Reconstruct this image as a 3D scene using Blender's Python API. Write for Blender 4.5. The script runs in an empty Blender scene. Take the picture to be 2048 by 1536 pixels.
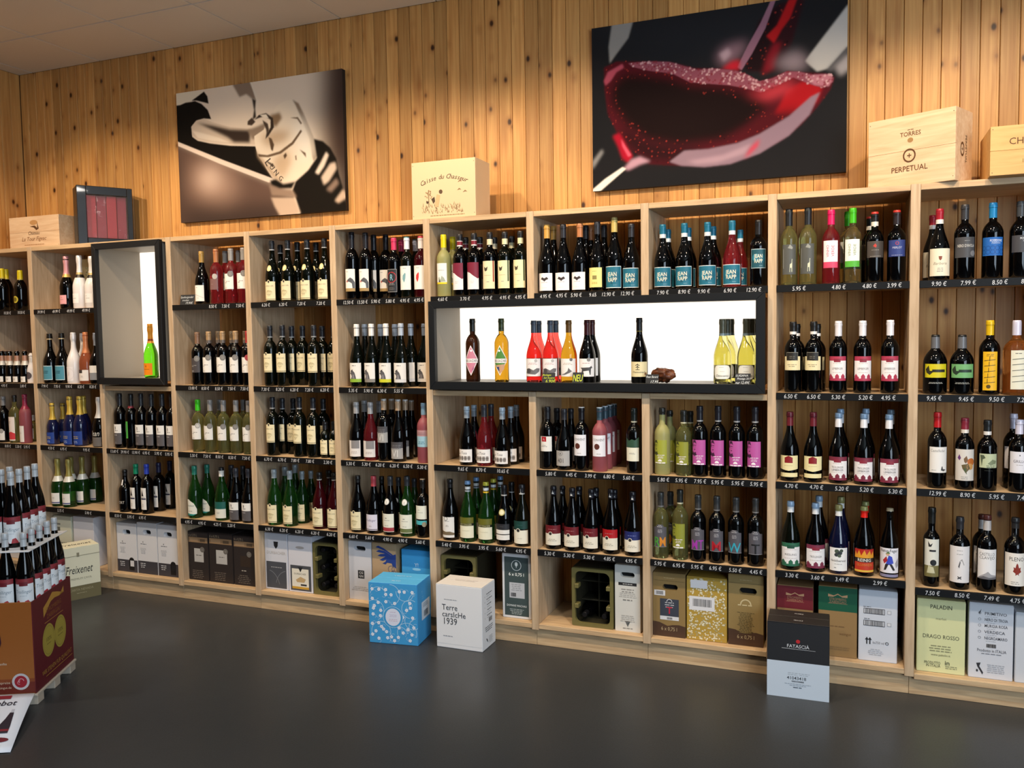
import bpy, bmesh, math, random
import numpy as np
from mathutils import Vector, Matrix
from mathutils.geometry import tessellate_polygon
random.seed(7)
SC = bpy.context.scene
COL = SC.collection
PI = math.pi

# ------------------------------------------------------------------ camera, world, lights, exposure
F_PX, YAW, PITCH, ROLL = 1700.85, 0.382907, 0.062036, -0.0151966
CAM = Vector((4.98453, -4.00366, 1.61618))
def cam_axes():
    cy, sy, cp, sp, cr, sr = math.cos(YAW), math.sin(YAW), math.cos(PITCH), math.sin(PITCH), math.cos(ROLL), math.sin(ROLL)
    fwd = Vector((-sy, cy, 0)); right = Vector((cy, sy, 0)); up = Vector((0, 0, 1))
    f2 = fwd * cp - up * sp; u2 = up * cp + fwd * sp
    return right * cr + u2 * sr, u2 * cr - right * sr, f2
cd = bpy.data.cameras.new('camera'); cam = bpy.data.objects.new('camera', cd); COL.objects.link(cam)
r_, u_, f_ = cam_axes()
cam.matrix_world = Matrix(((r_.x, u_.x, -f_.x, CAM.x), (r_.y, u_.y, -f_.y, CAM.y), (r_.z, u_.z, -f_.z, CAM.z), (0, 0, 0, 1)))
cd.sensor_width = 36; cd.lens = F_PX * 36 / 2048; cd.clip_start = .05; cd.clip_end = 60
SC.camera = cam
SC.view_settings.view_transform = 'Standard'; SC.view_settings.look = 'None'; SC.view_settings.gamma = 1
SC.view_settings.use_curve_mapping = False; SC.view_settings.exposure = 0.0
wd = bpy.data.worlds.new('world'); SC.world = wd; wd.use_nodes = True
wd.node_tree.nodes['Background'].inputs[0].default_value = (.6, .72, .9, 1); wd.node_tree.nodes['Background'].inputs[1].default_value = .25
SC.cycles.max_bounces = 8; SC.cycles.transmission_bounces = 8; SC.cycles.glossy_bounces = 4; SC.cycles.diffuse_bounces = 3
SC.cycles.caustics_reflective = False; SC.cycles.caustics_refractive = False; SC.cycles.sample_clamp_indirect = 6

def light(name, kind, loc, energy, color, target=None, **kw):
    d = bpy.data.lights.new(name, kind); d.energy = energy; d.color = color
    for k, v in kw.items(): setattr(d, k, v)
    o = bpy.data.objects.new(name, d); COL.objects.link(o); o.location = loc
    if target is not None: o.rotation_euler = (Vector(target) - Vector(loc)).to_track_quat('-Z', 'Y').to_euler()
    return o
WARM = (1.0, .76, .50)
SPOT_X = (0.3, 1.35, 2.55, 3.55, 4.6, 5.65)
for x in SPOT_X:      # the shop's row of ceiling spots washing the shelf wall
    light('ceiling_spot', 'SPOT', (x, -1.28, 3.40), 104, WARM, (x + .05, .30, 1.42), spot_size=math.radians(83), spot_blend=.55, shadow_soft_size=.035)
for x in (-.6, 2.0, 4.6):   # second row of luminaires farther into the shop
    light('ceiling_lamp', 'AREA', (x + .8, -2.3, 3.4), 30, (1.0, .93, .84), (x + .8, -2.2, 0), shape='RECTANGLE', size=.25, size_y=.25)
COOL = (.70, .85, 1.0)
light('window_daylight', 'AREA', (8.1, -3.8, 1.75), 360, COOL, (3.0, -1.4, 1.0), shape='RECTANGLE', size=5.0, size_y=2.6)

# ------------------------------------------------------------------ materials
def lin(c):
    if isinstance(c, str):
        c = c.lstrip('#')
        if len(c) == 3: c = ''.join(k * 2 for k in c)
        c = [int(c[i:i + 2], 16) / 255 for i in (0, 2, 4)]
        c = [v / 12.92 if v <= .04045 else ((v + .055) / 1.055) ** 2.4 for v in c]
    return (c[0], c[1], c[2], 1)
MATS = {}
def mat(c, rough=.55, metal=0., spec=.5, name=None, trans=0., ior=1.45, coat=0., bump=0., bscale=40., emis=0.):
    key = (c, rough, metal, spec, trans, ior, coat, bump, emis)
    if key in MATS: return MATS[key]
    m = bpy.data.materials.new(name or 'paint'); m.use_nodes = True
    nt = m.node_tree; b = nt.nodes['Principled BSDF']
    b.inputs['Base Color'].default_value = lin(c); b.inputs['Roughness'].default_value = rough
    b.inputs['Metallic'].default_value = metal; b.inputs['Specular IOR Level'].default_value = spec
    b.inputs['Transmission Weight'].default_value = trans; b.inputs['IOR'].default_value = ior; b.inputs['Coat Weight'].default_value = coat
    if emis: b.inputs['Emission Color'].default_value = lin(c); b.inputs['Emission Strength'].default_value = emis
    if bump:
        n = nt.nodes.new('ShaderNodeTexNoise'); n.inputs['Scale'].default_value = bscale
        tc = nt.nodes.new('ShaderNodeTexCoord'); nt.links.new(tc.outputs['Object'], n.inputs['Vector'])
        bp = nt.nodes.new('ShaderNodeBump'); bp.inputs['Strength'].default_value = bump; bp.inputs['Distance'].default_value = .003
        nt.links.new(n.outputs['Fac'], bp.inputs['Height']); nt.links.new(bp.outputs['Normal'], b.inputs['Normal'])
    MATS[key] = m; return m
def ramp(nt, stops):
    r = nt.nodes.new('ShaderNodeValToRGB'); e = r.color_ramp.elements
    e[0].position, e[0].color = stops[0][0], lin(stops[0][1]); e[1].position, e[1].color = stops[-1][0], lin(stops[-1][1])
    for p, c in stops[1:-1]:
        k = e.new(p); k.color = lin(c)
    return r
def wood(name, dark, light_, grain=(38, 38, 1.5), knots=None, rough=.5, vary=.25, noise=3.0):
    m = bpy.data.materials.new(name); m.use_nodes = True; nt = m.node_tree; L = nt.links.new; N = nt.nodes.new
    b = nt.nodes['Principled BSDF']; b.inputs['Roughness'].default_value = rough; b.inputs['Specular IOR Level'].default_value = .35
    tc = N('ShaderNodeTexCoord'); oi = N('ShaderNodeObjectInfo')
    cmb = N('ShaderNodeCombineXYZ')
    mu = N('ShaderNodeMath'); mu.operation = 'MULTIPLY'; mu.inputs[1].default_value = 91.7; L(oi.outputs['Random'], mu.inputs[0])
    mu2 = N('ShaderNodeMath'); mu2.operation = 'MULTIPLY'; mu2.inputs[1].default_value = 47.3; L(oi.outputs['Random'], mu2.inputs[0])
    L(mu.outputs[0], cmb.inputs[2]); L(mu2.outputs[0], cmb.inputs[0])
    ad = N('ShaderNodeVectorMath'); ad.operation = 'ADD'; L(tc.outputs['Object'], ad.inputs[0]); L(cmb.outputs[0], ad.inputs[1])
    mp = N('ShaderNodeMapping'); mp.inputs['Scale'].default_value = grain; L(ad.outputs[0], mp.inputs['Vector'])
    no = N('ShaderNodeTexNoise'); no.inputs['Scale'].default_value = 1.0; no.inputs['Detail'].default_value = 3; no.inputs['Distortion'].default_value = .5; L(mp.outputs[0], no.inputs['Vector'])
    rp = ramp(nt, [(.3, dark), (.7, light_)]); L(no.outputs['Fac'], rp.inputs[0])
    hs = N('ShaderNodeHueSaturation'); L(rp.outputs[0], hs.inputs['Color'])
    mr = N('ShaderNodeMapRange'); mr.inputs['To Min'].default_value = 1 - vary * .6; mr.inputs['To Max'].default_value = 1 + vary * .4; L(oi.outputs['Random'], mr.inputs['Value']); L(mr.outputs[0], hs.inputs['Value'])
    out = hs.outputs[0]
    if knots:
        for (sc_, r0, r1, colr, w) in knots:
            mk = N('ShaderNodeMapping'); mk.inputs['Scale'].default_value = sc_; L(ad.outputs[0], mk.inputs['Vector'])
            vo = N('ShaderNodeTexVoronoi'); vo.inputs['Scale'].default_value = 1.0; vo.inputs['Randomness'].default_value = 1.0; L(mk.outputs[0], vo.inputs['Vector'])
            kr = N('ShaderNodeMapRange'); kr.interpolation_type = 'SMOOTHSTEP'; kr.inputs['From Min'].default_value = r0; kr.inputs['From Max'].default_value = r1
            kr.inputs['To Min'].default_value = w; kr.inputs['To Max'].default_value = 0; L(vo.outputs['Distance'], kr.inputs['Value'])
            mx = N('ShaderNodeMix'); mx.data_type = 'RGBA'; L(kr.outputs[0], mx.inputs['Factor']); L(out, mx.inputs[6]); mx.inputs[7].default_value = lin(colr); out = mx.outputs[2]
    L(out, b.inputs['Base Color'])
    return m
M_PINE = wood('pine_plank', '#b98145', '#d6a361', (60, 60, 2.0), [((9.5, 1, 6.2), .0, .34, '#8f5526', .6), ((9.5, 1, 6.2), .05, .15, '#2f1608', .95), ((5, 1, 1.1), .05, .22, '#8a5426', .5)], .42, .38)
M_OAK = wood('light_oak_laminate', '#b89c7c', '#d3b999', (60, 60, 5), None, .5, .05)
M_OAKH = wood('light_oak_board', '#b99a76', '#d6b890', (5, 60, 60), None, .5, .05)
M_CRATE = wood('pale_pine_box', '#d4ae88', '#e6c8a4', (5, 50, 45), None, .55, .12)
M_BLACK = mat('#101113', .5, spec=.25, name='graphite_laminate')
M_FRAME = mat('#15181c', .5, spec=.3, name='anthracite_frame')
M_PANEL = mat('#90877a', .5, name='niche_lining')
M_LIT = mat('#fff3e2', .5, name='backlit_panel', emis=1.3)
M_CEIL = mat('#dfe1dc', .9, name='mineral_ceiling', bump=.25, bscale=180)
M_FLOOR = None
GL = {'k': dict(c='#030304', rough=.05, spec=.4), 'K': dict(c='#060905', rough=.05, spec=.4),
 'g': dict(c='#3f9440', rough=.05, trans=.93, ior=1.36), 'G': dict(c='#5fbf1e', rough=.04, trans=.9, ior=1.3), 'Y': dict(c='#e0e494', rough=.04, trans=.93, ior=1.33),
 'c': dict(c='#f2eeb0', rough=.03, trans=.97, ior=1.33), 'r': dict(c='#dc4450', rough=.05, trans=.9, ior=1.33), 'r2': dict(c='#f05f58', rough=.04, trans=.92, ior=1.33),
 'R': dict(c='#4a0c16', rough=.06, trans=.6, ior=1.36), 'A': dict(c='#c99424', rough=.04, trans=.92, ior=1.33), 'B': dict(c='#3a1c0c', rough=.05, trans=.6, ior=1.36),
 'b': dict(c='#c47a3a', rough=.04, trans=.85, ior=1.33), 'o': dict(c='#c06a48', rough=.05, trans=.6, ior=1.33), 'p': dict(c='#a85a62', rough=.38, trans=.3, ior=1.33),
 'f': dict(c='#b9b676', rough=.38, trans=.35, ior=1.33), 'n': dict(c='#10153a', rough=.12, coat=.3), 'n2': dict(c='#0a0e2a', rough=.07, coat=.3), 'w': dict(c='#e9e4e2', rough=.22)}
def glass(k): return mat(name='bottle_glass', **GL[k])

# ------------------------------------------------------------------ mesh helpers
def mesh_obj(name, bm_or_me, m=None, parent=None, loc=None, rot=None):
    if isinstance(bm_or_me, bpy.types.Mesh): me = bm_or_me
    else:
        me = bpy.data.meshes.new(name); bm_or_me.to_mesh(me); bm_or_me.free()
        if m is not None:
            for k in (m if isinstance(m, (list, tuple)) else [m]): me.materials.append(k)
    o = bpy.data.objects.new(name, me); COL.objects.link(o)
    if parent: o.parent = parent
    if loc is not None: o.location = loc
    if rot is not None: o.rotation_euler = rot
    return o
def empty(name, loc=(0, 0, 0), rz=0, parent=None):
    o = bpy.data.objects.new(name, None); COL.objects.link(o); o.location = loc; o.rotation_euler = (0, 0, rz); o.empty_display_size = .05
    if parent: o.parent = parent
    return o
LABELS = {}
def tag(o, label, cat, group=None):
    o['label'] = label; o['category'] = cat
    if group: o['group'] = group
    n = len(label.split())
    if not 4 <= n <= 16: print('LABELLEN', n, label)
    LABELS[label] = LABELS.get(label, 0) + 1
    return o
def struct(o): o['kind'] = 'structure'; return o
def box_bm(x0, x1, y0, y1, z0, z1, bev=0., bm=None):
    new = bm is None
    if new: bm = bmesh.new()
    r = bmesh.ops.create_cube(bm, size=1)
    for v in r['verts']: v.co = Vector((x0 + (v.co.x + .5) * (x1 - x0), y0 + (v.co.y + .5) * (y1 - y0), z0 + (v.co.z + .5) * (z1 - z0)))
    if bev: bmesh.ops.bevel(bm, geom=[e for e in bm.edges if all(v in r['verts'] for v in e.verts)] if not new else bm.edges[:], offset=bev, segments=1, affect='EDGES')
    return bm
def box(name, x0, x1, y0, y1, z0, z1, m, parent=None, bev=.0015): return mesh_obj(name, box_bm(x0, x1, y0, y1, z0, z1, bev), m, parent)
def lathe_mesh(name, prof, n=24, mats=(), mi=None):
    vs, fs, idx = [], [], []
    for r, z in prof:
        for i in range(n): a = 2 * PI * i / n; vs.append((r * math.cos(a), r * math.sin(a), z))
    for k in range(len(prof) - 1):
        for i in range(n):
            j = (i + 1) % n; fs.append((k * n + i, k * n + j, (k + 1) * n + j, (k + 1) * n + i)); idx.append(mi[k] if mi else 0)
    if prof[0][0] > 1e-5: fs.append(tuple(range(n - 1, -1, -1))); idx.append(mi[0] if mi else 0)
    if prof[-1][0] > 1e-5: fs.append(tuple((len(prof) - 1) * n + i for i in range(n))); idx.append(mi[-1] if mi else 0)
    me = bpy.data.meshes.new(name); me.from_pydata(vs, [], fs)
    for m in mats: me.materials.append(m)
    me.polygons.foreach_set('material_index', idx)
    sm = [True] * len(fs)
    me.polygons.foreach_set('use_smooth', sm); me.update()
    try: me.set_sharp_from_angle(angle=math.radians(50))
    except Exception: pass
    return me

# ------------------------------------------------------------------ flat print: lettering and shapes laid on labels and cartons
GLY = {}
def load_glyphs():
    chars = sorted(set('ABCDEFGHIJKLMNOPQRSTUVWXYZabcdefghijklmnopqrstuvwxyz0123456789%!.,-\'\u20ac&:/\u00c0\u00e0+x\u00dc\u00fc'))
    obs = []
    for bold in (0, 1):
        for ch in chars:
            pair = []
            for s in (ch, '|' + ch + '|', '||'):
                c = bpy.data.curves.new('t', 'FONT'); c.body = s; c.size = 1; c.resolution_u = 2; c.offset = .009 if bold else .0
                o = bpy.data.objects.new('t', c); COL.objects.link(o); pair.append(o)
            obs.append((ch, bold, pair))
    bpy.context.view_layer.update(); dg = bpy.context.evaluated_depsgraph_get()
    for ch, bold, (a, b, c) in obs:
        me = a.evaluated_get(dg).to_mesh()
        co = np.zeros(len(me.vertices) * 3); me.vertices.foreach_get('co', co); co = co.reshape(-1, 3)[:, :2].copy()
        me.calc_loop_triangles(); t = np.zeros(len(me.loop_triangles) * 3, dtype=np.int32); me.loop_triangles.foreach_get('vertices', t)
        tri = co[t].reshape(-1, 3, 2) if len(t) else np.zeros((0, 3, 2))
        def w(o):
            m2 = o.evaluated_get(dg).to_mesh(); q = np.zeros(len(m2.vertices) * 3); m2.vertices.foreach_get('co', q); q = q.reshape(-1, 3)
            r = q[:, 0].max() - q[:, 0].min(); o.evaluated_get(dg).to_mesh_clear(); return r
        GLY[(ch, bold)] = (tri, w(b) - w(c)); a.evaluated_get(dg).to_mesh_clear()
    for _, _, pr in obs:
        for o in pr:
            c = o.data; bpy.data.objects.remove(o); bpy.data.curves.remove(c)
load_glyphs()
CAPH = .70
class Print:
    """collects coloured triangles in the plane of a label (metres)"""
    def __init__(s): s.t = []; s.lay = 0
    def add(s, tris, col): s.lay += 1; s.t.append((np.asarray(tris, float).reshape(-1, 3, 2), col, s.lay))
    def rect(s, u0, v0, u1, v1, col): s.add([[(u0, v0), (u1, v0), (u1, v1)], [(u0, v0), (u1, v1), (u0, v1)]], col)
    def poly(s, pts, col):
        p3 = [Vector((x, y, 0)) for x, y in pts]; tr = tessellate_polygon([p3])
        out = []
        for a, b, c in tr:
            A, B, C = pts[a], pts[b], pts[c]
            if (B[0] - A[0]) * (C[1] - A[1]) - (B[1] - A[1]) * (C[0] - A[0]) < 0: B, C = C, B
            out.append((A, B, C))
        if out: s.add(out, col)
    def ell(s, u, v, ru, rv, col, n=20): s.poly([(u + ru * math.cos(2 * PI * i / n), v + rv * math.sin(2 * PI * i / n)) for i in range(n)], col)
    def ring(s, u, v, r, w, col, n=24, a0=0, a1=2 * PI, rv=None):
        rv = rv or r; q = []
        for i in range(n):
            a, b = a0 + (a1 - a0) * i / n, a0 + (a1 - a0) * (i + 1) / n
            P = [(u + k * r * math.cos(t), v + k * rv * math.sin(t)) for t in (a, b) for k in (1, 1 - w / r)]
            q += [(P[0], P[2], P[3]), (P[0], P[3], P[1])]
        s.add(q, col)
    def text(s, txt, u, v, h, col, maxw=None, shear=0., bold=0, rot=0., align='c', squeeze=1.):
        sc = h / CAPH; x = 0; g = []
        for ch in txt:
            if ch == ' ': x += .28; continue
            tr, adv = GLY.get((ch, bold), GLY[('x', bold)])
            if len(tr):
                t = tr.copy(); t[..., 0] += x; g.append(t)
            x += adv
        if not g: return
        t = np.concatenate(g); sx = sc * squeeze
        if maxw and x * sx > maxw: sx = maxw / x
        t[..., 0] -= x / 2 if align == 'c' else 0
        t[..., 1] -= CAPH / 2
        t[..., 0] += shear * t[..., 1]
        t[..., 0] *= sx; t[..., 1] *= sc
        if rot:
            c_, s_ = math.cos(rot), math.sin(rot); t = np.stack([t[..., 0] * c_ - t[..., 1] * s_, t[..., 0] * s_ + t[..., 1] * c_], -1)
        t[..., 0] += u; t[..., 1] += v; s.add(t, col)
    def micro(s, u, v, w, n, col, gap, seed=0):
        rn = random.Random(int(abs(u * 1000) + abs(v * 977) + n * 13 + seed))
        for k in range(n):
            ww = w * rn.uniform(.65, 1); y = v - k * gap; x = u - ww / 2
            while x < u + ww / 2 - gap * .3:
                l = min(gap * rn.uniform(.9, 2.2), u + ww / 2 - x); s.rect(x, y - gap * .2, x + l, y + gap * .2, col); x += l + gap * .35
    def barcode(s, u0, v0, u1, v1, col='#1d1d1f', seed=1):
        rn = random.Random(seed); x = u0
        while x < u1:
            w = (u1 - u0) * rn.uniform(.008, .028); s.rect(x, v0, min(x + w, u1), v1, col); x += w + (u1 - u0) * rn.uniform(.008, .02)
    def build(s, name, mapf, du=None, rough=.5, parent=None, dn=.00016, base=.0003, bounds=None):
        vs, fs, mi, mats, mix = [], [], [], [], {}
        dn = min(dn, .0007 / max(1, s.lay))
        for tris, col, lay in s.t:
            if col not in mix: mix[col] = len(mats); mats.append(mat(col, rough, name='print'))
            k = mix[col]; off = base + dn * lay
            for T in tris:
                polys = [[tuple(p) for p in T]]
                if du:
                    lo, hi = min(p[0] for p in polys[0]), max(p[0] for p in polys[0])
                    if hi - lo > du:
                        polys = []
                        for q in range(math.floor(lo / du), math.ceil(hi / du)):
                            P = clip([tuple(p) for p in T], q * du, 1); P = clip(P, (q + 1) * du, -1) if P else P
                            if len(P) >= 3: polys.append(P)
                if bounds:
                    out = []
                    for P in polys:
                        us_ = [q[0] for q in P]; vs_ = [q[1] for q in P]
                        if min(us_) < 0 or max(us_) > bounds[0] or min(vs_) < 0 or max(vs_) > bounds[1]:
                            P = clip(P, 0, 1); P = clip(P, bounds[0], -1) if P else P
                            P = [(b_, a_) for a_, b_ in P]; P = clip(P, 0, 1) if P else P; P = clip(P, bounds[1], -1) if P else P
                            P = [(b_, a_) for a_, b_ in P]
                        if len(P) >= 3: out.append(P)
                    polys = out
                for P in polys:
                    b = len(vs); vs += [mapf(x, y, off) for x, y in P]; fs.append(tuple(range(b, b + len(P)))); mi.append(k)
        me = bpy.data.meshes.new(name); me.from_pydata(vs, [], fs)
        for m in mats: me.materials.append(m)
        me.polygons.foreach_set('material_index', mi); me.update()
        return me
def clip(P, x, sgn):
    out = []
    for i in range(len(P)):
        a, b = P[i], P[(i + 1) % len(P)]; da, db = sgn * (a[0] - x), sgn * (b[0] - x)
        if da >= 0: out.append(a)
        if (da > 1e-12 and db < -1e-12) or (da < -1e-12 and db > 1e-12):
            t = da / (da - db); out.append((x, a[1] + t * (b[1] - a[1])))
    return out
def cyl_map(R): return lambda u, v, o: ((R + o) * math.sin(u / R), -(R + o) * math.cos(u / R), v)
def plane_map(org, ud, vd):
    org, ud, vd = Vector(org), Vector(ud), Vector(vd); n = ud.cross(vd).normalized()
    return lambda u, v, o: tuple(org + ud * u + vd * v + n * o)

# ------------------------------------------------------------------ bottles
# per type: height, radius, silhouette (r, z) of glass, radius function from the silhouette
def prof_of(h, R, kind):
    n = .0145
    def curve(r0, z0, r1, z1, p, k=7):
        o = []
        for i in range(1, k):
            t = i / k; o.append((r1 + (r0 - r1) * (math.cos(t * PI / 2) ** p[0] if p[0] > 0 else .5 + .5 * math.cos(PI * t)), z0 + (z1 - z0) * t))
        return o
    base = [(R * .55, .012), (R * .8, .002), (R * .93, 0), (R, .006)]
    if kind == 'bord': body, zs, zn, e = .60, .62, .745, .75
    if kind in ('bord',): mid = [(R, h * .60)] + curve(R, h * .60, n, h * .755, (.8,)) + [(n, h * .755)]
    elif kind == 'burg': mid = [(R, h * .40)] + curve(R, h * .40, n, h * .80, (-1,), 9) + [(n, h * .80)]
    elif kind == 'hock': mid = [(R, h * .40)] + curve(R, h * .40, n, h * .86, (-1,), 10) + [(n * .98, h * .86)]
    elif kind == 'sekt': mid = [(R, h * .40)] + curve(R, h * .40, n * 1.05, h * .74, (-1,), 9) + [(n * 1.0, h * .78)]
    elif kind == 'squat': mid = [(R, h * .52)] + curve(R, h * .52, n * 1.25, h * .74, (.7,)) + [(n * 1.2, h * .76)]
    elif kind == 'port': mid = [(R, h * .50)] + curve(R, h * .50, n * 1.1, h * .66, (.6,)) + [(n * 1.18, h * .72), (n * 1.05, h * .78)]
    elif kind == 'spirit': mid = [(R, h * .58)] + curve(R, h * .58, n * 1.15, h * .74, (.6,)) + [(n * 1.1, h * .76)]
    elif kind == 'slim': mid = [(R, h * .60)] + curve(R, h * .60, n * .95, h * .70, (.8,)) + [(n * .95, h * .72)]
    top = [(n * .97, h * .93), (n * 1.1, h * .935), (n * 1.1, h * .965), (n, h * .97), (n, h * .995)]
    if kind == 'sekt': top = [(n * 1.0, h * .9), (n * 1.18, h * .905), (n * 1.18, h * .94), (n * .9, h * .96), (n * .9, h * .99)]
    if kind in ('squat', 'spirit'): top = [(n * 1.1, h * .93), (n * 1.1, h * .97), (n, h * .995)]
    return base + mid + top
TY = {'bx': (.31, .0378, 'bord'), 'bg': (.31, .0415, 'burg'), 'fl': (.335, .039, 'hock'), 'lt': (.33, .0435, 'hock'), 'sp': (.315, .044, 'sekt'), 'pc': (.20, .030, 'sekt'),
      'br': (.26, .041, 'squat'), 'pt': (.27, .040, 'port'), 'sm': (.20, .029, 'bord'), 'sq': (.255, .047, 'squat'), 'ru': (.32, .050, 'spirit'), 'sl': (.33, .033, 'slim'), 'bz': (.31, .040, 'bord')}
PROF = {k: prof_of(*v) for k, v in TY.items()}
def r_at(pr, z):
    for (r0, z0), (r1, z1) in zip(pr[3:], pr[4:]):
        if z0 <= z <= z1: return r0 + (r1 - r0) * ((z - z0) / (z1 - z0) if z1 > z0 else 0)
    return pr[-1][0]
BODY, CAPS, LABS = {}, {}, {}
def body_mesh(t, g):
    if (t, g) not in BODY: BODY[(t, g)] = lathe_mesh('glass', PROF[t], 26, [glass(g)])
    return BODY[(t, g)]
def cap_mesh(t, cap):
    key = (t, repr(cap))
    if key in CAPS: return CAPS[key]
    h, R, kind = TY[t]; pr = PROF[t]
    segs = [(cap[1], cap[2], cap[0])] + (list(cap[3]) if len(cap) > 3 else [])
    segs = sorted([(a, b, c) for a, b, c in segs])
    # later bands override the base colour where they overlap
    cuts = sorted({round(x, 4) for a, b, _ in segs for x in (a, b)})
    cols, prof, mi, mats = {}, [], [], []
    def colour(f):
        c = cap[0]
        for a, b, k in (cap[3] if len(cap) > 3 else []):
            if a <= f <= b: c = k
        return c
    lo, hi = cuts[0], cuts[-1]
    zz = sorted({round(x, 5) for x in cuts + [lo + (hi - lo) * i / 8 for i in range(9)]})
    rr = 0
    foil = kind == 'sekt'
    for f in zz:
        z = min(f, 1) * h
        r = r_at(pr, z) + .0009
        if foil and f > .86: r = max(r, .0178 if f < .95 else .0165) * (.68 if t == 'pc' else 1)
        elif f > .8 and not foil: r = max(r, min(.0150, .0152))
        prof.append((r, z))
    for a, b in zip(zz, zz[1:]):
        c = colour((a + b) / 2)
        if c not in cols: cols[c] = len(mats); mats.append(mat(c, .34, .25 if foil else .1, name='capsule_foil'))
        mi.append(cols[c])
    if hi >= .999:
        r = prof[-1][0]; c = mi[-1]
        prof[-1] = (r, h * .994); prof += [(r * .9, h), (0.00001, h)]; mi += [c, c]
    me = lathe_mesh('capsule', prof, 22, mats, mi); CAPS[key] = me; return me
def label_mesh(t, L, key):
    if key in LABS: return LABS[key]
    h, R, _ = TY[t]
    z0, z1, ang, base, els = L[:5]; shape = L[5] if len(L) > 5 else None
    Z0, H = z0 * h, (z1 - z0) * h; Rl = max(r_at(PROF[t], Z0 + H * .5), r_at(PROF[t], Z0 + H * .02))
    neck = z0 > .45
    if neck: Rl = r_at(PROF[t], Z0 + .45 * H) + .002
    U = Rl * math.radians(ang); p = Print()
    X = lambda u: u * U
    Y = lambda v: Z0 + v * H
    if base:
        if shape: p.poly([(X(a), Y(b)) for a, b in shape], base)
        else: p.rect(-U, Z0, U, Z0 + H, base)
    for e in els:
        k = e[0]
        if k == 'R': p.rect(X(e[1]), Y(e[2]), X(e[3]), Y(e[4]), e[5])
        elif k == 'C': p.ell(X(e[1]), Y(e[2]), e[3] * H, e[3] * H, e[4])
        elif k == 'O': p.ring(X(e[1]), Y(e[2]), e[3] * H, max(e[4] * H, .0006), e[5])
        elif k == 'P': p.poly([(X(a), Y(b)) for a, b in e[1]], e[2])
        elif k == 'M': p.micro(X(e[1]), Y(e[2]), e[3] * U, e[4], e[5], e[6] * H)
        elif k == 'T':
            p.text(e[1], X(e[2]), Y(e[3]), e[4] * H, e[5], (e[6] if len(e) > 6 else 1.7) * U, e[7] if len(e) > 7 else 0, e[8] if len(e) > 8 else 0)
        elif k == 'V': p.text(e[1], X(e[2]), Y(e[3]), e[4] * U * 1.3, e[5], e[6] * H, 0, 0, PI / 2)
    if neck and z0 < .8:   # follow the sloping shoulder
        pr = PROF[t]
        def mp(u, v, o): r = r_at(pr, v) + .0006 + o; return (r * math.sin(u / Rl), -r * math.cos(u / Rl), v)
    else: mp = cyl_map(Rl + .0004)
    me = p.build('paper_label', mp, .0065, .5); LABS[key] = me; return me
def bottle(name, key, loc, rz, zs, rs, label, group):
    t, g, cap, labs, look = SPEC[key]
    o = empty(name, loc, rz); o.scale = (rs, rs, zs)
    mesh_obj('glass_body', body_mesh(t, g), parent=o)
    mesh_obj('capsule', cap_mesh(t, cap), parent=o)
    for i, L in enumerate(labs):
        mesh_obj('paper_label' if L[0] < .45 else 'neck_label', label_mesh(t, L, (key, i)), parent=o)
    tag(o, label, 'bottle', group)
    return o
# ------------------------------------------------------------------ designs of capsules and labels
# ---- label designs: (z0, z1, half-angle, paper colour, elements[, outline]); all lengths as fractions
W_='#efece6';CR='#f3e6bd';CR2='#efe9d2';DG='#3b3a3d';TE='#1f6d86';INK='#2b2a2c';GR='#8d8a88'
def lines(v,n,w=.5,col='#a9a49c',gap=.055): return ('M',0,v,w,n,col,gap)
def shield_l(a,b,ang=52): return (a,b,ang,CR,[('R',-1,0,1,.03,CR),('R',-1,.04,1,.075,'#77704f'),('T','DURBACHER',0,.76,.075,'#8b8468',1.5),('M',.0,.47,1.1,3,'#c9bd92',.07),('P',[(-.5,.44),(-.2,.55),(.3,.52),(.6,.44)],'#cdbf94'),('M',0,.3,.6,2,'#b8ac86',.06),('C',0,1.0,.085,CR),('P',[(-.14,1.04),(.14,1.04),(.12,.96),(0,.9),(-.12,.96)],'#2c2a2a')])
def medal_l(a,b,paper=W_,mc='#8d8a86',ang=56): return (a,b,ang,paper,[('M',.1,.5,1.0,1,GR,.1),('M',-.25,.42,.5,1,GR,.1),('M',-.3,.12,.6,2,'#b5b0aa',.06),('C',.55,.98,.2,mc),('O',.55,.98,.15,.02,'#5e5c5a')])
def heron_l(a,b,col): return (a,b,58,W_,[('R',-1,0,1,.17,col),('M',0,.86,.6,1,GR,.1),('P',[(-.85,.47),(-.5,.5),(-.45,.6),(-.2,.62),(.1,.5),(.25,.3),(.3,.17),(-.5,.17),(-.35,.3),(-.45,.4)],'#5d5c60'),('P',[(-.6,.54),(-.3,.56),(-.1,.66),(-.4,.63)],'#38373a'),('P',[(-.2,.4),(.0,.4),(.1,.18),(-.25,.18)],'#86858a')])
def whitegrey_l(a,b): return (a,b,54,W_,[('R',-1,0,1,.56,'#5b5759'),('P',[(-.18,.88),(-.05,.9),(0,.78),(-.12,.7)],INK),('M',.1,.68,.8,1,GR,.1),('M',-.1,.46,.9,1,'#b9b6b6',.08),('M',-.2,.1,.7,2,'#8f8b8b',.05)])
def jean_l(a,b,ang=66,bg=TE,ed='#e9eef0'): return (a,b,ang,ed,[('R',-.96,.03,.96,.97,bg),('C',-.3,.55,.2,'#2a8099'),('C',.35,.5,.22,'#1a6077'),('T','JEAN',0,.63,.2,'#efe6cd',1.0,0,1),('T','RAPP',0,.38,.2,'#efe6cd',1.0,0,1),('P',[(-.2,.2),(-.05,.28),(.1,.2)],'#164a5c'),('M',.3,.13,.5,1,'#8fb6c2',.05)])
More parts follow.
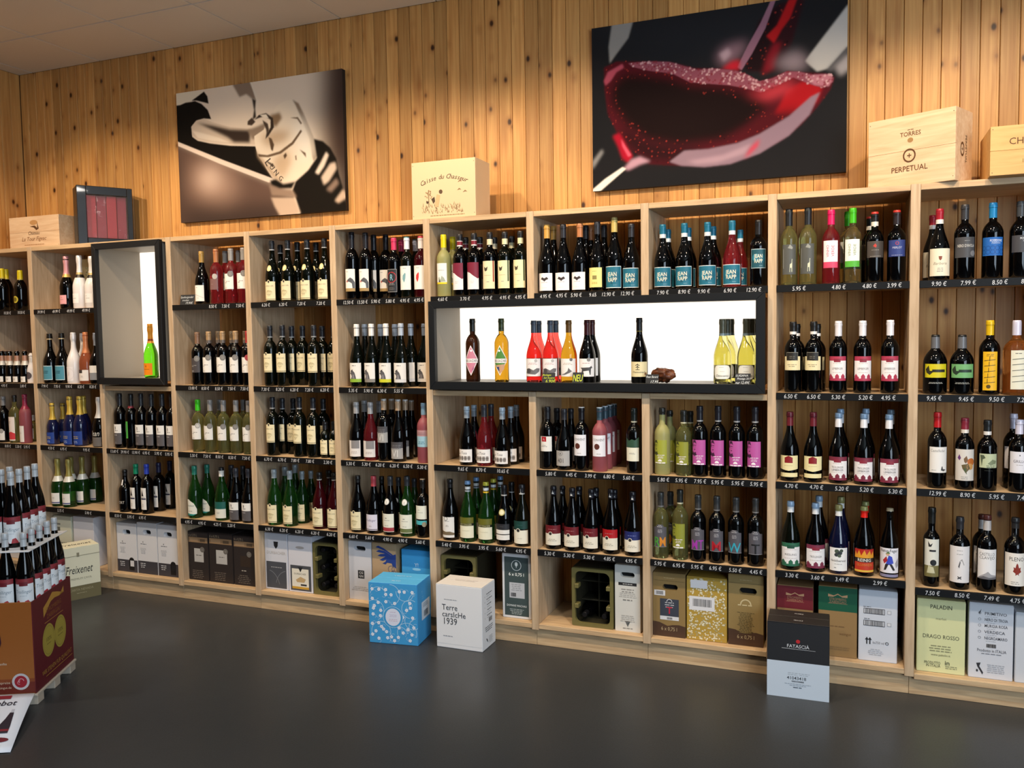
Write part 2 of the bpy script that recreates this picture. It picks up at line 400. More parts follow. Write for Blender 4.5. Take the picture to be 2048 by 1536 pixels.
def village_l(a,b,c,t1,t2='',ang=62):
    e=[('R',-1,.82,1,1,c),('R',-1,0,1,.1,c),('R',-.35,.76,.35,.9,'#8c2b3c' if c!='#2f6b50' else '#23513e'),('M',0,.71,1.3,1,'#c7bdb9',.05)]
    e+= [('T',t1,0,.56 if t2 else .5,.085,'#6d6665',1.15),('M',0,.34,1.2,1,'#c7bdb9',.05)]
    if t2: e.append(('T',t2,0,.44,.085,'#6d6665',1.15))
    for u in(-.75,.0,.6): e+= [('P',[(u-.2,.1),(u+.2,.1),(u+.2,.2),(u,.29),(u-.2,.2)],c)]
    e.append(('P',[(-.55,.1),(-.42,.1),(-.42,.17),(-.55,.17)],c)); return (a,b,ang,'#f2eeee',e)
def face_l(a,b,bg,dk,ang=52): return (a,b,ang,bg,[('C',-.62,.8,.1,dk),('P',[(-.95,.82),(-.8,.95),(-.5,.96),(-.32,.84),(-.35,.66),(-.5,.52),(-.68,.5),(-.88,.62)],bg),('P',[(-.98,.8),(-.8,.99),(-.45,.99),(-.28,.84),(-.5,.9),(-.8,.88),(-.9,.7)],dk),('P',[(-.62,.8),(-.42,.8),(-.42,.77),(-.62,.77)],dk),('P',[(-.84,.8),(-.7,.8),(-.7,.77),(-.84,.77)],dk),('P',[(-.68,.63),(-.45,.64),(-.5,.6),(-.64,.6)],dk),('P',[(-.95,.55),(-.68,.48),(-.4,.52),(-.25,.38),(-.6,.36),(-.98,.4)],dk),('M',.1,.36,1.2,1,'#f0e6ee',.06),('M',.1,.29,.9,2,'#f0e6ee',.05),('C',0,.1,.09,'#f4eef2'),('R',-.3,.02,.3,.1,bg),('R',-.75,.015,.75,.06,'#f4eef2')])
def letter_l(a,b,ch,col,ang=52): return (a,b,ang,'#55535a',[('M',0,.97,.5,1,'#e2e0e2',.04),('M',0,.9,.9,1,'#e2e0e2',.04),('M',0,.76,.7,3,'#b2b0b6',.055),('T',ch,0,.24,.42,col,1.75,0,1),('R',-1,.0,1,.015,'#a09ea4')],[(-1,0),(1,0),(1,.88),(.6,.9),(.35,1),(-.35,1),(-.6,.9),(-1,.88)])
def face_cap(c): return (c,.77,1)
DK=('#1b1b1e',.78,1)
SPEC={
'yellowcap':('br','k',('#d9c21c',.79,1,[(.76,.79,'#c9b24a')]),[(.18,.36,35,None,[('C',0,.5,.5,'#c2b13a'),('C',0,.5,.3,'#6f6420')])],'squat black bottle with yellow cap'),
'piccolo':('pc','k',('#b98a72',.68,1,[(.55,.68,'#e3ddd0')]),[(.03,.2,50,W_,[('M',0,.6,1,2,GR,.2)])],'small copper-topped sparkling bottle'),
'whitemini':('pc','w',('#e6e1dc',.7,1),[(.1,.4,30,None,[('C',-.2,.5,.4,'#544c50')])],'small white coated bottle'),
'greymedal':('bx','k',('#83807e',.8,1),[(.05,.25,52,W_,[('C',.4,1,.25,'#a7a49f'),lines(.5,2)])],'dark bottle with silver-medal label'),
'pinkband':('bx','Y',('#2a2724',.86,1),[(.05,.55,52,'#efe3da',[('P',[(-1,.05),(1,.05),(1,.3),(.2,.38),(-1,.28)],'#d6404a'),lines(.8,2)])],'white wine bottle with pink-bottomed label'),
'pinkfrost':('bx','p',('#8f2c46',.7,1),[(.03,.36,38,W_,[lines(.6,3)])],'pink frosted slender bottle'),
'smallwhite':('sm','Y',('#d2cfc8',.8,1),[(.1,.5,50,W_,[lines(.5,3)])],'small clear bottle with white label'),
'rosefoil':('sp','k',('#d79a9e',.66,1,[(.6,.66,'#c9a45a')]),[(.09,.26,42,'#e3a3a6',[('M',0,.5,1.1,1,'#8d5055',.1),('M',0,.75,.3,1,'#8d5055',.1)])],'pink-foiled champagne bottle'),
'whitesekt':('sp','w',('#e9e6e4',.68,1,[(.64,.68,'#b9a06a'),(.58,.64,'#25211d')]),[(.1,.28,40,'#f2efec',[('M',0,.5,1.1,1,GR,.1),('M',-.3,.75,.3,1,GR,.1)])],'white coated champagne bottle'),
'tealsecco':('sp','k',('#1c1a18',.9,1,[(.88,.9,'#c9b48c')]),[(.07,.355,58,'#cfe0e4',[('R',-.94,.04,.94,.96,'#4c8ea2'),('M',0,.62,1,2,'#1f4a5a',.12)])],'dark secco bottle with teal label'),
'whitecoat':('sp','w',('#e3e0e0',.82,1),[(.05,.33,44,'#efe9e9',[('O',0,.5,.42,.01,'#cbb9bc'),('P',[(-.05,.3),(.1,.6),(.18,.7),(.12,.45)],'#c88f9a')])],'white coated sparkling bottle'),
'copperrose':('sp','o',('#c98055',.6,1),[(.06,.27,56,'#efe6de',[('R',-.8,.7,.1,1,'#3b3433'),lines(.45,3)])],'copper-foiled rose sparkling bottle'),
'greyblock':('sp','k',('#8b95a5',.75,1),[(.08,.36,50,W_,[('R',-1,0,1,.5,'#8f9297')])],'sparkling bottle with white-grey label'),
'bluesmall':('sp','n',('#d2b04a',.6,1),[(.03,.3,58,'#24418f',[lines(.6,2,1.2,'#c2a85c',.12),lines(.25,2,.8,'#9fb0d8',.1)])],'small blue gold-foiled sparkling bottle'),
'bluesekt':('sp','n',('#d2b04a',.63,1),[(.03,.3,58,'#24418f',[lines(.6,2,1.2,'#c2a85c',.12),lines(.25,2,.8,'#9fb0d8',.1)])],'tall blue gold-foiled sparkling bottle'),
'silversekt':('sp','k',('#d8d6d2',.58,1),[(.02,.2,50,'#6f6a66',[]),(.22,.34,50,None,[('T','Jean',0,.5,.9,'#dddad2',1.6,.3)])],'silver-foiled sparkling bottle'),
'greensekt':('sp','g',('#9a8f4e',.64,1,[(.53,.64,'#e6e6dc')]),[(.06,.29,54,W_,[('R',-1,.06,1,.16,'#39407c'),lines(.6,3)])],'green sparkling bottle with white collar'),
'orangelabel':('sp','G',('#c98a2a',.72,1,[(.68,.72,'#8a3f1c'),(.64,.68,'#d99a3a')]),[(.05,.27,55,'#f08c12',[('M',0,.5,1.1,1,'#8d5a12',.1),('C',0,.75,.08,'#c06a10')])],'green champagne bottle with orange label'),
'whitegrey':('bx','k',('#2a2a2d',.78,1),[whitegrey_l(.075,.44)],'black bottle with white-over-grey label'),
'ribbon':('bx','k',('#222',.78,1,[(.74,.78,'#7a2b33')]),[(.19,.5,12,'#4fae4a',[('R',-.4,.1,.1,.9,'#3a8a3a')])],'black bottle with green side strip'),
'port':('pt','k',('#1b1a1a',.86,1),[(.64,.77,14,W_,[]),(.2,.27,46,None,[('T','PORT',0,.5,.9,'#cfcac0',1.6)]),(.05,.09,50,None,[lines(.5,1,1.6,'#cfcac0')])],'short black port bottle'),
}
for k_,c_,n_ in(('teal','#11855f','green'),('blue','#2f46b4','blue'),('dark','#23264a','dark blue')):
    SPEC['sherry'+k_]=('bx','k',(c_,.8,1),[(.09,.53,36,W_,[('P',[(-.5,.62),(-.1,.95),(.05,.78),(.3,.62)],INK),('R',-.7,.46,.9,.53,'#3a3d55'),('M',.1,.57,1.2,1,GR,.05),lines(.25,3)])],n_+'-capped sherry bottle with tall label')
SPEC.update({
'goldplain':('bg','k',('#b08c4a',.79,1),[(.06,.36,52,W_,[('M',-.2,.85,.3,1,'#4a7a9a',.06),('P',[(-.5,.4),(.9,.2),(.95,.22),(-.5,.45)],'#cfcac4'),lines(.2,1)])],'gold-capped black burgundy bottle'),
'rosedark':('bx','r',('#b8794e',.76,1),[(.26,.46,54,'#7d5a58',[('C',.5,1.2,.25,'#b9b2ac'),lines(.5,1)])],'rose bottle with dusky label'),
'rosewhite':('bx','r',('#9a9794',.78,1),[medal_l(.26,.54)],'rose bottle with white medal label'),
'darkmedal':('bx','k',('#8a6a54',.78,1),[medal_l(.24,.51,'#4a4547')],'black bottle with charcoal label'),
'whitemedal':('bx','k',('#b0906a',.84,1,[(.78,.84,'#6b625c')]),[medal_l(.24,.52)],'black bottle with white medal label'),
'redmedal':('bx','k',('#b23a3c',.78,1),[medal_l(.24,.52,W_,'#b8424c')],'red-capped bottle with red medal'),
'limecap':('bx','Y',('#3fc61c',.79,1),[medal_l(.245,.51,W_,'#cfccc6')],'lime-capped white wine bottle'),
'palemedal':('bx','Y',('#8f8b88',.79,1),[medal_l(.245,.51)],'grey-capped white wine bottle'),
'swoosh':('lt','g',('#2c7f6b',.83,1),[(.05,.37,60,None,[('P',[(-.8,.15),(-.8,.95),(-.2,1),(.6,.75),(.98,.4),(.96,.12),(.5,.02),(-.4,.02)],'#e9e9dd'),('P',[(-.8,.15),(-.4,.02),(.5,.02),(.96,.12),(.5,.1),(-.3,.14)],'#2f8f88'),('T','Franken',.05,.62,.12,'#6d7f78',1.2,.25),('M',.05,.28,.9,1,INK,.05)])],'green litre bottle with swoosh label'),
'whiteneck':('lt','g',('#1f1f22',.94,1,[(.83,.94,'#efece4')]),[(.05,.36,62,'#e8e7d8',[('R',-1,.56,1,1,'#1d5f55'),lines(.35,2)])],'green litre bottle with white neck'),
'whitegreyburg':('lt','k',('#3a3a40',.83,1),[whitegrey_l(.04,.37)],'dark litre bottle, white-grey label'),
'shieldburg':('bg','K',('#26282c',.86,1,[(.845,.86,'#bfc0c2')]),[shield_l(.03,.335),(.5,.6,18,None,[('C',0,.5,.5,'#d9c98c'),('C',0,.5,.3,'#efe6b8')])],'burgundy bottle with cream shield label'),
'shieldbord':('bx','K',('#2a2b30',.82,1,[(.8,.82,'#9a9a9a')]),[shield_l(.23,.535)],'bordeaux bottle with cream shield label'),
'shieldsmall':('sm','K',('#1d1d20',.8,1),[shield_l(.1,.5)],'half bottle with cream shield label'),
'shieldlitre':('lt','g',('#98a2a6',.84,1),[shield_l(.05,.37)],'green litre bottle, cream shield label'),
'shieldrose':('lt','R',('#22201f',.88,1,[(.86,.88,'#b8b0a8')]),[shield_l(.05,.37)],'rose litre bottle, cream shield label'),
'shielddark':('lt','k',('#22201f',.88,1),[shield_l(.05,.37)],'black litre bottle, cream shield label'),
'gulltop':('bx','k',('#1d1c22',.76,1),[(.12,.45,50,W_,[('R',-1,0,1,.14,'#a88d5e'),('M',-.4,.88,.5,1,GR,.05),('P',[(-.6,.45),(-.2,.55),(.2,.62),(.6,.55),(.95,.4),(.95,.14),(.55,.14),(.45,.35),(.1,.42)],'#55575c'),('P',[(-.6,.45),(-.3,.5),(-.35,.38)],'#c0483a')])],'black bottle with white gull label'),
'redr':('bx','k',('#d23a63',.8,1),[(.1,.48,46,'#8f8c8c',[('R',-.93,.02,.93,.98,'#222326'),('O',0,.64,.24,.035,'#b02a30'),('T','R',0,.64,.26,'#7fb4c8',.6,0,1),('M',0,.38,1.2,2,'#9a9898',.06),('M',0,.2,1.1,3,'#6f6d6d',.05)])],'pink-capped bottle with black crest label'),
'feather':('bx','K',('#eceaf0',.8,1,[(.985,1,'#3b7f80')]),[(.13,.52,52,W_,[('P',[(-.1,.3),(-.35,.45),(-.3,.6),(.1,.72),(.2,.66),(.15,.5),(.05,.38)],'#7aa7ae'),('M',0,.9,.6,1,GR,.04)])],'white-capped bottle with teal feather label'),
'redfeather':('bx','R',('#f0e9ea',.8,1,[(.97,1,'#c23a48')]),[(.13,.52,52,W_,[('P',[(-.1,.3),(-.35,.45),(-.3,.6),(.1,.72),(.2,.66),(.15,.5),(.05,.38)],'#d2383a'),('M',0,.9,.6,1,GR,.04)])],'white-capped bottle with red feather label'),
'heronlime':('bg','K',('#f0eeea',.81,1),[heron_l(.08,.385,'#8fb83a')],'white-capped bottle, lime heron label'),
'herongrey':('bg','K',('#f0eeea',.81,1),[heron_l(.08,.385,'#8a8680')],'white-capped bottle, grey heron label'),
'heronyellow':('bg','K',('#f0eeea',.81,1),[heron_l(.08,.385,'#d3d432')],'white-capped bottle, yellow heron label'),
'heronwhite':('bg','K',('#b9c3d0',.81,1),[heron_l(.08,.385,'#dcdcdc')],'pale-capped bottle, white heron label'),
'weave':('bg','k',('#a5a5a6',.8,1),[(.06,.34,58,'#ece6e2',[('R',-.3,.5,.85,1,'#8f8b8b'),('M',.1,.3,1.1,2,'#b7a9a5',.08),('P',[(-.9,.3),(-.6,.02),(-.8,.02)],'#cfc6c0')])],'silver-capped bottle with weave label'),
'weaverose':('bg','r',('#a5a5a6',.8,1),[(.06,.34,58,'#ece6e2',[('R',-.3,.5,.85,1,'#8f8b8b'),('M',.1,.3,1.1,2,'#b7a9a5',.08)])],'rose burgundy bottle with weave label'),
'vtall':('bx','k',('#b79a7c',.82,1,[(.97,1,'#d6d2cc')]),[(.3,.56,54,'#a9a7a4',[('R',-1,.64,1,1,'#4d4c50'),('M',0,.8,1.5,3,'#77767a',.09),('T','VI',-.1,.32,.42,'#dcdad6',1.0)])],'bronze-capped bottle with high grey label'),
'vlow':('bg','k',('#b79a7c',.82,1,[(.97,1,'#d6d2cc')]),[(.05,.32,56,'#a9a7a4',[('R',-1,.64,1,1,'#4d4c50'),('M',0,.8,1.5,3,'#77767a',.09),('T','VI',-.1,.32,.42,'#dcdad6',1.0)])],'bronze-capped bottle with low grey label'),
'frostblue':('bx','p',('#86a9c0',.8,1),[(.27,.55,56,'#b98f92',[('R',-1,0,1,.64,'#9cc4d4'),('M',0,.3,1.1,2,'#4f7f95',.1),('M',0,.85,1.5,3,'#8a6a70',.06)])],'frosted pink bottle with blue label'),
'lilac':('lt','k',('#b3464f',.82,1),[(.06,.34,54,'#e4dfee',[('R',-1,.03,1,.1,'#8a8792'),('T','Trollinger',0,.64,.14,'#7d7690',1.6,.25),lines(.3,2)])],'pink-capped litre bottle, lilac label'),
'medalred':('lt','k',('#34363a',.84,1),[(.06,.37,56,'#efeedd',[('R',-1,.03,1,.24,'#a83a44'),('M',-.1,.76,.35,1,INK,.07),('M',0,.64,1.1,1,GR,.05),lines(.35,1,.8)]),(.52,.63,20,None,[('C',-.2,.5,.48,'#cfcfcb'),('C',-.2,.5,.36,'#eeeeea'),('M',-.2,.5,.6,2,GR,.2)])],'medalled litre bottle, red-striped label'),
'medalgreen':('lt','g',('#34363a',.84,1),[(.06,.37,56,'#efeedd',[('R',-1,.03,1,.24,'#6f7a4c'),('M',-.1,.76,.35,1,INK,.07),('M',0,.64,1.1,1,GR,.05),lines(.35,1,.8)]),(.52,.63,20,None,[('C',-.2,.5,.48,'#cfcfcb'),('C',-.2,.5,.36,'#eeeeea'),('M',-.2,.5,.6,2,GR,.2)])],'medalled green litre bottle, olive-striped label'),
'tealband':('bx','k',('#2a2624',.84,1,[(.98,1,'#c9a882')]),[(.32,.55,56,'#eeeede',[('M',-.2,.68,.4,1,INK,.06),('M',0,.5,1,1,GR,.05)]),(.225,.295,56,'#4fb5bd',[('C',.6,.1,.6,'#9a927a')])],'black bottle with teal band'),
'yellowfrost':('bx','f',('#ecd91a',.79,1),[(.2,.535,48,'#f2f2ee',[('R',-1,0,1,.09,'#f0d428'),('M',0,.66,1.2,1,GR,.05),('P',[(-.5,.1),(-.5,.3),(-.3,.35),(-.1,.2),(.1,.4),(.5,.3),(.8,.12)],'#aab2a2'),('P',[(-.4,.1),(-.3,.25),(-.1,.1)],INK)])],'frosted yellow-capped bottle'),
'redwave':('bx','k',('#2b2a2c',.89,1,[(.88,.89,'#efe9e6'),(.82,.88,'#8a2b38'),(.8,.82,'#efe9e6')]),[(.1,.53,54,'#f3f0f0',[('P',[(-1,.66),(-.4,.62),(.2,.5),(.8,.4),(1,.42),(1,1),(-1,1)],'#7d1f38'),lines(.3,2,.6,'#d9d2d2')])],'bottle with red-over-white wave label'),
'stripered':('bx','k',('#2b2a2c',.89,1,[(.8,.89,'#efe0bc')]),[(.1,.54,56,'#f0e2bb',[('R',.7,.25,.9,1,'#a03a2a'),('P',[(-.6,.8),(-.3,.74),(0,.8),(-.1,.66),(-.4,.62),(-.55,.68)],'#4b4436'),('M',-.1,.48,1.0,1,'#b8a880',.04),lines(.25,1)])],'cream label bottle with red stripe'),
'stripegreen':('bx','K',('#2b2a2c',.89,1,[(.8,.89,'#e6e2b8')]),[(.1,.54,56,'#efe6b8',[('R',.7,.25,.9,1,'#3f5238'),('P',[(-.6,.8),(-.3,.74),(0,.8),(-.1,.66),(-.4,.62),(-.55,.68)],'#4b4436'),('M',-.1,.48,1.0,1,'#b8a880',.04),lines(.25,1)])],'cream label bottle with green stripe'),
'barrel':('bg','k',('#a7b9c8',.9,1,[(.8,.9,'#8f9aa4')]),[(.055,.275,64,'#f2efec',[('T','La Tosa',-.2,.72,.2,'#3a3436',1.2,.3)]+[x for u in(-.6,-.2,.2,.6) for x in(('P',[(u-.14,.15),(u+.14,.15),(u+.18,.32),(u+.14,.48),(u-.14,.48),(u-.18,.32)],'#8a827c'),('R',u-.17,.3,u+.17,.34,'#4d4744'))])],'burgundy bottle with barrel label'),
'hill':('lt','k',('#1e1d1f',.86,1),[(.05,.39,52,'#eceae6',[('P',[(-1,.12),(1,.12),(1,.22),(.4,.3),(-.2,.28),(-1,.33)],'#7a6a52'),('O',-.2,.92,.1,.02,INK),('M',-.1,.8,1,1,INK,.04),lines(.6,2)])],'black litre bottle with hillside label'),
'creamseal':('lt','K',('#26262a',.86,1,[(.84,.86,'#c9c9c4')]),[(.05,.27,60,'#f1edda',[('C',-.2,.98,.16,'#f1edda'),('C',-.2,.98,.12,'#2e2c2c'),lines(.4,1,.8)]),(.29,.42,60,'#18423c',[('M',0,.5,1,1,'#3f6f68',.1)]),(.86,.93,25,None,[('P',[(-.3,0),(.3,0),(.3,.2),(-.1,.2),(-.1,1),(-.3,1)],'#dedede')])],'litre bottle with cream seal label'),
'twolabels':('lt','k',('#1b1b1e',.84,1,[(.82,.84,'#b8b8b8')]),[(.09,.175,56,W_,[lines(.5,1)]),(.19,.26,56,W_,[lines(.5,1)]),(.27,.36,56,'#2b2b30',[lines(.5,1,.7,'#8a8a90')]),(.5,.61,20,None,[('C',-.1,.5,.5,'#b8ad6a'),('C',-.1,.5,.36,'#e5e2c0')])],'litre bottle with two white labels'),
'yellowpaper':('bg','k',('#2c2d33',.82,1),[(.06,.34,52,'#ecdf8e',[('R',-.3,.4,.3,.6,'#8f8550'),('M',0,.82,.8,1,'#9a8f56',.05),('M',0,.25,.9,2,'#b39d50',.06)])],'burgundy bottle with pale yellow label'),
'tealgold':('bg','k',('#cdb56a',.8,1,[(.97,1,'#8e8150')]),[jean_l(.04,.335)],'tall gold-capped bottle with teal label'),
'tealblack':('bg','k',('#2d2d33',.8,1),[jean_l(.04,.335)],'black-capped bottle with teal label'),
'tealteal':('bg','k',('#1f6f8c',.85,1,[(.79,.85,'#e3eaee')]),[jean_l(.04,.34)],'teal-capped bottle with teal label'),
'tealrose':('bg','r',('#1f6f8c',.85,1,[(.79,.85,'#e3eaee')]),[jean_l(.04,.34)],'teal-capped rose bottle'),
'tealdark':('bx','k',('#1c1b1d',.78,1),[jean_l(.27,.56,56,'#1c5261','#b8cbd0')],'dark bottle with dim teal label'),
'redsquare':('bx','k',('#242226',.8,1),[(.29,.53,52,W_,[('R',-.62,.65,.15,.98,'#b0202c'),('T','A',-.24,.8,.16,'#e0b8b8',.4),('M',-.2,.4,1,2,GR,.07)])],'bottle with red square on white label'),
'greyburg':('bg','k',('#302f33',.82,1),[(.07,.32,56,'#b3b0ad',[('O',-.2,.82,.15,.015,INK),('T','A',-.2,.82,.14,INK,.3),('T','401',-.15,.36,.3,'#5b5554',.9)])],'burgundy bottle with grey numbered label'),
'convent':('bx','k',('#1d1b1f',.8,1,[(.985,1,'#d8d4d0')]),[(.24,.57,56,'#efeef4',[('T','CONVENT',0,.78,.115,'#4b4648',1.7),('C',-.25,.46,.14,'#5d3128'),lines(.12,1,.8)])],'bottle with brown disc on white label'),
'conventrose':('bx','p',('#3f5560',.8,1,[(.985,1,'#d8e4ea')]),[(.24,.57,56,'#efeef4',[('T','CONVENT',0,.78,.115,'#4b4648',1.7),('C',-.25,.46,.14,'#5d3128'),lines(.12,1,.8)])],'frosted rose bottle with brown disc'),
'deepgreen':('bx','k',('#1c2422',.8,1,[(.78,.8,'#b9b9a8')]),[(.19,.4,54,'#e8e7d4',[('M',0,.6,1,2,GR,.06)]),(.405,.56,54,'#31513f',[],[(-1,0),(1,0),(1,1),(.4,.7),(0,.8),(-.4,.65),(-1,.95)])],'bottle with torn green and cream label'),
'faceclear':('bx','Y',('#2b2a26',.82,1,[(.8,.82,'#c9c4a4')]),[face_l(.17,.525,'#8f9232','#3f4320')],'clear bottle with olive portrait label'),
'facefrost':('bx','f',('#2b2a26',.9,1),[face_l(.17,.525,'#a0a43a','#454a22')],'frosted bottle with olive portrait label'),
'facepink':('bx','k',('#232127',.8,1,[(.78,.8,'#a9a6a4')]),[face_l(.17,.525,'#b9569f','#43203f')],'black bottle with pink portrait label'),
'llama':('bx','Y',('#222326',.78,1),[(.14,.53,48,'#50524f',[('P',[(.05,.08),(.12,.08),(.14,.22),(.3,.22),(.32,.08),(.4,.08),(.42,.32),(.4,.46),(.44,.5),(.36,.52),(.32,.38),(.1,.34)],'#c9ccb0'),('R',-.85,.2,-.78,.85,'#8b8d86'),('P',[(-.2,.88),(.1,1),(.5,.9),(.4,.84)],'#8f918a')])],'pale green bottle with llama label'),
'verdepink':('bx','r',('#e01f63',.8,1),[(.215,.58,50,'#f3ecef',[('R',-1,0,1,.22,'#e0486c'),('V','VINHO',-.35,.62,.26,'#cf3a66',.72),('V','VERDE',.3,.62,.26,'#cf3a66',.72)])],'pink-capped rose bottle, sideways lettering'),
'verdegreen':('bx','c',('#46b81e',.8,1),[(.215,.58,50,'#f0f2ea',[('R',-1,0,1,.22,'#55b03a'),('V','VINHO',-.35,.62,.26,'#7a8a4a',.72),('V','VERDE',.3,.62,.26,'#7a8a4a',.72)])],'green-capped clear bottle, sideways lettering'),
'browncollar':('bx','k',('#1d1b1c',.86,1,[(.97,1,'#c2362e'),(.8,.86,'#e9e2d4')]),[(.35,.58,58,'#47403a',[('P',[(-.3,.7),(-.05,.86),(.1,.72),(.0,.6)],'#c23a2e'),('M',-.05,.46,.8,1,'#9a948c',.06),('M',0,.08,1.2,1,'#b0aaa2',.05)])],'bottle with brown label, white collar'),
'bluemerlot':('bx','k',('#2a2226',.8,1,[(.97,1,'#c2362e')]),[(.35,.58,58,'#2f3f7f',[('O',0,.8,.1,.03,'#b23a4a'),('T','MERLOT',0,.54,.12,'#c9cbe0',1.0),('M',0,.08,1.2,1,'#b9bbd0',.05)])],'bottle with dark blue label'),
'blackplate':('bx','k',('#1e1c1b',.86,1,[(.82,.86,'#efeae4')]),[(.315,.51,60,'#ecdfb2',[('M',0,.4,1.1,2,'#a6997a',.12)]),(.45,.57,40,'#8a857a',[('R',-.95,.05,.95,.95,'#26231f'),('M',0,.5,1.3,2,'#6a655a',.2)])],'bottle with cream label and black plate'),
'goldcrest':('bg','k',('#6d222c',.8,1),[(.155,.375,62,'#efe3ae',[('R',-.4,.52,.4,.85,'#8a1e24'),('P',[(-.45,.85),(0,1),(.45,.85)],'#8a1e24'),('M',0,.35,1,1,'#b3a878',.05)],[(-1,.12),(0,0),(1,.12),(1,1),(-1,1)]),(.065,.125,60,'#efe3ae',[])],'burgundy bottle with red house crest'),
'berry':('lt','n2',('#eeeeea',.84,.91,[(.91,1,'#8f8a5a')]),[(.05,.39,56,'#f2f1ee',[('C',-.15,.85,.09,'#4f5a4a'),('C',.15,.78,.09,'#2f3336'),('C',-.2,.7,.08,'#3b3f42'),('C',.1,.66,.07,'#55604e'),('C',.3,.88,.07,'#3f4a3c'),('T','Heidelbeerwein',0,.45,.1,'#4a4440',1.6),('M',-.3,.14,.4,1,INK,.05),lines(.3,1,.8)])],'litre bottle with black berries label'),
'flame':('lt','k',('#e02418',.84,.94,[(.94,1,'#8f8f58')]),[(.06,.4,60,'#c43a22',[('R',-1,.6,1,1,'#b8251c'),('P',[(-1,.62),(-.9,.9),(-.7,.75),(-.5,.95),(-.3,.72),(0,.96),(.2,.75),(.5,.95),(.65,.74),(.9,.92),(1,.62)],'#e8a02c'),('R',-1,.44,1,.62,'#2a1c18'),('T','REINIG',0,.53,.13,'#efe9dc',1.3,0,1),('T','GLUHWEIN',0,.33,.11,'#d98a3a',1.5),('R',-1,.02,1,.1,'#e8c04a')])],'litre bottle with red flame label'),
'folk':('lt','k',('#a59a80',.96,1),[(.08,.44,64,'#eceaf0',[('T','Natur-Feger',0,.9,.12,'#2f2d30',1.7,0,1),('P',[(-.3,.3),(.0,.72),(.3,.66),(.45,.4),(.1,.34)],'#3d4fc0'),('P',[(-.55,.5),(-.2,.68),(-.1,.5),(-.4,.36)],'#b02c34'),('C',-.1,.76,.07,'#d9b090'),('P',[(-.3,.78),(.15,.78),(-.02,.88)],'#5d7a4a'),('P',[(-.3,.36),(.0,.36),(-.25,.12),(-.45,.1)],'#2f2a2a'),('P',[(.05,.36),(.3,.36),(.6,.12),(.4,.1)],'#2f2a2a'),('P',[(.6,.4),(.9,.6),(.95,.3),(.7,.2)],'#a9a6ae')]),(.02,.06,64,'#8a88a8',[])],'crown-capped bottle with folk figure label'),
'creamcrest':('bg','k',('#a51f2e',.85,1,[(.79,.85,'#efe9e2')]),[(.06,.44,64,'#ece3cb',[('P',[(-.15,.72),(.15,.72),(.12,.62),(0,.56),(-.12,.62)],'#8a4a34'),('T','Barbera',0,.46,.1,'#9a8f7a',1.4,.3),lines(.28,3,.7)])],'red-capped bottle with large cream label'),
'greynero':('bz','k',('#37373a',.8,1),[(.29,.56,62,'#47474a',[('T',"NERO D'AVOLA",.1,.58,.14,'#d9d6d0',1.6),('M',.2,.82,.7,1,'#9a9a9a',.05),('C',.75,.2,.14,'#77777a')])],'broad bottle with charcoal label'),
'bluepos':('bz','k',('#1f7fb8',.8,1),[(.3,.54,62,'#1f63b4',[('T','POSEIDONE',.3,.82,.13,'#e9eef4',1.1),('T','PRIMITIVO',.3,.68,.08,'#c9d8ea',.8)]+[('O',u,v,.12,.02,'#15478c') for u in(-.8,-.4,0,.4,.8) for v in(.2,.42)])],'blue-capped bottle with blue label'),
'greypos':('bz','k',('#3d4146',.8,1),[(.33,.55,62,'#3f3f44',[('T','POSEIDONE',.3,.82,.13,'#e9eef4',1.1),('T','NERO',.3,.66,.1,'#c9ccd0',.8)])],'grey-capped bottle with grey label'),
'squatyellow':('sq','k',('#6b6c70',.77,.96,[(.96,1,'#222')]),[(.28,.51,58,'#d6c81c',[('P',[(-.9,.6),(-.6,.9),(-.5,.5),(-.1,.5),(-.5,.2),(-.8,.35)],'#33301c'),('R',-.3,.4,.8,.6,'#26241c')]),(.17,.23,56,None,[lines(.5,2,1.4,'#a9a9a2',.3)])],'squat black bottle with yellow label'),
'squatgreen':('sq','k',('#6b6c70',.77,.96,[(.96,1,'#222')]),[(.28,.51,58,'#74b072',[('P',[(-.9,.6),(-.6,.9),(-.5,.5),(-.1,.5),(-.5,.2),(-.8,.35)],'#26382c'),('R',-.3,.4,.8,.6,'#24382c')]),(.17,.23,56,None,[lines(.5,2,1.4,'#a9a9a2',.3)])],'squat black bottle with green label'),
'yellowtall':('bz','k',('#e8bd18',.8,1),[(.06,.58,40,'#eeb81c',[('M',0,.93,1.4,2,'#8a6a1c',.04)]+[x for v in(.18,.32,.47,.62,.76) for x in(('P',[(-.8,v),(.7,v+.03),(.7,v+.045),(-.8,v+.015)],'#5b4a1c'),('P',[(-.5+v*.5,v),(-.42+v*.5,v),(-.4+v*.5,v+.12),(-.48+v*.5,v+.12)],'#5b4a1c'))]+[('C',-.2,.1,.05,'#5b4a1c')])],'yellow-capped bottle with tall yellow label'),
'amberrum':('ru','b',('#d9d6ea',.8,1),[(.08,.6,34,'#e9e5cf',[('M',0,.92,1.2,1,INK,.04)]+[('P',[(-.8,v),(.7,v+.03),(.7,v+.045),(-.8,v+.015)],'#55564c') for v in(.18,.32,.47,.62,.76)])],'amber spirit bottle with cream label'),
'whitecorner':('bx','k',('#c01c22',.8,1),[(.21,.55,60,'#f0ece6',[('T','Castelfeder',-.1,.86,.11,'#8d8984',1.5),('P',[(.2,.1),(.3,.25),(.38,.25),(.42,.15),(.8,.12),(.5,.06)],'#4a4a4a'),('M',-.5,.1,.5,1,GR,.04)])],'red-capped bottle with plain white label'),
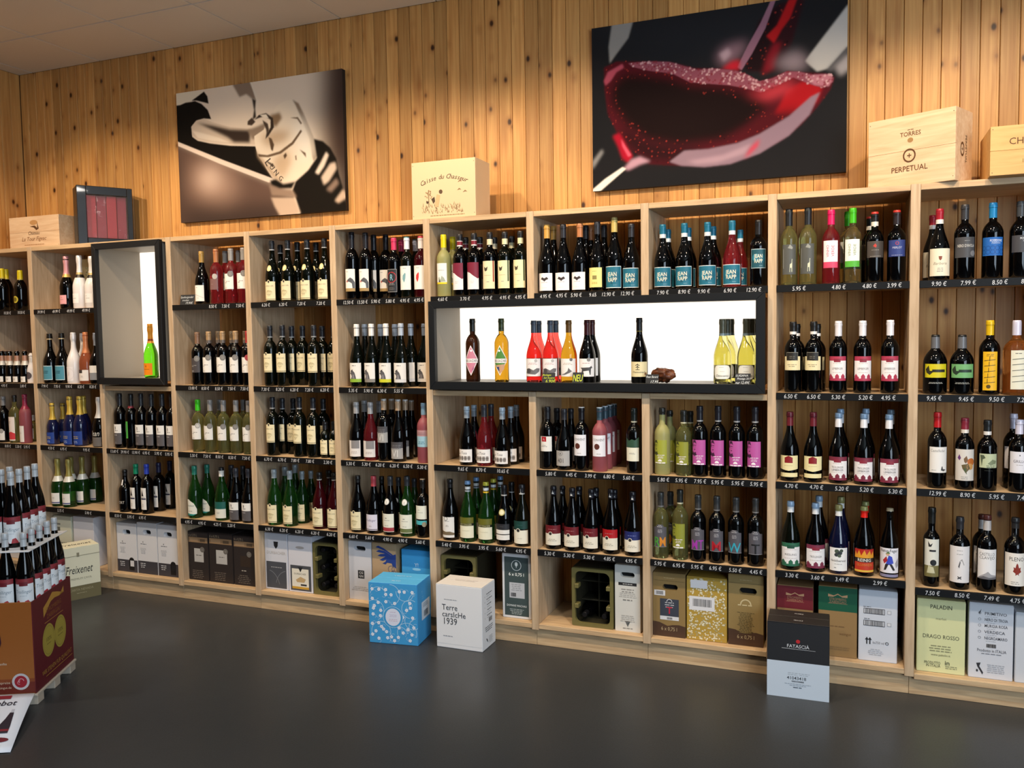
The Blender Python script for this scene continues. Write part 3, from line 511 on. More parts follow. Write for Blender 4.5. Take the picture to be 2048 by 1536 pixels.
'whitefloral':('bx','k',('#8a2c3c',.84,1,[(.79,.84,'#efe4d8')]),[(.13,.57,64,'#ddd6cd',[('P',[(-.7,.72),(-.5,.84),(-.35,.72),(-.5,.64)],'#6a3a7a'),('P',[(-.1,.7),(.15,.8),(.3,.66),(.1,.55),(-.05,.6)],'#7a5a3a'),('C',.6,.6,.12,'#c06a2c'),('C',.5,.45,.1,'#d09a5a'),('P',[(-.3,.5),(.3,.55),(.5,.4),(.1,.25),(-.2,.38)],'#6a5a36'),('P',[(-.1,.4),(.1,.4),(.2,.2),(0,.28)],'#4a5a34'),lines(.12,2,.8)])],'bottle with orange floral label'),
'greenmap':('bx','k',('#1f2123',.84,1,[(.79,.84,'#efeae4')]),[(.33,.53,56,'#c3cba6',[('P',[(-.9,.9),(-.7,.1),(-.6,.6),(-.3,.7),(-.5,.9)],'#55604a'),('P',[(-.1,.3),(.4,.6),(.9,.5),(.8,.3),(.2,.2)],'#7f8a6a'),('M',.2,.15,1,2,'#55604a',.1)]),(.27,.31,40,None,[lines(.5,1,1.6,'#b9b9b0')])],'bottle with pale green sketch label'),
'whitecap':('bx','k',('#dedaec',.8,1),[(.27,.565,62,'#ece9ee',[('P',[(-.06,.8),(.06,.8),(0,.88)],INK),('T','GRILLO',0,.55,.13,'#6a646a',1.2),lines(.38,1,.6)])],'white-capped bottle with white label'),
'slimolive':('sl','k',('#1d1d1b',.8,1),[(.13,.61,56,'#e6e3d6',[('R',-1,0,1,.3,'#7d7346'),('P',[(-.5,.95),(-.2,.85),(.1,.9),(-.1,.8),(-.4,.8)],INK),('R',-.3,.67,.5,.72,INK),('C',.2,.38,.08,'#1f2022'),('P',[(-.6,.1),(-.4,.3),(.2,.26),(.4,.1)],'#cfc9a4')])],'slim bottle with olive-based label'),
'corkscrewwhite':('bz','k',('#2d2d31',.83,1),[(.1,.61,66,'#ece6e4',[('M',0,.88,.5,1,GR,.03),('M',0,.78,.6,1,GR,.03),('P',[(-.12,.44),(.02,.6),(.08,.56),(-.02,.4)],'#6a6668'),('P',[(.02,.6),(.2,.66),(.4,.5),(.36,.48),(.2,.6)],'#a9a4a2'),('P',[(-.15,.12),(.15,.18),(.15,.15),(-.15,.09)],INK),('P',[(-.15,.18),(.15,.12),(.15,.09),(-.15,.15)],INK)])],'broad bottle with corkscrew drawing'),
'castle':('bx','k',('#c9c3c0',.8,.93,[(.93,1,'#5d2f2a')]),[(.17,.565,62,'#f0ecea',[('T','CASTILLO',0,.84,.1,'#7c7674',1.5),('T','CLAVIJO',0,.72,.1,'#7c7674',1.5),('P',[(-1,0),(-.6,.1),(-.2,.18),(.1,.26),(.4,.16),(1,.12),(1,0)],'#a9a6a8'),('P',[(-1,0),(-.3,.1),(.2,.06),(1,.08),(1,0)],'#6a686c')])],'bottle with grey castle label'),
'maple':('bz','k',('#2b2a2b',.86,1),[(.115,.55,64,'#f3ece2',[('T','PLENO',.1,.82,.12,'#3d3937',1.3),('P',[(.15,.25),(.18,.36),(.0,.32),(.02,.38),(-.2,.44),(-.12,.5),(-.15,.58),(.0,.55),(.08,.66),(.15,.7),(.22,.66),(.3,.55),(.45,.58),(.42,.5),(.5,.44),(.28,.38),(.3,.32),(.18,.36)],'#8f2f1c'),lines(.12,2,.9)])],'bottle with red maple leaf label'),
'diamondpink':('bx','B',('#24241f',.8,1),[(.1,.58,66,None,[('P',[(0,0),(.92,.52),(0,1),(-.92,.46)],'#f2ecec'),('P',[(0,.05),(.82,.52),(0,.95),(-.82,.46)],'#d3869c'),('R',-.85,.42,.85,.56,'#f2ecec'),('T','BELSAZAR',0,.49,.08,INK,1.5),('C',.05,.82,.035,'#fff'),('P',[(.1,.2),(.3,.32),(.4,.24),(.1,.12)],'#b5688a')])],'dark vermouth bottle with pink diamond label'),
'diamondgreen':('bx','A',('#47502c',.8,1,[(.83,.86,'#333a24')]),[(.1,.58,66,None,[('P',[(0,0),(.92,.52),(0,1),(-.92,.46)],'#f2ecec'),('P',[(0,.05),(.82,.52),(0,.95),(-.82,.46)],'#4f8a3c'),('P',[(-.5,.35),(.6,.38),(.5,.22),(0,.06),(-.3,.24)],'#c79a7a'),('P',[(-.45,.28),(-.1,.3),(-.05,.14)],'#37407a'),('R',-.85,.42,.85,.56,'#f2ecec'),('T','BELSAZAR',0,.49,.08,INK,1.5),('C',-.05,.82,.035,'#fff')])],'golden vermouth bottle with green diamond label'),
'ramrose':('bg','r2',('#4a5462',.8,1),[(.1,.385,62,'#f3eeee',[('M',0,.75,1.3,2,'#c7a9a9',.07),('P',[(-.9,.16),(-.8,.42),(-.4,.46),(.1,.34),(.5,.46),(.85,.44),(.8,.28),(.5,.16),(.3,.1),(-.2,.12)],'#6f6c6e'),('C',-.45,.3,.13,'#4d4a4c'),('C',.4,.88,.09,'#b9b6b4')])],'rose bottle with ram label'),
'birdgold':('bg','A',('#7a5528',.8,1),[(.1,.385,62,'#f3f0ee',[('M',0,.75,1.3,2,'#c7b9a9',.07),('P',[(-.9,.1),(-.4,.16),(0,.3),(.1,.5),(.25,.4),(.5,.3),(.2,.2),(-.3,.1)],'#6a686a'),('C',.4,.95,.09,'#6d6a6a')])],'golden bottle with bird label'),
'houndred':('bg','k',('#4a1a1e',.76,1),[(.1,.385,62,'#f3f0f0',[('M',0,.75,1.3,1,'#b98f8f',.07),('P',[(-.7,.5),(-.3,.5),(.4,.52),(.6,.6),(.7,.5),(.55,.44),(.5,.1),(.4,.1),(.3,.34),(-.3,.3),(-.5,.1),(-.6,.1),(-.5,.4)],'#4a484a'),('C',.3,.95,.11,'#8a8886')])],'dark bottle with hound label'),
'estate':('bg','k',('#1b1b1c',.82,1,[(.79,.8,'#8a7a2a')]),[(.1,.33,66,'#e6d9ac',[('P',[(-.13,.5),(-.07,.5),(-.08,.9),(-.12,.9)],INK),('P',[(-.35,.78),(-.12,.84),(.12,.78),(.1,.74),(-.12,.79),(-.33,.74)],INK),('P',[(-.3,.64),(-.12,.7),(.08,.64),(.06,.6),(-.12,.65),(-.28,.6)],INK),('R',-.32,.46,.1,.5,'#5a5544'),('T','Chateauneuf',0,.32,.12,'#3d382c',1.5),('C',.75,.2,.1,'#8f6a4a')])],'burgundy bottle with cream estate label'),
'clearlong':('bg','c',('#5b5a48',.78,1,[(.74,.78,'#8a9a9c')]),[(.08,.29,56,'#f3f3e9',[('M',-.1,.85,.6,1,GR,.05),('M',0,.55,.8,1,GR,.05),('T','Ottocento',0,.24,.18,'#4a4a3c',1.5,.2)],[(-1,.3),(-.9,.08),(-.6,0),(.6,0),(.9,.08),(1,.3),(1,.75),(.8,.95),(.5,1),(-.5,1),(-.8,.95),(-1,.75)])],'clear yellow bottle with rounded label'),
'stripeblue':0,'stripeyellow':0,'displayred':0})
for k_,c1,c2,n_ in(('stripeblue','#6f93bd','#9aa6b0','blue'),('stripeyellow','#b7b23a','#d9b32a','yellow')):
    SPEC[k_]=('lt','g',(c1,.94,1,[(.905,.94,'#1d2420'),(.86,.905,'#eef0f0'),(.845,.86,'#1d2420'),(.82,.845,c2)]),[(.07,.27,62,'#eeead0',[lines(.6,1,1,'#b3ad84')]),(.27,.41,62,'#6b6a22',[('R',-1,0,1,.3,'#1d2218'),('T','METZINGER',0,.15,.24,'#c9c38a',1.5)])],'green litre bottle with %s-striped neck'%n_)
for k_,w_,c_,t_ in(('bee','bg','','' ),):
    for s_,cc in(('gold','#d0a050'),('black','#2a2a30'),('copper','#b8794e')):
        SPEC['bee'+s_]=('bg','k',(cc,.8,1),[(.035,.29,58,'#f4f0f2',[('P',[(-.5,.66),(-.3,.78),(0,.7),(.3,.78),(.5,.66),(.2,.6),(0,.52),(-.2,.6)],'#3a3234'),('M',0,.47,1.1,1,'#8a8488',.05),('M',0,.16,.8,1,'#cfc9cc',.05)])],s_+'-capped burgundy bottle with bee label')
for k_,b_,t_ in(('redcream','#6d1620','dark red'),('brightred','#b3141c','bright red'),('bluecream','#1f2a6a','navy')):
    SPEC[k_]=('lt','k',('#1d1c22',.93,1,[(.86,.93,'#23222a')]),[(.07,.39,62,'#efe8d6',[('R',-1,.58,1,1,b_),('M',0,.8,1,1,'#a86a6a' if b_[1]!='1' else '#6a72b0',.08),('C',-.2,.58,.1,'#efe8d6'),('C',-.2,.58,.075,'#2f2c2c'),('M',0,.3,1.1,2,'#b3ab98',.07)]),(.88,.94,30,None,[('P',[(-.6,0),(.6,0),(.6,.25),(0,.4),(-.1,1),(-.3,.4),(-.6,.25)],'#e6e6e2')])],'litre bottle, %s over cream label'%t_)
for k_,b_,t_,u_ in(('RM','Y','',''),('MT','k','MT','#a03aa8'),('M','k','M','#b0202c'),('W','k','W','#35a6bd'),('T','k','T','#1b1a1c')):
    L_=letter_l(.18,.525,t_ or ' ',u_ or '#000')
    if k_=='RM': L_[4][3]=('T','R',-.45,.24,.42,'#4fa23a',.9,0,1); L_[4].append(('T','M',.4,.24,.42,'#d98a2a',1.0,0,1))
    SPEC['letter_'+k_]=('bx',b_,('#3a3a3a',.8,1,[(.78,.8,'#777')]),[L_],('clear' if k_=='RM' else 'black')+' bottle with big letter '+k_)
SPEC['barrelrose']=('bg','r',('#35383e',.8,1),SPEC['barrel'][3],'rose burgundy bottle with barrel label')
SPEC['village']=('bx','k',('#eae8ee',.79,1),[village_l(.17,.51,'#b23a54','LEMBERGER')],'white-capped bottle, red-roofed village label')
SPEC['villageburg']=('bg','k',('#ecebef',.8,.92,[(.92,1,'#8fa9c4')]),[village_l(.05,.385,'#7d2c40','TROLLINGER','LEMBERGER')],'burgundy bottle, maroon village label')
SPEC['greenvillage']=('lt','K',('#e6e8ea',.84,.92,[(.92,1,'#8fa9c4')]),[village_l(.06,.405,'#2f6b50','RIESLING')],'litre bottle with green village label')
SPEC['litrevillage']=('lt','k',('#e6e8ea',.84,.92,[(.92,1,'#8fa9c4')]),[village_l(.06,.405,'#7d3048','TROLLINGER')],'litre bottle with maroon village label')
SPEC['displayred']=('lt','k',('#b9bfc4',.82,1,[(.915,.922,'#7f868c')]),[(.06,.41,66,'#dfe4e8',[('R',-1,.8,1,1,'#8a2f36'),('R',-.4,.73,.4,.88,'#6d1f28'),('T','Trollinger',0,.52,.13,'#7a8a98',1.6,.25),('P',[(-.9,0),(-.8,.14),(-.5,.2),(-.3,.1),(-.2,0)],'#a8323a'),('P',[(.0,0),(.1,.16),(.4,.2),(.6,.08),(.7,0)],'#a8323a'),('M',0,.36,1.1,1,'#b3bcc4',.05)])],'silver-capped bottle on cardboard display')
BOTTLES=[
('A',1,'yellowcap',-0.343,0.062,1.096,1.0,0),
('A',1,'yellowcap',-0.415,0.148,1.112,1.0,1),
('A',1,'yellowcap',-0.172,0.062,1.024,1.0,0),
('A',2,'piccolo',-0.384,0.062,1.082,1.0,0),
('A',2,'piccolo',-0.308,0.062,1.08,1.0,0),
('A',2,'piccolo',-0.239,0.062,1.078,1.0,0),
('A',2,'piccolo',-0.165,0.062,1.084,1.0,0),
('A',2,'piccolo',-0.457,0.148,1.064,1.0,1),
('A',2,'whitemini',-0.104,0.062,0.996,1.0,0),
('A',3,'greymedal',-0.396,0.062,1.004,1.0,0),
('A',3,'pinkband',-0.287,0.062,1.035,1.0,0),
('A',3,'pinkfrost',-0.188,0.062,1.06,1.0,0),
('A',3,'smallwhite',-0.228,0.148,0.892,0.892,1),
('B',1,'rosefoil',0.25,0.062,1.078,1.0,0),
('B',1,'whitesekt',0.365,0.062,1.077,1.0,0),
('B',1,'whitesekt',0.469,0.062,1.045,1.0,0),
('B',2,'tealsecco',0.071,0.062,1.034,1.0,0),
('B',2,'tealsecco',0.178,0.062,1.042,1.0,0),
('B',2,'whitecoat',0.283,0.061,1.049,1.0,0),
('B',2,'copperrose',0.389,0.062,1.051,1.0,0),
('B',2,'whitecoat',0.265,0.149,1.031,1.0,1),
('B',2,'greyblock',0.479,0.062,1.034,1.0,0),
('B',3,'bluesmall',0.063,0.062,0.869,0.869,0),
('B',3,'bluesmall',0.057,0.148,0.845,0.845,1),
('B',3,'bluesekt',0.222,0.062,1.017,1.0,0),
('B',3,'bluesekt',0.311,0.062,1.025,1.0,0),
('B',3,'bluesekt',0.247,0.148,1.009,1.0,1),
('B',3,'silversekt',0.479,0.062,1.016,1.0,0),
('B',4,'greensekt',0.087,0.062,0.992,1.0,0),
('B',4,'greensekt',0.187,0.061,0.998,1.0,0),
('B',4,'greensekt',0.108,0.148,0.993,1.0,1),
('B',4,'greensekt',0.208,0.148,1.019,1.0,1),
('B',4,'greensekt',0.222,0.236,0.999,1.0,2),
('C',0,'orangelabel',0.856,0.14,1.077,1.0,0),
('C',3,'whitegrey',0.657,0.062,1.114,1.0,0),
('C',3,'ribbon',0.75,0.062,1.11,1.0,0),
('C',3,'whitegrey',0.833,0.062,1.121,1.0,0),
('C',3,'whitegrey',0.917,0.062,1.113,1.0,0),
('C',3,'whitegrey',1.004,0.062,1.121,1.0,0),
('C',3,'whitegrey',1.083,0.062,1.12,1.0,0),
('C',4,'port',0.674,0.062,0.99,1.0,0),
('C',4,'sherryteal',0.768,0.062,0.99,1.0,0),
('C',4,'sherryblue',0.857,0.062,1.003,1.0,0),
('C',4,'sherrydark',0.87,0.148,0.994,1.0,1),
('C',4,'sherrydark',0.88,0.234,0.991,1.0,2),
('D',1,'goldplain',1.356,0.062,1.021,1.0,0),
('D',1,'rosedark',1.465,0.062,1.046,1.0,0),
('D',1,'rosewhite',1.574,0.062,1.039,1.0,0),
('D',1,'rosewhite',1.459,0.148,1.034,1.0,1),
('D',1,'rosewhite',1.664,0.062,1.041,1.0,0),
('D',1,'rosewhite',1.559,0.148,1.033,1.0,1),
('D',2,'darkmedal',1.302,0.062,1.026,1.0,0),
('D',2,'whitemedal',1.388,0.062,1.037,1.0,0),
('D',2,'whitemedal',1.386,0.148,1.042,1.0,1),
('D',2,'whitemedal',1.492,0.062,1.039,1.0,0),
('D',2,'whitemedal',1.489,0.148,1.038,1.0,1),
('D',2,'whitemedal',1.588,0.062,1.039,1.0,0),
('D',2,'whitemedal',1.589,0.148,1.037,1.0,1),
('D',2,'redmedal',1.678,0.062,1.035,1.0,0),
('D',3,'limecap',1.285,0.062,1.021,1.0,0),
('D',3,'palemedal',1.378,0.062,1.019,1.0,0),
('D',3,'palemedal',1.479,0.062,1.018,1.0,0),
('D',3,'palemedal',1.572,0.062,1.023,1.0,0),
('D',3,'palemedal',1.665,0.062,1.019,1.0,0),
('D',3,'palemedal',1.376,0.148,1.003,1.0,1),
('D',3,'palemedal',1.556,0.148,1.012,1.0,1),
('D',4,'swoosh',1.239,0.062,0.964,1.0,0),
('D',4,'swoosh',1.26,0.148,0.952,1.0,1),
('D',4,'whiteneck',1.447,0.061,0.962,1.0,0),
('D',4,'whitegreyburg',1.554,0.062,0.966,1.0,0),
('D',4,'whitegreyburg',1.646,0.062,0.969,1.0,0),
('D',4,'whitegreyburg',1.447,0.149,0.963,1.0,1),
('D',4,'whitegreyburg',1.535,0.148,0.964,1.0,1),
('E',1,'shieldburg',1.869,0.062,1.134,1.0,0),
('E',1,'shieldburg',1.978,0.062,1.126,1.0,0),
('E',1,'shieldburg',2.11,0.062,1.117,1.0,0),
('E',1,'shieldburg',2.226,0.062,1.117,1.0,0),
('E',1,'shieldburg',1.863,0.148,1.088,1.0,1),
('E',1,'shieldburg',1.982,0.148,1.12,1.0,1),
('E',1,'shieldburg',2.111,0.148,1.088,1.0,1),
('E',2,'shieldbord',1.836,0.062,1.127,1.0,0),
('E',2,'shieldbord',1.923,0.062,1.132,1.0,0),
('E',2,'shieldbord',1.924,0.148,1.116,1.0,1),
('E',2,'shieldbord',2.001,0.148,1.118,1.0,1),
('E',2,'shieldbord',2.138,0.062,1.121,1.0,0),
('E',2,'shieldbord',2.136,0.148,1.104,1.0,1),
('E',2,'shieldbord',2.213,0.148,1.107,1.0,1),
('E',3,'shieldbord',1.837,0.062,1.095,1.0,0),
('E',3,'shieldbord',1.842,0.148,1.053,1.0,1),
('E',3,'shieldbord',1.919,0.148,1.052,1.0,1),
('E',3,'shieldbord',2.025,0.062,1.104,1.0,0),
('E',3,'shieldbord',2.119,0.062,1.098,1.0,0),
('E',3,'shieldbord',2.129,0.148,1.056,1.0,1),
('E',3,'shieldsmall',2.197,0.062,1.015,1.0,0),
('E',3,'shieldsmall',2.256,0.062,1.037,1.0,0),
('E',4,'shieldlitre',1.834,0.06,0.986,1.0,0),
('E',4,'shieldlitre',1.943,0.062,0.978,1.0,0),
('E',4,'shieldlitre',1.844,0.148,0.987,1.0,1),
('E',4,'shieldlitre',1.966,0.148,0.928,0.928,1),
('E',4,'shieldlitre',1.853,0.236,0.992,1.0,2),
('E',4,'shieldlitre',1.968,0.234,0.893,0.893,2),
('E',4,'shieldrose',2.148,0.061,0.976,1.0,0),
('E',4,'shieldrose',2.155,0.149,0.967,1.0,1),
('E',4,'shieldrose',2.248,0.062,0.983,1.0,0),
('F',1,'gulltop',2.405,0.062,1.197,1.0,0),
('F',1,'gulltop',2.493,0.062,1.171,1.0,0),
('F',1,'gulltop',2.493,0.148,1.161,1.0,1),
('F',1,'gulltop',2.57,0.148,1.152,1.0,1),
('F',1,'redr',2.67,0.062,1.047,1.0,0),
('F',1,'redr',2.667,0.148,1.043,1.0,1),
('F',1,'feather',2.749,0.062,1.049,1.0,0),
('F',1,'feather',2.756,0.148,1.034,1.0,1),
('F',1,'redfeather',2.834,0.062,1.048,1.0,0),
('F',2,'heronlime',2.422,0.062,1.121,1.0,0),
('F',2,'herongrey',2.516,0.062,1.122,1.0,0),
('F',2,'heronyellow',2.608,0.062,1.121,1.0,0),
('F',2,'heronwhite',2.701,0.062,1.12,1.0,0),
('F',2,'heronwhite',2.42,0.148,1.122,1.0,1),
('F',2,'heronwhite',2.523,0.148,1.116,1.0,1),
('F',2,'heronwhite',2.615,0.148,1.111,1.0,1),
('F',2,'heronwhite',2.715,0.148,1.115,1.0,1),
('F',2,'heronwhite',2.799,0.148,1.112,1.0,1),
('F',3,'weave',2.406,0.062,1.034,1.0,0),
('F',3,'weaverose',2.497,0.062,1.035,1.0,0),
('F',3,'vtall',2.583,0.062,1.102,1.0,0),
('F',3,'vlow',2.672,0.062,1.096,1.0,0),
('F',3,'frostblue',2.83,0.062,1.043,1.0,0),
('F',3,'weave',2.405,0.148,1.039,1.0,1),
('F',3,'weave',2.502,0.148,1.033,1.0,1),
('F',3,'vtall',2.582,0.148,1.08,1.0,1),
('F',3,'vlow',2.669,0.148,1.074,1.0,1),
('F',3,'vlow',2.661,0.234,1.036,1.0,2),
('F',4,'shielddark',2.403,0.062,0.956,1.0,0),
('F',4,'lilac',2.506,0.062,0.965,1.0,0),
('F',4,'medalred',2.612,0.062,0.977,1.0,0),
('F',4,'medalgreen',2.717,0.062,0.993,1.0,0),
('F',4,'tealband',2.814,0.062,1.031,1.0,0),
('F',4,'shielddark',2.507,0.148,0.914,0.914,1),
('F',4,'medalred',2.615,0.148,0.915,0.915,1),
('F',4,'medalgreen',2.716,0.148,0.91,0.91,1),
('G',1,'yellowfrost',2.97,0.062,1.05,1.0,0),
('G',1,'yellowfrost',2.981,0.148,1.038,1.0,1),
('G',1,'redwave',3.064,0.062,1.041,1.0,0),
('G',1,'redwave',3.058,0.148,1.016,1.0,1),
('G',1,'redwave',3.146,0.062,1.041,1.0,0),
('G',1,'redwave',3.141,0.148,1.007,1.0,1),
('G',1,'stripered',3.235,0.062,1.041,1.0,0),
('G',1,'stripered',3.225,0.148,0.986,1.0,1),
('G',1,'stripegreen',3.319,0.062,1.033,1.0,0),
('G',1,'stripegreen',3.323,0.148,0.988,1.0,1),
('G',1,'stripegreen',3.405,0.062,1.032,1.0,0),
('G',3,'barrel',3.086,0.062,0.997,1.0,0),
('G',3,'barrel',3.089,0.148,0.997,1.0,1),
('G',3,'barrelrose',3.186,0.062,1.033,1.0,0),
('G',3,'barrelrose',3.189,0.148,1.019,1.0,1),
('G',3,'barrel',3.289,0.062,0.99,1.0,0),
('G',3,'barrel',3.302,0.148,0.986,1.0,1),
('G',3,'barrel',3.301,0.234,0.988,1.0,2),
('G',4,'hill',2.979,0.062,0.985,1.0,0),
('G',4,'stripeblue',3.084,0.061,0.976,1.0,0),
('G',4,'stripeyellow',3.19,0.06,0.974,1.0,0),
('G',4,'twolabels',3.293,0.061,0.94,1.0,0),
('G',4,'creamseal',3.393,0.062,0.965,1.0,0),
('G',4,'stripeblue',3.094,0.149,0.988,1.0,1),
('G',4,'stripeyellow',3.195,0.148,0.98,1.0,1),
('G',4,'stripeblue',3.199,0.236,0.98,1.0,2),
('G',4,'twolabels',3.3,0.149,0.943,1.0,1),
('H',1,'beegold',3.548,0.062,1.104,1.0,0),
('H',1,'beeblack',3.634,0.062,1.095,1.0,0),
('H',1,'beecopper',3.721,0.062,1.091,1.0,0),
('H',1,'yellowpaper',3.81,0.062,1.102,1.0,0),
('H',1,'tealgold',3.896,0.062,1.151,1.0,0),
('H',1,'tealblack',3.98,0.062,1.035,1.0,0),
('H',1,'beegold',3.553,0.148,1.11,1.0,1),
('H',1,'beeblack',3.725,0.148,1.087,1.0,1),
('H',1,'beecopper',3.724,0.234,1.096,1.0,2),
('H',1,'yellowpaper',3.82,0.148,1.075,1.0,1),
('H',3,'redsquare',3.539,0.062,1.021,1.0,0),
('H',3,'greyburg',3.628,0.062,0.989,1.0,0),
('H',3,'convent',3.72,0.062,1.028,1.0,0),
('H',3,'conventrose',3.814,0.062,1.028,1.0,0),
('H',3,'conventrose',3.817,0.148,1.024,1.0,1),
('H',3,'conventrose',3.818,0.234,1.021,1.0,2),
('H',3,'conventrose',3.818,0.318,1.015,1.0,3),
('H',3,'deepgreen',3.988,0.062,1.025,1.0,0),
('H',3,'redsquare',3.56,0.148,0.972,1.0,1),
('H',3,'greyburg',3.608,0.234,0.944,1.0,2),
('H',4,'redcream',3.566,0.062,0.968,1.0,0),
('H',4,'redcream',3.667,0.061,0.955,1.0,0),
('H',4,'redcream',3.767,0.062,0.952,1.0,0),
('H',4,'brightred',3.869,0.062,0.969,1.0,0),
('H',4,'bluecream',3.979,0.062,0.95,1.0,0),
('H',4,'redcream',3.586,0.148,0.925,0.925,1),
('H',4,'redcream',3.676,0.149,0.93,1.0,1),
('H',4,'brightred',3.864,0.148,0.912,0.912,1),
('H',4,'redcream',3.767,0.148,0.925,0.925,1),
('I',1,'tealteal',4.133,0.062,0.994,1.0,0),
('I',1,'tealteal',4.236,0.062,0.994,1.0,0),
('I',1,'tealteal',4.344,0.062,0.988,1.0,0),
('I',1,'tealrose',4.456,0.062,0.989,1.0,0),
('I',1,'tealdark',4.574,0.062,0.975,1.0,0),
('I',1,'tealteal',4.14,0.148,0.947,1.0,1),
('I',1,'tealteal',4.239,0.148,0.954,1.0,1),
('I',1,'tealteal',4.356,0.148,0.952,1.0,1),
('I',1,'tealrose',4.482,0.148,0.878,0.878,1),
('I',3,'facefrost',4.127,0.062,1.037,1.0,0),
('I',3,'faceclear',4.23,0.062,1.005,1.0,0),
('I',3,'facepink',4.307,0.062,1.078,1.0,0),
('I',3,'facepink',4.392,0.062,1.083,1.0,0),
('I',3,'facepink',4.478,0.062,1.079,1.0,0),
('I',3,'facepink',4.561,0.062,1.08,1.0,0),
('I',3,'facefrost',4.146,0.148,0.973,1.0,1),
('I',3,'faceclear',4.246,0.148,0.97,1.0,1),
('I',4,'letter_RM',4.118,0.062,1.026,1.0,0),
('I',4,'faceclear',4.212,0.062,1.084,1.0,0),
('I',4,'letter_MT',4.298,0.062,1.02,1.0,0),
('I',4,'letter_M',4.386,0.062,1.017,1.0,0),
('I',4,'letter_W',4.475,0.062,1.014,1.0,0),
('I',4,'letter_T',4.564,0.062,1.022,1.0,0),
('I',4,'letter_RM',4.148,0.148,0.992,1.0,1),
('J',1,'llama',4.707,0.062,1.104,1.0,0),
('J',1,'llama',4.788,0.062,1.107,1.0,0),
('J',1,'verdepink',4.885,0.062,1.056,1.0,0),
('J',1,'verdegreen',4.974,0.062,1.061,1.0,0),
('J',1,'verdegreen',4.954,0.148,1.051,1.0,1),
('J',1,'browncollar',5.063,0.062,0.988,1.0,0),
('J',1,'browncollar',5.045,0.148,0.958,1.0,1),
('J',1,'bluemerlot',5.151,0.062,0.993,1.0,0),
('J',2,'blackplate',4.727,0.062,1.03,1.0,0),
('J',2,'blackplate',4.738,0.148,0.998,1.0,1),
('J',2,'blackplate',4.815,0.062,1.029,1.0,0),
('J',2,'blackplate',4.827,0.148,0.993,1.0,1),
('J',2,'village',4.919,0.062,1.029,1.0,0),
('J',2,'village',5.019,0.062,1.027,1.0,0),
('J',2,'village',5.13,0.062,1.03,1.0,0),
('J',3,'goldcrest',4.715,0.062,1.016,1.0,0),
('J',3,'goldcrest',4.816,0.062,1.017,1.0,0),
('J',3,'villageburg',4.923,0.062,1.014,1.0,0),
('J',3,'villageburg',5.028,0.062,1.011,1.0,0),
('J',3,'villageburg',5.13,0.062,1.008,1.0,0),
('J',3,'villageburg',4.929,0.148,1.048,1.0,1),
('J',3,'villageburg',5.036,0.148,1.059,1.0,1),
('J',3,'villageburg',5.14,0.148,1.051,1.0,1),
('J',4,'greenvillage',4.72,0.062,0.945,1.0,0),
('J',4,'litrevillage',4.828,0.061,0.939,1.0,0),
('J',4,'berry',4.927,0.061,0.934,1.0,0),
('J',4,'flame',5.033,0.061,0.931,1.0,0),
('J',4,'folk',5.138,0.062,0.926,0.926,0),
('J',4,'litrevillage',4.84,0.149,0.993,1.0,1),
('J',4,'berry',4.935,0.149,0.996,1.0,1),
('J',4,'flame',5.038,0.149,0.948,1.0,1),
('K',1,'creamcrest',5.317,0.062,0.977,1.0,0),
('K',1,'creamcrest',5.297,0.148,0.927,0.927,1),
('K',1,'greynero',5.412,0.062,1.014,1.0,0),
('K',1,'bluepos',5.516,0.062,1.015,1.0,0),
('K',1,'greypos',5.616,0.062,1.012,1.0,0),
('K',2,'squatyellow',5.308,0.062,0.994,1.0,0),
('K',2,'squatgreen',5.41,0.062,0.989,1.0,0),
('K',2,'yellowtall',5.513,0.062,1.003,1.0,0),
('K',2,'amberrum',5.611,0.062,0.966,1.0,0),
('K',3,'whitecorner',5.321,0.062,1.052,1.0,0),
('K',3,'whitefloral',5.426,0.062,0.98,1.0,0),
('K',3,'greenmap',5.511,0.062,0.958,1.0,0),
('K',3,'whitecap',5.628,0.062,0.973,1.0,0),
('K',3,'whitecap',5.619,0.148,1.027,1.0,1),
('K',4,'slimolive',5.305,0.062,1.038,1.0,0),
('K',4,'corkscrewwhite',5.414,0.062,0.996,1.0,0),
('K',4,'castle',5.517,0.062,1.045,1.0,0),
('K',4,'maple',5.621,0.062,1.032,1.0,0),
('K',4,'castle',5.508,0.148,0.993,1.0,1),
('N',0,'diamondpink',3.111,0.1,1.071,1.0,0),
('N',0,'diamondgreen',3.276,0.1,1.065,1.0,0),
('N',0,'ramrose',3.457,0.1,1.019,1.0,0),
('N',0,'ramrose',3.451,0.19,1.018,1.0,1),
('N',0,'ramrose',3.547,0.1,1.018,1.0,0),
('N',0,'ramrose',3.545,0.19,1.018,1.0,1),
('N',0,'birdgold',3.645,0.1,1.014,1.0,0),
('N',0,'houndred',3.742,0.1,1.013,1.0,0),
('N',0,'houndred',3.741,0.19,1.015,1.0,1),
('N',0,'estate',4.008,0.1,1.029,1.0,0),
('N',0,'clearlong',4.407,0.1,0.985,1.0,0),
('N',0,'clearlong',4.417,0.188,0.988,1.0,1),
('N',0,'clearlong',4.424,0.272,0.989,1.0,2),
('N',0,'clearlong',4.516,0.1,0.983,1.0,0),
('N',0,'clearlong',4.53,0.188,0.985,1.0,1),
('N',0,'clearlong',4.532,0.272,0.986,1.0,2),
]
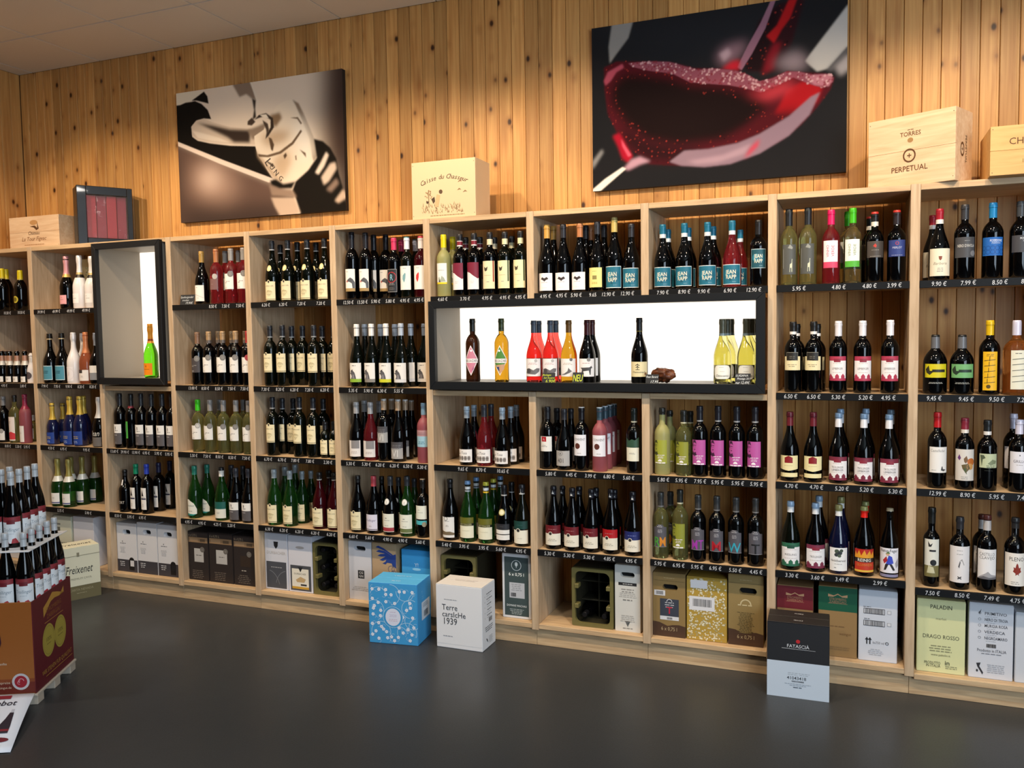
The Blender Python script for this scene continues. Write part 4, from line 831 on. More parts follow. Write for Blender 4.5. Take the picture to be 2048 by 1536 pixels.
PRICES={
'A1':[(-0.223,'10.50'),(-0.094,'10.50')],
'A2':[(-0.286,'4.95'),(-0.11,'2.80')],
'A3':[(-0.282,'8.00'),(-0.183,'5.30'),(-0.104,'5.95')],
'B1':[(0.089,'39.99'),(0.223,'49.99'),(0.35,'49.99'),(0.482,'49.99')],
'B2':[(0.088,'7.90'),(0.198,'7.95'),(0.302,'9.90'),(0.407,'8.20'),(0.51,'8.20')],
'B3':[(0.119,'4.50'),(0.229,'6.95'),(0.429,'9.95')],
'B4':[(0.176,'5.75'),(0.419,'5.90')],
'C3':[(0.666,'13.60'),(0.754,'29.90'),(0.844,'13.90'),(0.928,'6.95'),(1.024,'5.95'),(1.107,'5.95')],
'C4':[(0.674,'8.50'),(0.779,'5.95'),(0.875,'6.95')],
'D1':[(1.487,'8.50'),(1.581,'7.50'),(1.684,'7.50')],
'D2':[(1.313,'13.00'),(1.408,'8.50'),(1.509,'8.50'),(1.603,'7.50'),(1.695,'7.50')],
'D3':[(1.301,'5.50'),(1.402,'7.50'),(1.495,'8.50'),(1.589,'8.50'),(1.689,'7.50')],
'D4':[(1.242,'4.95'),(1.344,'4.95'),(1.461,'4.25'),(1.565,'5.20')],
'E1':[(1.867,'6.20'),(1.986,'6.20'),(2.109,'7.20'),(2.238,'7.20')],
'E2':[(1.844,'7.30'),(1.946,'8.20'),(2.044,'6.20'),(2.144,'7.20'),(2.247,'6.20')],
'E3':[(1.847,'6.70'),(1.944,'6.70'),(2.035,'7.80'),(2.135,'7.80'),(2.255,'2.30')],
'E4':[(1.838,'6.30'),(1.94,'6.20'),(2.048,'6.20'),(2.156,'6.20'),(2.262,'6.20')],
'F1':[(2.416,'12.50'),(2.505,'13.50'),(2.589,'5.90'),(2.679,'5.80'),(2.767,'4.95'),(2.851,'4.95')],
'F2':[(2.432,'5.35'),(2.529,'5.90'),(2.614,'6.30'),(2.717,'5.55')],
'F3':[(2.403,'5.30'),(2.504,'5.30'),(2.591,'6.20'),(2.68,'6.20'),(2.763,'6.50'),(2.848,'5.30')],
'F4':[(2.409,'6.60'),(2.513,'5.60'),(2.627,'4.90'),(2.721,'4.90'),(2.828,'5.60')],
'G1':[(2.991,'4.60'),(3.12,'3.70'),(3.244,'4.95'),(3.343,'4.95'),(3.426,'4.95')],
'G3':[(3.089,'9.65'),(3.193,'8.70'),(3.315,'10.65')],
'G4':[(2.986,'5.40'),(3.088,'3.95'),(3.2,'3.95'),(3.298,'5.60'),(3.409,'4.95')],
'H1':[(3.56,'4.95'),(3.644,'4.95'),(3.72,'5.90'),(3.804,'9.65'),(3.881,'12.90'),(3.975,'12.90')],
'H3':[(3.576,'5.80'),(3.684,'6.45'),(3.783,'3.99'),(3.878,'6.80'),(3.976,'5.60')],
'H4':[(3.565,'5.30'),(3.668,'5.30'),(3.772,'5.30'),(3.876,'4.85'),(3.985,'4.95')],
'I1':[(4.146,'7.90'),(4.247,'8.90'),(4.337,'9.90'),(4.456,'6.90'),(4.56,'12.90')],
'I3':[(4.145,'5.80'),(4.231,'5.95'),(4.319,'7.95'),(4.399,'5.95'),(4.491,'5.95'),(4.575,'5.95')],
'I4':[(4.128,'5.95'),(4.217,'6.95'),(4.304,'5.95'),(4.389,'6.95'),(4.48,'5.50'),(4.574,'4.45')],
'J1':[(4.755,'5.95'),(4.92,'4.80'),(5.044,'4.80'),(5.142,'3.99')],
'J2':[(4.722,'6.50'),(4.82,'6.50'),(4.922,'5.30'),(5.033,'5.20'),(5.124,'4.95')],
'J3':[(4.727,'4.70'),(4.834,'4.70'),(4.94,'5.20'),(5.041,'5.20'),(5.156,'5.30')],
'J4':[(4.731,'3.30'),(4.841,'3.60'),(4.944,'3.49'),(5.1,'2.99')],
'K1':[(5.313,'9.90'),(5.422,'7.99'),(5.537,'8.50'),(5.641,'8.90')],
'K2':[(5.301,'9,45'),(5.422,'9.45'),(5.534,'9.50'),(5.635,'7.20')],
'K3':[(5.32,'12.99'),(5.434,'8.90'),(5.541,'5.95'),(5.643,'7.49')],
'K4':[(5.307,'7.50'),(5.42,'8.50'),(5.53,'7.49'),(5.626,'4.75')],
}
PA=[('#ead8c3',0.0,[(-0.049,1.142),(1.068,1.065),(1.036,-0.177),(-0.088,-0.101)]),('#5a453a',0.06,[(0.884,1.1),(1.095,1.06),(1.074,0.253),(0.89,0.273),(0.865,0.629)]),('#3a2c27',0.05,[(0.973,1.083),(1.095,1.06),(1.063,-0.179),(0.913,-0.169)]),('#6b5348',0.02,[(-0.064,0.666),(0.005,0.623),(0.581,0.257),(0.653,0.209),(0.643,-0.15),(-0.088,-0.101)]),('#3c302c',0.05,[(-0.08,0.158),(0.65,0.093),(0.643,-0.15),(-0.088,-0.101)]),('#4a3a34',0.05,[(-0.064,0.666),(0.045,0.461),(0.046,-0.015),(-0.088,-0.101)]),('#b39482',0.06,[(0.108,0.425),(0.205,0.452),(0.312,0.355),(0.386,0.255),(0.322,0.169),(0.181,0.201),(0.096,0.303)]),('#dcc3b2',0.045,[(0.147,0.374),(0.226,0.383),(0.263,0.305),(0.215,0.254),(0.152,0.288)]),('#e8dcc4',0.004,[(-0.02,1.003),(0.181,0.984),(0.099,0.927),(0.05,0.911),(-0.023,0.908)]),('#17130f',0.003,[(0.099,0.927),(0.181,0.983),(0.202,0.943),(0.208,0.886),(0.171,0.904),(0.131,0.922)]),('#17130f',0.003,[(-0.023,0.908),(0.026,0.908),(0.059,0.919),(0.123,0.921),(0.163,0.893),(0.201,0.841),(0.221,0.768),(0.175,0.779),(0.127,0.772),(0.093,0.73),(0.096,0.654),(0.13,0.619),(0.209,0.587),(0.333,0.552),(0.492,0.525),(0.505,0.461),(0.547,0.356),(0.585,0.275),(0.567,0.271),(0.005,0.623),(-0.032,0.647)]),('#f0dccb',0.003,[(-0.032,0.65),(0.005,0.626),(0.283,0.452),(0.585,0.275),(0.585,0.251),(0.559,0.25),(0.267,0.424),(0.004,0.595),(-0.033,0.618)]),('#d8c4ae',0.004,[(0.093,0.73),(0.123,0.768),(0.175,0.779),(0.229,0.743),(0.337,0.69),(0.469,0.653),(0.492,0.536),(0.364,0.56),(0.225,0.594),(0.13,0.628),(0.096,0.663)]),('#3a2e27',0.012,[(0.126,0.758),(0.229,0.72),(0.336,0.675),(0.465,0.649),(0.455,0.555),(0.357,0.572),(0.319,0.614),(0.227,0.682)]),('#f0dfca',0.006,[(0.096,0.701),(0.156,0.674),(0.265,0.621),(0.334,0.575),(0.225,0.601),(0.131,0.639)]),('#8d7a68',0.01,[(0.443,0.652),(0.504,0.671),(0.556,0.691),(0.539,0.603),(0.471,0.575)]),('#8f7a68',0.008,[(0.361,1.0),(0.468,1.005),(0.485,0.947),(0.502,0.863),(0.479,0.875),(0.443,0.916),(0.401,0.902)]),('#e9dac6',0.004,[(0.468,1.003),(0.479,1.003),(0.517,0.86),(0.511,0.798),(0.496,0.718),(0.492,0.8),(0.502,0.863)]),('#2e241e',0.006,[(0.476,0.881),(0.5,0.863),(0.494,0.8),(0.498,0.736),(0.475,0.721),(0.486,0.792)]),('#4a3c32',0.004,[(0.472,0.74),(0.493,0.705),(0.47,0.681),(0.444,0.689),(0.445,0.716)]),('#eeddc6',0.003,[(0.483,0.601),(0.54,0.639),(0.579,0.706),(0.618,0.799),(0.67,0.827),(0.714,0.831),(0.749,0.797),(0.775,0.721),(0.827,0.546),(0.843,0.402),(0.796,0.319),(0.727,0.256),(0.643,0.237),(0.6,0.278),(0.547,0.375),(0.501,0.453),(0.485,0.537)]),('#8f7a66',0.006,[(0.714,0.831),(0.75,0.798),(0.777,0.721),(0.829,0.546),(0.846,0.402),(0.826,0.369),(0.818,0.405),(0.806,0.531),(0.76,0.697),(0.731,0.79)]),('#f6ecdc',0.03,[(0.724,0.684),(0.775,0.695),(0.82,0.529),(0.831,0.413),(0.766,0.376),(0.726,0.506)]),('#b3977a',0.012,[(0.492,0.509),(0.512,0.451),(0.562,0.373),(0.604,0.296),(0.643,0.246),(0.625,0.248),(0.582,0.298),(0.54,0.375),(0.501,0.444)]),('#cbb092',0.02,[(0.586,0.415),(0.675,0.476),(0.702,0.384),(0.655,0.263),(0.604,0.296)]),('#c3a98c',0.02,[(0.516,0.588),(0.614,0.629),(0.7,0.599),(0.662,0.532),(0.559,0.509)]),('#8a7055',0.012,[(0.58,0.742),(0.639,0.751),(0.652,0.708),(0.614,0.647),(0.593,0.668)]),('#6a543f',0.004,[(0.5,0.467),(0.557,0.451),(0.631,0.468),(0.705,0.526),(0.758,0.608),(0.765,0.594),(0.712,0.508),(0.638,0.45),(0.564,0.434),(0.505,0.445)]),('#5a4634',0.004,[(0.568,0.581),(0.586,0.569),(0.6,0.522),(0.591,0.474),(0.58,0.488),(0.574,0.534)]),('#5a4634',0.004,[(0.652,0.434),(0.667,0.455),(0.674,0.432),(0.659,0.407)]),('#6a543f',0.004,[(0.721,0.426),(0.728,0.425),(0.729,0.389),(0.722,0.395)]),('#6a543f',0.004,[(0.747,0.467),(0.782,0.436),(0.784,0.401),(0.774,0.42)]),('#6a543f',0.004,[(0.696,0.702),(0.743,0.7),(0.766,0.652),(0.759,0.644),(0.739,0.687)]),('#3a2e26',0.004,[(0.486,0.719),(0.513,0.752),(0.558,0.759),(0.598,0.717),(0.603,0.648),(0.568,0.59),(0.549,0.569),(0.554,0.601),(0.581,0.651),(0.583,0.705),(0.55,0.737),(0.513,0.729)]),('#efe2cf',0.003,[(0.521,0.751),(0.558,0.75),(0.572,0.72),(0.535,0.735)]),('#4a3c32',0.004,[(0.535,0.712),(0.567,0.68),(0.573,0.634),(0.557,0.591),(0.555,0.637),(0.541,0.684)]),('#4a3a2c',0.004,[(0.552,0.41),(0.588,0.383),(0.599,0.364),(0.584,0.357),(0.573,0.376),(0.556,0.396)]),('#17130f',0.006,[(0.83,0.532),(0.882,0.507),(0.923,0.454),(0.955,0.371),(0.966,0.265),(0.984,0.176),(1.001,0.043),(0.999,-0.044),(0.741,-0.005),(0.716,0.113),(0.696,0.169),(0.719,0.238),(0.793,0.311),(0.844,0.393)]),('#17130f',0.008,[(0.567,0.263),(0.604,0.269),(0.646,0.228),(0.719,0.238),(0.696,0.187),(0.624,0.194),(0.577,0.226)]),('#e8d6c4',0.008,[(0.834,0.288),(0.871,0.364),(0.898,0.426),(0.911,0.403),(0.884,0.327),(0.852,0.273)]),('#d6c0ac',0.01,[(0.868,0.249),(0.92,0.34),(0.947,0.346),(0.953,0.302),(0.909,0.219),(0.881,0.195)]),('#8a7466',0.012,[(0.894,0.159),(0.951,0.232),(0.964,0.195),(0.921,0.138)]),('#c9b09a',0.01,[(0.94,0.075),(0.987,0.149),(0.997,0.131),(1.002,0.087),(0.96,0.056)]),('#9a8270',0.01,[(0.562,0.232),(0.624,0.194),(0.696,0.183),(0.723,0.122),(0.578,0.144)]),('#c9b09a',0.01,[(0.571,0.141),(0.709,0.123),(0.741,0.004),(0.625,-0.009),(0.591,0.071)]),('#6a5548',0.008,[(0.567,0.154),(0.705,0.131),(0.709,0.119),(0.57,0.138)])]
PB=[('#1b1b1e',0.0,[(-0.068,1.379),(1.075,1.103),(1.086,-0.195),(-0.077,-0.08)]),('#242529',0.08,[(-0.006,1.006),(0.761,0.964),(0.762,0.681),(0.242,0.761),(0.181,0.879)]),('#8f8c88',0.006,[(0.089,1.013),(0.179,1.012),(0.157,0.91),(0.1,0.814),(0.078,0.774),(0.074,0.873)]),('#b5b2ae',0.006,[(0.865,0.67),(1.005,0.926),(1.006,0.699),(0.934,0.583),(0.892,0.574),(0.849,0.639)]),('#5a585a',0.01,[(0.924,0.576),(1.006,0.699),(1.007,0.675),(0.945,0.564)]),('#a09a9a',0.015,[(0.955,0.587),(1.007,0.659),(1.007,0.569),(0.976,0.534)]),('#2a0e14',0.01,[(0.678,0.898),(0.755,0.981),(0.847,0.994),(0.805,0.772),(0.762,0.597),(0.64,0.619),(0.623,0.69)]),('#1d0c10',0.01,[(0.722,0.939),(0.76,0.98),(0.728,0.812),(0.696,0.617),(0.623,0.631),(0.64,0.721)]),('#8f6476',0.003,[(0.722,1.005),(0.741,1.009),(0.701,0.851),(0.651,0.718),(0.612,0.633),(0.595,0.653),(0.634,0.764),(0.684,0.888)]),('#a8181c',0.006,[(0.788,0.991),(0.82,1.0),(0.793,0.89),(0.761,0.831),(0.734,0.761),(0.706,0.808),(0.745,0.859)]),('#7a1420',0.015,[(0.734,0.761),(0.761,0.764),(0.735,0.619),(0.691,0.593),(0.707,0.691)]),('#8a6a74',0.02,[(0.515,0.727),(0.543,0.782),(0.589,0.79),(0.628,0.799),(0.617,0.742),(0.584,0.697),(0.538,0.672)]),('#b89aa2',0.012,[(0.526,0.742),(0.561,0.77),(0.572,0.734),(0.544,0.696)]),('#c22030',0.015,[(0.544,0.662),(0.572,0.691),(0.606,0.693),(0.601,0.635),(0.538,0.646)]),('#8a7a80',0.02,[(0.735,0.644),(0.767,0.68),(0.816,0.704),(0.848,0.664),(0.859,0.613),(0.806,0.589)]),('#4f0f1a',0.006,[(0.053,0.752),(0.106,0.778),(0.218,0.757),(0.351,0.723),(0.422,0.68),(0.538,0.655),(0.623,0.605),(0.68,0.553),(0.729,0.569),(0.784,0.597),(0.844,0.578),(0.924,0.556),(0.955,0.53),(0.94,0.466),(0.893,0.375),(0.834,0.284),(0.764,0.21),(0.653,0.14),(0.516,0.106),(0.362,0.116),(0.241,0.14),(0.167,0.239),(0.111,0.337),(0.067,0.47),(0.055,0.616)]),('#160809',0.02,[(0.137,0.701),(0.242,0.673),(0.333,0.639),(0.422,0.58),(0.538,0.552),(0.624,0.503),(0.697,0.449),(0.724,0.419),(0.652,0.311),(0.539,0.241),(0.362,0.231),(0.229,0.284),(0.136,0.405),(0.08,0.54),(0.087,0.629)]),('#270b10',0.02,[(0.118,0.39),(0.229,0.284),(0.362,0.231),(0.481,0.215),(0.35,0.135),(0.229,0.159),(0.142,0.278)]),('#a3141c',0.012,[(0.779,0.494),(0.849,0.532),(0.913,0.487),(0.893,0.408),(0.818,0.337),(0.736,0.358),(0.763,0.429)]),('#4a0e16',0.02,[(0.68,0.358),(0.79,0.375),(0.85,0.365),(0.764,0.261),(0.653,0.226),(0.567,0.22)]),('#a8485a',0.006,[(0.052,0.671),(0.069,0.722),(0.131,0.76),(0.138,0.736),(0.106,0.715),(0.081,0.666),(0.059,0.643)]),('#8a4a58',0.003,[(0.156,0.759),(0.242,0.754),(0.327,0.735),(0.386,0.699),(0.439,0.668),(0.515,0.66),(0.584,0.638),(0.635,0.603),(0.679,0.557),(0.729,0.565),(0.779,0.594),(0.827,0.585),(0.87,0.561),(0.945,0.548),(0.95,0.506),(0.914,0.479),(0.86,0.513),(0.806,0.556),(0.752,0.524),(0.685,0.493),(0.624,0.529),(0.561,0.556),(0.48,0.579),(0.41,0.6),(0.339,0.664),(0.242,0.699),(0.175,0.734)]),('#b0707e',0.005,[(0.849,0.557),(0.924,0.552),(0.95,0.526),(0.935,0.484),(0.882,0.501)]),('#c23a44',0.02,[(0.629,0.502),(0.685,0.493),(0.752,0.524),(0.817,0.546),(0.785,0.476),(0.708,0.447)]),('#8a7280',0.006,[(0.326,0.143),(0.386,0.201),(0.481,0.197),(0.596,0.216),(0.68,0.256),(0.791,0.341),(0.871,0.437),(0.903,0.456),(0.866,0.338),(0.791,0.232),(0.681,0.145),(0.568,0.099),(0.469,0.094),(0.374,0.114)]),('#a88c99',0.012,[(0.398,0.138),(0.539,0.155),(0.653,0.209),(0.624,0.152),(0.516,0.114),(0.434,0.116)]),('#c23a50',0.012,[(0.622,0.127),(0.647,0.184),(0.681,0.23),(0.675,0.188),(0.641,0.142)]),('#a8122a',0.01,[(0.089,0.331),(0.117,0.345),(0.148,0.26),(0.173,0.193),(0.154,0.16),(0.129,0.19),(0.111,0.265)]),('#e05a70',0.006,[(0.124,0.308),(0.142,0.26),(0.167,0.203),(0.154,0.196),(0.13,0.262)]),('#b890a0',0.01,[(0.135,0.126),(0.167,0.176),(0.204,0.189),(0.247,0.157),(0.204,0.144),(0.154,0.115)]),('#e8e4da',0.004,[(0.0,0.014),(0.053,0.072),(0.129,0.136),(0.145,0.125),(0.085,0.059),(0.033,0.001),(-0.0,-0.003)]),('#8a8a8a',0.01,[(0.001,0.188),(0.041,0.256),(0.047,0.237),(0.001,0.142)])]
# ------------------------------------------------------------------ the room
WY = .42            # face of the timber wall
CZ = 3.48           # underside of the ceiling
X0, X1, YF = -.53, 8.2, -8.0
def floor_mat():
    m = bpy.data.materials.new('dark_vinyl'); m.use_nodes = True; nt = m.node_tree; L = nt.links.new; N = nt.nodes.new; b = nt.nodes['Principled BSDF']
    tc = N('ShaderNodeTexCoord'); n = N('ShaderNodeTexNoise'); n.inputs['Scale'].default_value = 2.2; n.inputs['Detail'].default_value = 5; L(tc.outputs['Object'], n.inputs['Vector'])
    n2 = N('ShaderNodeTexNoise'); n2.inputs['Scale'].default_value = 160; L(tc.outputs['Object'], n2.inputs['Vector'])
    r = ramp(nt, [(.3, '#2f3133'), (.7, '#393b3d')]); L(n2.outputs['Fac'], r.inputs[0]); L(r.outputs[0], b.inputs['Base Color'])
    mr = N('ShaderNodeMapRange'); mr.inputs['From Min'].default_value = .3; mr.inputs['From Max'].default_value = .7; mr.inputs['To Min'].default_value = .3; mr.inputs['To Max'].default_value = .42; L(n.outputs['Fac'], mr.inputs['Value']); L(mr.outputs[0], b.inputs['Roughness'])
    bp = N('ShaderNodeBump'); bp.inputs['Strength'].default_value = .12; bp.inputs['Distance'].default_value = .001; L(n2.outputs['Fac'], bp.inputs['Height']); L(bp.outputs['Normal'], b.inputs['Normal'])
    b.inputs['Specular IOR Level'].default_value = .45
    return m
struct(mesh_obj('floor', box_bm(X0 - .1, X1 + .1, YF - .1, WY + .14, -.1, 0), floor_mat()))
PLAIN = mat('#6b6259', .8, name='plaster')
M_SUB = mat('#6b4522', .7, name='batten_wood')
wb = struct(mesh_obj('wall_back', box_bm(X0 - .1, X1 + .1, WY + .021, WY + .14, 0, CZ + .1), M_SUB))
wl = struct(mesh_obj('wall_left', box_bm(X0 - .16, X0 - .021, YF, WY + .021, 0, CZ + .1), M_SUB))
struct(mesh_obj('wall_right', box_bm(X1, X1 + .1, YF, WY + .02, 0, CZ + .1), PLAIN))
struct(mesh_obj('wall_front', box_bm(X0 - .1, X1 + .1, YF - .1, YF, 0, CZ + .1), PLAIN))
PW = .0783
def plank_mesh(h):
    w = PW - .0012
    sec = [(0, .020), (0, .0045), (.0025, 0), (w - .011, 0), (w - .0095, .0018), (w - .001, .0018), (w, .0055), (w, .020)]
    bm = bmesh.new(); lo = [bm.verts.new((x, y, 0)) for x, y in sec]; hi = [bm.verts.new((x, y, h)) for x, y in sec]
    for i in range(len(sec)):
        j = (i + 1) % len(sec); bm.faces.new((lo[i], lo[j], hi[j], hi[i]))
    bm.faces.new(hi); bm.faces.new(lo[::-1])
    me = bpy.data.meshes.new('plank'); bm.to_mesh(me); bm.free(); me.materials.append(M_PINE); return me
PM = plank_mesh(CZ)
x = X0
while x < X1 - PW:
    mesh_obj('plank', PM, parent=wb, loc=(x, WY, 0)); x += PW
y = WY - .001
while y > -2.2:
    mesh_obj('plank', PM, parent=wl, loc=(X0 - .0005, y - PW, 0), rot=(0, 0, PI / 2)); y -= PW
# mineral-fibre ceiling, one tile per grid cell
ce = struct(mesh_obj('ceiling', box_bm(X0 - .1, X1 + .1, YF - .1, WY + .14, CZ + .012, CZ + .1), mat('#3a332e', .9, name='ceiling_void')))
TP = .635
def tile_mesh(w, d):
    bm = box_bm(-w / 2 + .004, w / 2 - .004, -d / 2 + .004, d / 2 - .004, 0, .0118)
    me = bpy.data.meshes.new('ceiling_tile'); bm.to_mesh(me); bm.free(); me.materials.append(M_CEIL); return me
xs = [X0] + [.24 + TP * k for k in range(-1, 12)] + [X1]
ys = [WY] + [-.11 - TP * k for k in range(0, 12)] + [YF]
TMS = {}
for a, b in zip(xs, xs[1:]):
    for c, d in zip(ys, ys[1:]):
        k = (round(b - a, 3), round(c - d, 3))
        if k not in TMS: TMS[k] = tile_mesh(*k)
        mesh_obj('ceiling_tile', TMS[k], parent=ce, loc=((a + b) / 2, (c + d) / 2, CZ))

# ------------------------------------------------------------------ shelving: eleven bays sharing uprights
BAY = 'ABCDEFGHIJK'; PITCH_X = .58; UW = .038; SD = .409
BAYNAME = {'A': 'far-left bay', 'B': 'bay left of tall niche', 'C': 'bay with tall niche', 'D': 'bay right of tall niche', 'E': 'second bay right of tall niche',
 'F': 'bay left of long niche', 'G': 'left bay of long niche', 'H': 'middle bay of long niche', 'I': 'right bay of long niche', 'J': 'bay right of long niche', 'K': 'far-right bay'}
ZS = {1: 1.803, 2: 1.32, 3: .914, 4: .505}
TOPZ = 2.21
def lim(b): k = BAY.index(b); return max((k - 1) * PITCH_X + UW / 2, X0 + .03), k * PITCH_X - UW / 2
for b in BAY:
    x0, x1 = lim(b)
    u = empty('shelf_unit', ((x0 + x1) / 2, 0, 0))
    inv = u.location.copy()
    def P(o): o.location = o.location - Vector((inv.x, inv.y, 0)); return o
    tag(u, 'open light-oak wine shelf unit, ' + BAYNAME[b], 'shelf', 'wine shelf units along the timber wall')
    kids = []
    def bx_(name, *a, **k): o = box(name, *a, parent=u, **k); P(o); return o
    if b in 'GH': bx_('upright', x1, x1 + UW, 0, SD, .085, 1.3095, M_OAK); bx_('upright', x1, x1 + UW, 0, SD, 1.772, TOPZ, M_OAK)
    else: bx_('upright', x1, x1 + UW, 0, SD, .085, TOPZ, M_OAK)
    if b == 'A': bx_('upright', x0 - .028, x0, 0, SD, .085, TOPZ, M_OAK)
    bx_('top_board', x0 + .0005, x1 - .0005, .001, .379, TOPZ - .027, TOPZ - .0005, M_OAKH)
    zb = .10 if b == 'K' else .117
    bx_('bottom_board', x0 + .0005, x1 - .0005, .001, SD, zb - .025, zb, M_OAKH)
    bx_('plinth_board', x0 - (UW / 2 if b != 'A' else .028) + .0006, x1 + UW / 2 - .0006, .022, .040, .0, .0845, M_OAKH)
    for row in (1, 2, 3, 4):
        if b == 'C' and row in (1, 2): continue
        if b in 'GHI' and row == 2: continue
        z = .482 if (b, row) == ('K', 4) else ZS[row]
        bx_('shelf_board', x0 + .0005, x1 - .0005, .009, SD, z - .022, z, M_OAKH)
        rail = box('price_rail', x0 + .0005, x1 - .0005, -.004, .0085, z - .031, z + .0006, M_BLACK, u, .001); P(rail)
        for (px, t) in PRICES.get(b + str(row), []):
            p = Print(); p.text(t + ('' if (b == 'H' and t == '9.65') else ' \u20ac'), px, z - .0155 + random.uniform(-.001, .001), .0185, '#d3d5d9', None, .1, 0, random.uniform(-.03, .03), squeeze=.82)
            mesh_obj('price_lettering', p.build('price_lettering', plane_map((0, -.004, 0), (1, 0, 0), (0, 0, 1)), base=.0004), parent=rail)
    if b in 'CGHI': bx_('shelf_board', x0 + .0005, x1 - .0005, .004, SD, 1.283, 1.310, M_OAKH)

def niche(label, x0, x1, z0, z1, xi0, xi1, zi0, zi1, bx0, bx1, bz0, bz1, group=None):
    """frame outer x0..x1,z0..z1; opening xi..zi; the lined box behind it bx..bz"""
    o = empty('display_niche', ((x0 + x1) / 2, 0, z0)); L0 = o.location.copy()
    tag(o, label, 'niche')
    yb = .335; fy0, fy1 = -.036, -.006
    def fr(pts):   # one mitred bar
        bm = bmesh.new(); A = [bm.verts.new((px, fy0, pz)) for px, pz in pts]; B = [bm.verts.new((px, fy1, pz)) for px, pz in pts]
        bm.faces.new(A); bm.faces.new(B[::-1])
        for i in range(4): j = (i + 1) % 4; bm.faces.new((A[j], A[i], B[i], B[j]))
        bmesh.ops.recalc_face_normals(bm, faces=bm.faces[:]); bmesh.ops.bevel(bm, geom=bm.edges[:], offset=.0012, segments=1, affect='EDGES')
        q = mesh_obj('frame_bar', bm, M_FRAME, o); q.location -= L0
    g = .0004
    fr([(x0, z0), (x1, z0), (xi1, zi0 - g), (xi0, zi0 - g)]); fr([(x0, z1), (xi0, zi1 + g), (xi1, zi1 + g), (x1, z1)])
    fr([(x0 + g, z0 + g), (xi0 - g, zi0), (xi0 - g, zi1), (x0 + g, z1 - g)]); fr([(x1 - g, z0 + g), (x1 - g, z1 - g), (xi1 + g, zi1), (xi1 + g, zi0)])
    def b_(n, *a, m=M_PANEL): q = box(n, *a, m, o, .0005); q.location -= L0; return q
    t = .012
    b_('side_panel', bx0 - t, bx0, fy1 + .001, yb, bz0 - t, bz1 + t); b_('side_panel', bx1, bx1 + t, fy1 + .001, yb, bz0 - t, bz1 + t)
    b_('top_panel', bx0, bx1, fy1 + .001, yb, bz1, bz1 + t); b_('floor_panel', bx0, bx1, fy1 + .001, yb, bz0 - t, bz0, m=mat('#8d867b' if x1 < 2 else '#3d3c3b', .35, name='niche_floor'))
    b_('light_panel', bx0, bx1, yb - .012, yb, bz0, bz1, m=M_LIT)
niche('tall backlit display niche in anthracite frame, single champagne bottle inside', .580, 1.125, 1.323, 2.197, .612, 1.091, 1.364, 2.160, .6115, 1.098, 1.357, 2.168)
niche('long backlit display niche in anthracite frame across three bays', 2.920, 4.613, 1.317, 1.777, 2.955, 4.572, 1.359, 1.740, 2.934, 4.578, 1.352, 1.748)

# ------------------------------------------------------------------ all bottles
ORD = ['first', 'second', 'third', 'fourth', 'fifth', 'sixth', 'seventh', 'eighth', 'ninth']
SHELF = {1: 'top shelf', 2: 'second shelf', 3: 'third shelf', 4: 'fourth shelf', 0: 'niche'}
SHORT = {'A': 'far-left bay', 'B': 'bay left of tall niche', 'C': 'tall-niche bay', 'D': 'bay right of tall niche', 'E': 'second bay past tall niche',
 'F': 'bay left of long niche', 'G': 'left long-niche bay', 'H': 'middle long-niche bay', 'I': 'right long-niche bay', 'J': 'bay right of long niche', 'K': 'far-right bay'}
rows = {}
for e in BOTTLES: rows.setdefault((e[0], e[1]), []).append(e)
KIND = {'sp': 'sparkling_bottle', 'pc': 'small_bottle', 'sm': 'small_bottle', 'lt': 'litre_bottle', 'ru': 'spirit_bottle', 'br': 'liqueur_bottle', 'sq': 'squat_bottle', 'pt': 'port_bottle'}
for (b, row), es in rows.items():
    front = sorted([e for e in es if e[7] == 0], key=lambda e: e[3])
    back = sorted([e for e in es if e[7] > 0], key=lambda e: (e[7], e[3]))
    cnt = {}
    for e in front + back:
        key, X, Y, zs, rs, d = e[2], e[3], e[4], e[5], e[6], e[7]
        z = 1.3525 if b == 'N' else (1.3575 if (b, row) == ('C', 0) else (.482 if (b, row) == ('K', 4) else ZS[row]))
        if b == 'N': place = 'in long niche'
        elif row == 0: place = 'in tall niche'
        else: place = SHELF[row] + ', ' + SHORT[b]
        look = SPEC[key][4]
        if d == 0:
            n = front.index(e); pos = 'leftmost' if n == 0 else ('rightmost' if n == len(front) - 1 else ORD[n])
            lab = look + ', ' + pos + ', ' + place
        else:
            cand = min(front, key=lambda f: abs(f[3] - (X + .3 * (Y - f[4]) * (1 if X > 3 else 1))))
            n = front.index(cand); k = (n, d); cnt[k] = cnt.get(k, 0) + 1
            pos = ('behind ' if d == 1 else 'deep behind ' if d == 2 else 'rearmost behind ') + ('leftmost' if n == 0 else ('rightmost' if n == len(front) - 1 else ORD[n]))
            lab = look + ', ' + pos + (', nearer right' if cnt[k] > 1 else '') + ', ' + place
        w = lab.split()
        if len(w) > 16:      # shorten the look, never the place
            extra = len(w) - 16; lw = look.split(); lab = lab.replace(look, ' '.join(lw[:1] + lw[1 + extra:]))
        rz = random.uniform(-.12, .12)
        if b == 'N' and d == 0: rz = .12
        grp = 'bottles in the long lit niche' if b == 'N' else ('bottle in the tall niche' if row == 0 else 'bottles on %s, %s' % (SHELF[row], SHORT[b]))
        bottle(KIND.get(SPEC[key][0], 'wine_bottle'), key, (X, Y, z + .0005), rz, zs, rs, lab, grp)

